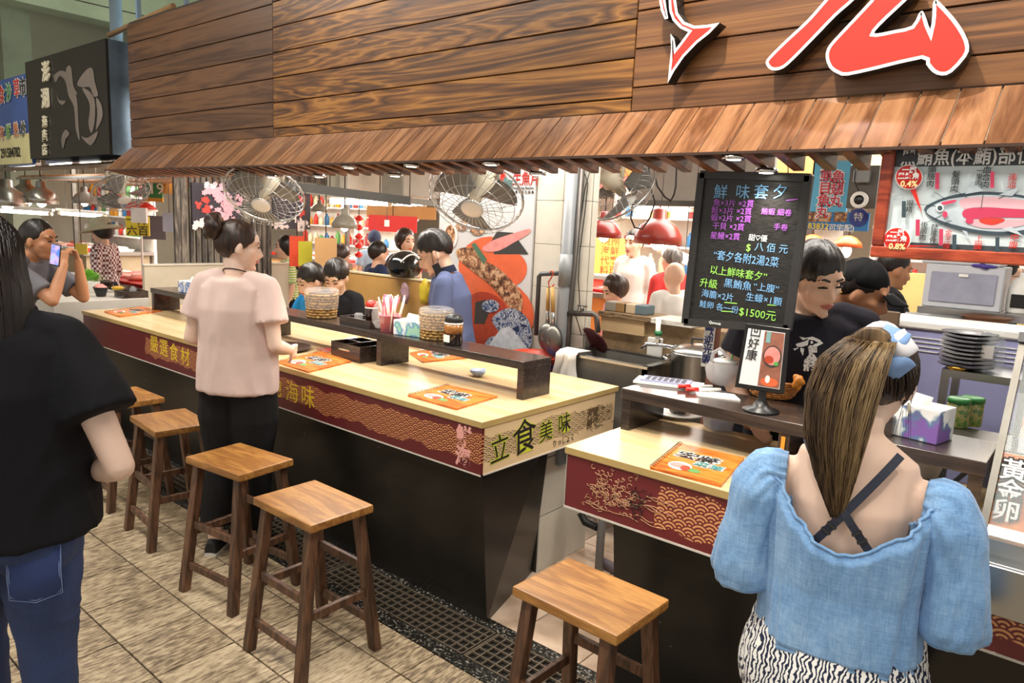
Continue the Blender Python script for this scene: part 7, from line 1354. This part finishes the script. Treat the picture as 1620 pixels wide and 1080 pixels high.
def sign_box(lab, px0, py0, px1, py1, d, col, txt=None, tc=None, ts=.1, th=.02, em=0):
    a, b_ = od(px0, py1, d), od(px1, py0, d); r = V((b_.x - a.x, b_.y - a.y, 0)); w_ = r.length; r.normalize(); n = r.cross(Z3); a.z, zt = min(a.z, b_.z), max(a.z, b_.z)
    o = thing('price_sign', V((a.x, a.y, a.z)) + r * w_ / 2, lab, 'sign', group='stall signs in the hall'); c0 = V((a.x, a.y, (a.z + zt) / 2)) + r * w_ / 2; build(B().obox(c0, r * w_ / 2, n * -th / 2, Z3 * (zt - a.z) / 2), 'board', pm('signb_' + col, col, .5, var=.08), o)
    hang(o, c0 + Z3 * (zt - a.z) / 2)
    if txt: text(txt, ts, c0 + n * (th / 2 + .002), r, Z3, pm('signt_' + (tc or '201810'), tc or '201810', .5, var=0), o, bold=.001)
    return o
sign_box('yellow handwritten price sign hanging in the left hall', 200, 343, 236, 372, 7.6, 'e8d838', '一斤\n六百', '302818', .11); sign_box('green stall sign with number 219 in the left hall', 226, 286, 256, 312, 8.0, '2f8a4a', '219', 'f0f0e8', .17); sign_box('yellow price sign low in the left hall', 120, 386, 138, 402, 7.9, 'e8d040'); sign_box('ochre wooden header board right of number 219', 256, 287, 280, 306, 8.4, 'a87a3a'); sign_box('yellow header strip above the red parasol', 226, 312, 258, 318, 8.2, 'd8a830')
sign_box('yellow menu sign with red and green characters behind the pillar', 938, 378, 990, 432, 7.4, 'f0cc58', '現撈\n海鮮\n代客\n料理', 'c05a30', .1); sign_box('white menu strip at the back stall', 560, 360, 575, 378, 9.5, 'e8e6e0'); sign_box('red stall banner in the bright hall', 583, 343, 660, 365, 9.0, 'c8302c'); sign_box('white ticket on the red banner', 608, 348, 616, 358, 8.9, 'f0efec'); sign_box('wooden header board above the red banner', 580, 328, 690, 343, 9.0, 'b08048')
sign_box('cork board in a dark frame behind the children', 498, 377, 533, 420, 6.1, 'b88e5c'); sign_box('red orange wrapped box behind the green striped person', 458, 374, 482, 420, 6.6, 'd84a28', th=.2); sign_box('olive green board leaning on the red box', 472, 382, 494, 420, 6.3, 'a8a020')
sign_box('pale blue cloth hanging in the left hall', 258, 337, 278, 366, 8.2, 'a8c0dc'); sign_box('dark panel behind the yellow price sign', 226, 342, 262, 378, 8.6, '5a5a5e'); sign_box('white plastic bag hanging before the yellow sign', 209, 329, 232, 352, 7.4, 'eeeeec', th=.06)
o = thing('red_parasol', od(222, 327, 7.9), 'red parasol with a white frill in the left hall', 'parasol'); build(B().lathe((0, 0, 0), [(.17, -.03), (.14, .01), (.08, .045), (.0, .06)], 24), 'canopy', pm('parasol_red', 'd83428', .6), o, local=True); build(B().lathe((0, 0, -.045), [(.172, 0), (.175, .02), (.165, .02)], 24), 'frill', m_paper, o, local=True); build(B().cyl((0, 0, -1.3), (0, 0, 0), .012, n=8), 'pole', m_white, o, local=True)
def pend(lab, px, py, d, r, col, bulb=True, metal=.0, h=1.3):
    p = od(px, py, d); o = thing('pendant_lamp', p, lab, 'lamp', group='bell-shaped pendant lamps in the hall'); build(B().lathe((0, 0, 0), [(r, 0), (r * .97, r * .35), (r * .75, r * .75), (r * .38, r), (r * .3, r * 1.05), (r * .28, r * 1.4), (r * .12, r * 1.5), (0, r * 1.5)], 28), 'shade', pm('shade_' + col, col, .3, metal, var=.1), o, local=True)
    if bulb: build(B().ell((0, 0, r * .1), (r * .3, r * .3, r * .35), None, 12, 8), 'bulb', m_lampw, o, local=True)
    build(B().cyl((0, 0, r * 1.5), (0, 0, HZ - p.z), .006, n=6), 'cord', m_blackp, o, local=True)
pend('grey bell lamp, smaller of the pair behind the lily poster', 505, 335, 7.6, .085, '8a887a'); pend('large grey bell lamp behind the children', 545, 361, 6.9, .125, '98968a'); pend('steel bell lamp leftmost in the left hall', 12, 326, 8.0, .2, 'b0b2ac', True, .8); pend('steel bell lamp second from the left in the left hall', 42, 320, 8.6, .2, 'b0b2ac', True, .8); pend('steel bell lamp third from the left in the left hall', 66, 322, 8.2, .17, 'b4b4ac', True, .8); pend('grey bell lamp right of the steel lamps in the left hall', 134, 322, 8.4, .13, '8a8c84')
pend('dark red bell lamp beside the pillar', 955, 376, 6.6, .16, '7a2420'); pend('dark red bell lamp left of the chalkboard', 1040, 386, 6.0, .2, '8a3028', True)
tube_lamp(od(520, 318, 8.2), od(617, 322, 8.2), 'long tube lamp above the red banner, front one', .03); tube_lamp(od(578, 326, 9.4), od(655, 328, 9.4), 'long tube lamp above the red banner, back one', .03); tube_lamp(od(625, 319, 8.2), od(672, 322, 8.2), 'tube lamp right above the distant fan', .03); tube_lamp(od(1000, 330, 7.5), od(1095, 332, 7.5), 'tube lamp behind the hanging cables', .02); tube_lamp(od(1045, 395, 7.0), od(1090, 415, 7.0), 'glaring tube lamp left of the chalkboard', .03)
tube_lamp(od(0, 333, 9.5), od(80, 338, 9.5), 'tube lamp below the steel bell lamps', .025); tube_lamp(od(95, 337, 9.8), od(165, 342, 9.8), 'tube lamp behind the stallholder with the hat', .025)
# grey panel wall, old fan and hanging cables behind the pillar
gp = thing('panel_wall', (-1.6, 5.0, 1.6), 'pale grey panelled bulkhead above the back stall', 'panel'); a, b_ = oy(1000, 268, 4.9), oy(1110, 318, 4.9)
for i in range(4): build(B().box(a.x + (b_.x + .5 - a.x) * i / 4 + .004, a.x + (b_.x + .5 - a.x) * (i + 1) / 4 - .004, 4.9, 4.95, b_.z, 2.3), 'panel', pm('pale_grey_panel', 'b4aea6', .5), gp)
build(B().box(a.x - .1, b_.x + .5, 4.88, 4.93, b_.z - .04, b_.z), 'rail', m_dsteel, gp)
of = dup(f1, None, None, 'old dusty fan hanging behind the pillar, seen from behind'); [bpy.data.objects.remove(ch) for ch in list(of.children) if ch.name.startswith('bracket')]; place_fan(of, od(985, 305, 4.6), (.6, .8), 2.2); mount(of, None, HZ)
for i, pts in enumerate(([(1007, 268), (1008, 300), (1002, 312), (998, 345), (1004, 360), (1016, 362), (1028, 345), (1036, 320), (1030, 300), (1026, 268)], [(1033, 268), (1040, 295), (1052, 312), (1062, 318)], [(1070, 268), (1069, 295), (1066, 308), (1060, 320)])): build(B().tube([V((oy(*pts[0], 4.6).x, 4.6, HZ))] + [oy(a, b_, 4.6) for a, b_ in pts] + ([V((oy(*pts[-1], 4.6).x, 4.6, HZ))] if i == 0 else []), .006, 6), 'hanging_cable', m_blackp, label=('long looped black cable hanging behind the pillar', 'short black cable left of the chalkboard, slanting', 'short black cable left of the chalkboard, upright')[i], cat='cable', group='black cables behind the pillar')
# back stalls: counters with goods, seen over the partitions
def stall(lab, tagline, x, y, w_, d_, z, col, seed, nx=4, ny=2):
    o = thing('market_stall', (x, y, 0), lab, 'stall'); build(B().box(x - w_ / 2, x + w_ / 2, y - d_ / 2, y + d_ / 2, z - .05, z), 'top', m_steel, o); build(B().box(x - w_ / 2 + .05, x + w_ / 2 - .05, y - d_ / 2 + .05, y + d_ / 2 - .05, 0, z - .05), 'base', pm('stall_' + col, col, .6), o)
    build(B().box(x - w_ / 2, x + w_ / 2, y + d_ / 2, y + d_ / 2 + .04, 0, 2.1), 'back_panel', pm('stallback_' + col, 'd8d0c4', .6, var=.2, vs=4), o); build(B().box(x - w_ / 2, x + w_ / 2, y - d_ / 2 - .1, y - d_ / 2 - .06, 2.15, 2.58), 'header', pm('stall_' + col, col, .6), o)
    for sx_ in (-1, 1): build(B().box(x + sx_ * (w_ / 2 - .03) - .025, x + sx_ * (w_ / 2 - .03) + .025, y - d_ / 2 - .1, y - d_ / 2 - .05, 0, 2.58), 'post', m_dsteel, o)
    for r_ in range(3): build(B().box(x - w_ / 2 + .05, x + w_ / 2 - .05, y + d_ / 2 - .22, y + d_ / 2 - .002, 1.15 + .3 * r_, 1.17 + .3 * r_), 'shelf', m_white, o)
    goods(tagline, V((x, y - .05, 0)), w_ - .3, d_ - .3, nx, ny, SC, z + .0005, 'seafood trays on the back stalls', seed)
    rg = random.Random(seed); 
    for r_ in range(3):
        for k in range(int(w_ / .16)):
            c_ = rg.choice(('d83a2c', 'e8d8b0', '3a7ab0', 'e8a030', 'f0ece4', '5a9a50', '8a2a2a')); h = rg.uniform(.12, .22); xx = x - w_ / 2 + .13 + k * .155
            build(B().lathe((xx, y + d_ / 2 - .11, 1.1705 + .3 * r_), [(.04, 0), (.042, h * .7), (.02, h * .85), (.02, h), (0, h)], 10), 'packet', pm('packet_' + c_, c_, .45), o)
    return o
stall('bright market stall behind the navy shirted man, with packets on shelves', 'on the bright stall', -6.6, 9.4, 4.2, 1.0, .95, 'b83a2c', 31, 6); stall('market stall behind the green striped person, with packets on shelves', 'on the tan stall', -9.9, 7.2, 2.6, 1.0, .95, 'c8a070', 32); stall('market stall behind the pillar, with packets on shelves', 'behind the pillar', -3.3, 6.9, 2.6, .9, .95, 'c87a3a', 33); stall('market stall behind the two cooks, with packets on shelves', 'behind the two cooks', -.6, 7.4, 2.6, .9, .95, 'c8b890', 34); stall('market stall at the far left, with packets on shelves', 'at the far left', -12.6, 4.6, 2.4, 1.0, .95, '9a8a70', 35)
struct(B().box(-16, 5, 12.5, 12.7, 0, 5.2), 'wall_far', pm('cream_hall_wall', 'c8bfae', .8, var=.1, vs=1)); struct(B().box(-15.2, -15, -4, 12.5, 0, 5.2), 'wall_left', pm('cream_hall_wall2', 'b8b2a0', .8, var=.1, vs=1))
# red lantern string, helmet and bits on the partition
o = thing('lantern_string', od(568, 345, 8.0), 'string of small red lanterns hanging in the bright hall', 'lanterns')
for i in range(5): build(B().ell((0, 0, -.1 * i), (.045, .045, .035), None, 12, 8), 'lantern', m_red, o, local=True)
build(B().cyl((0, 0, -.45), (0, 0, HZ - o.location.z), .004, n=5), 'cord', m_ink, o, local=True)
p = oy(641, 428, 3.92); hl = thing('motorcycle_helmet', (p.x, 3.92, 1.169), 'black motorcycle helmet with pale stripes on the ochre partition', 'helmet'); b = B(); b.ell((0, 0, .085), (.125, .155, .125), None, 28, 18); b.v = [(x, y, max(0, z)) for x, y, z in b.v]; build(b, 'shell', pm('gloss_black_shell', '181818', .12, coat=.5), hl, local=True)
for s in (-1, 1): build(B().tube([V((s * .09 + .02 * s * math.sin(t), -.13 + .26 * t / 3, .085 + .1 * math.sin(t + .4))) * 1.0 for t in [i * .3 for i in range(11)]], .006, 6), 'stripe', m_white, hl, local=True)
b = B(); b.loft([[V((.128 * math.cos(a), -.158 * math.sin(a), .07 + z)) for a in [pi * (.12 + .76 * i / 20) for i in range(21)]] for z in (0, .05)], cap=False); o = build(b, 'visor', m_blackp, hl, local=True)
# hanging bags behind the polo cook and the far concrete wall
crumple(oy(672, 462, 3.86), .07, pm('yellow_bag', 'c8b030', .4, alpha=.85), 'plastic_bag', 'yellow plastic bag hanging on the ochre partition', 'bag', (.8, .3, 1.4), 8); crumple(oy(640, 465, 3.84), .06, pm('mauve_bag', '9a7a80', .4, alpha=.85), 'plastic_bag', 'mauve plastic bag hanging on the ochre partition', 'bag', (.8, .3, 1.5), 6)
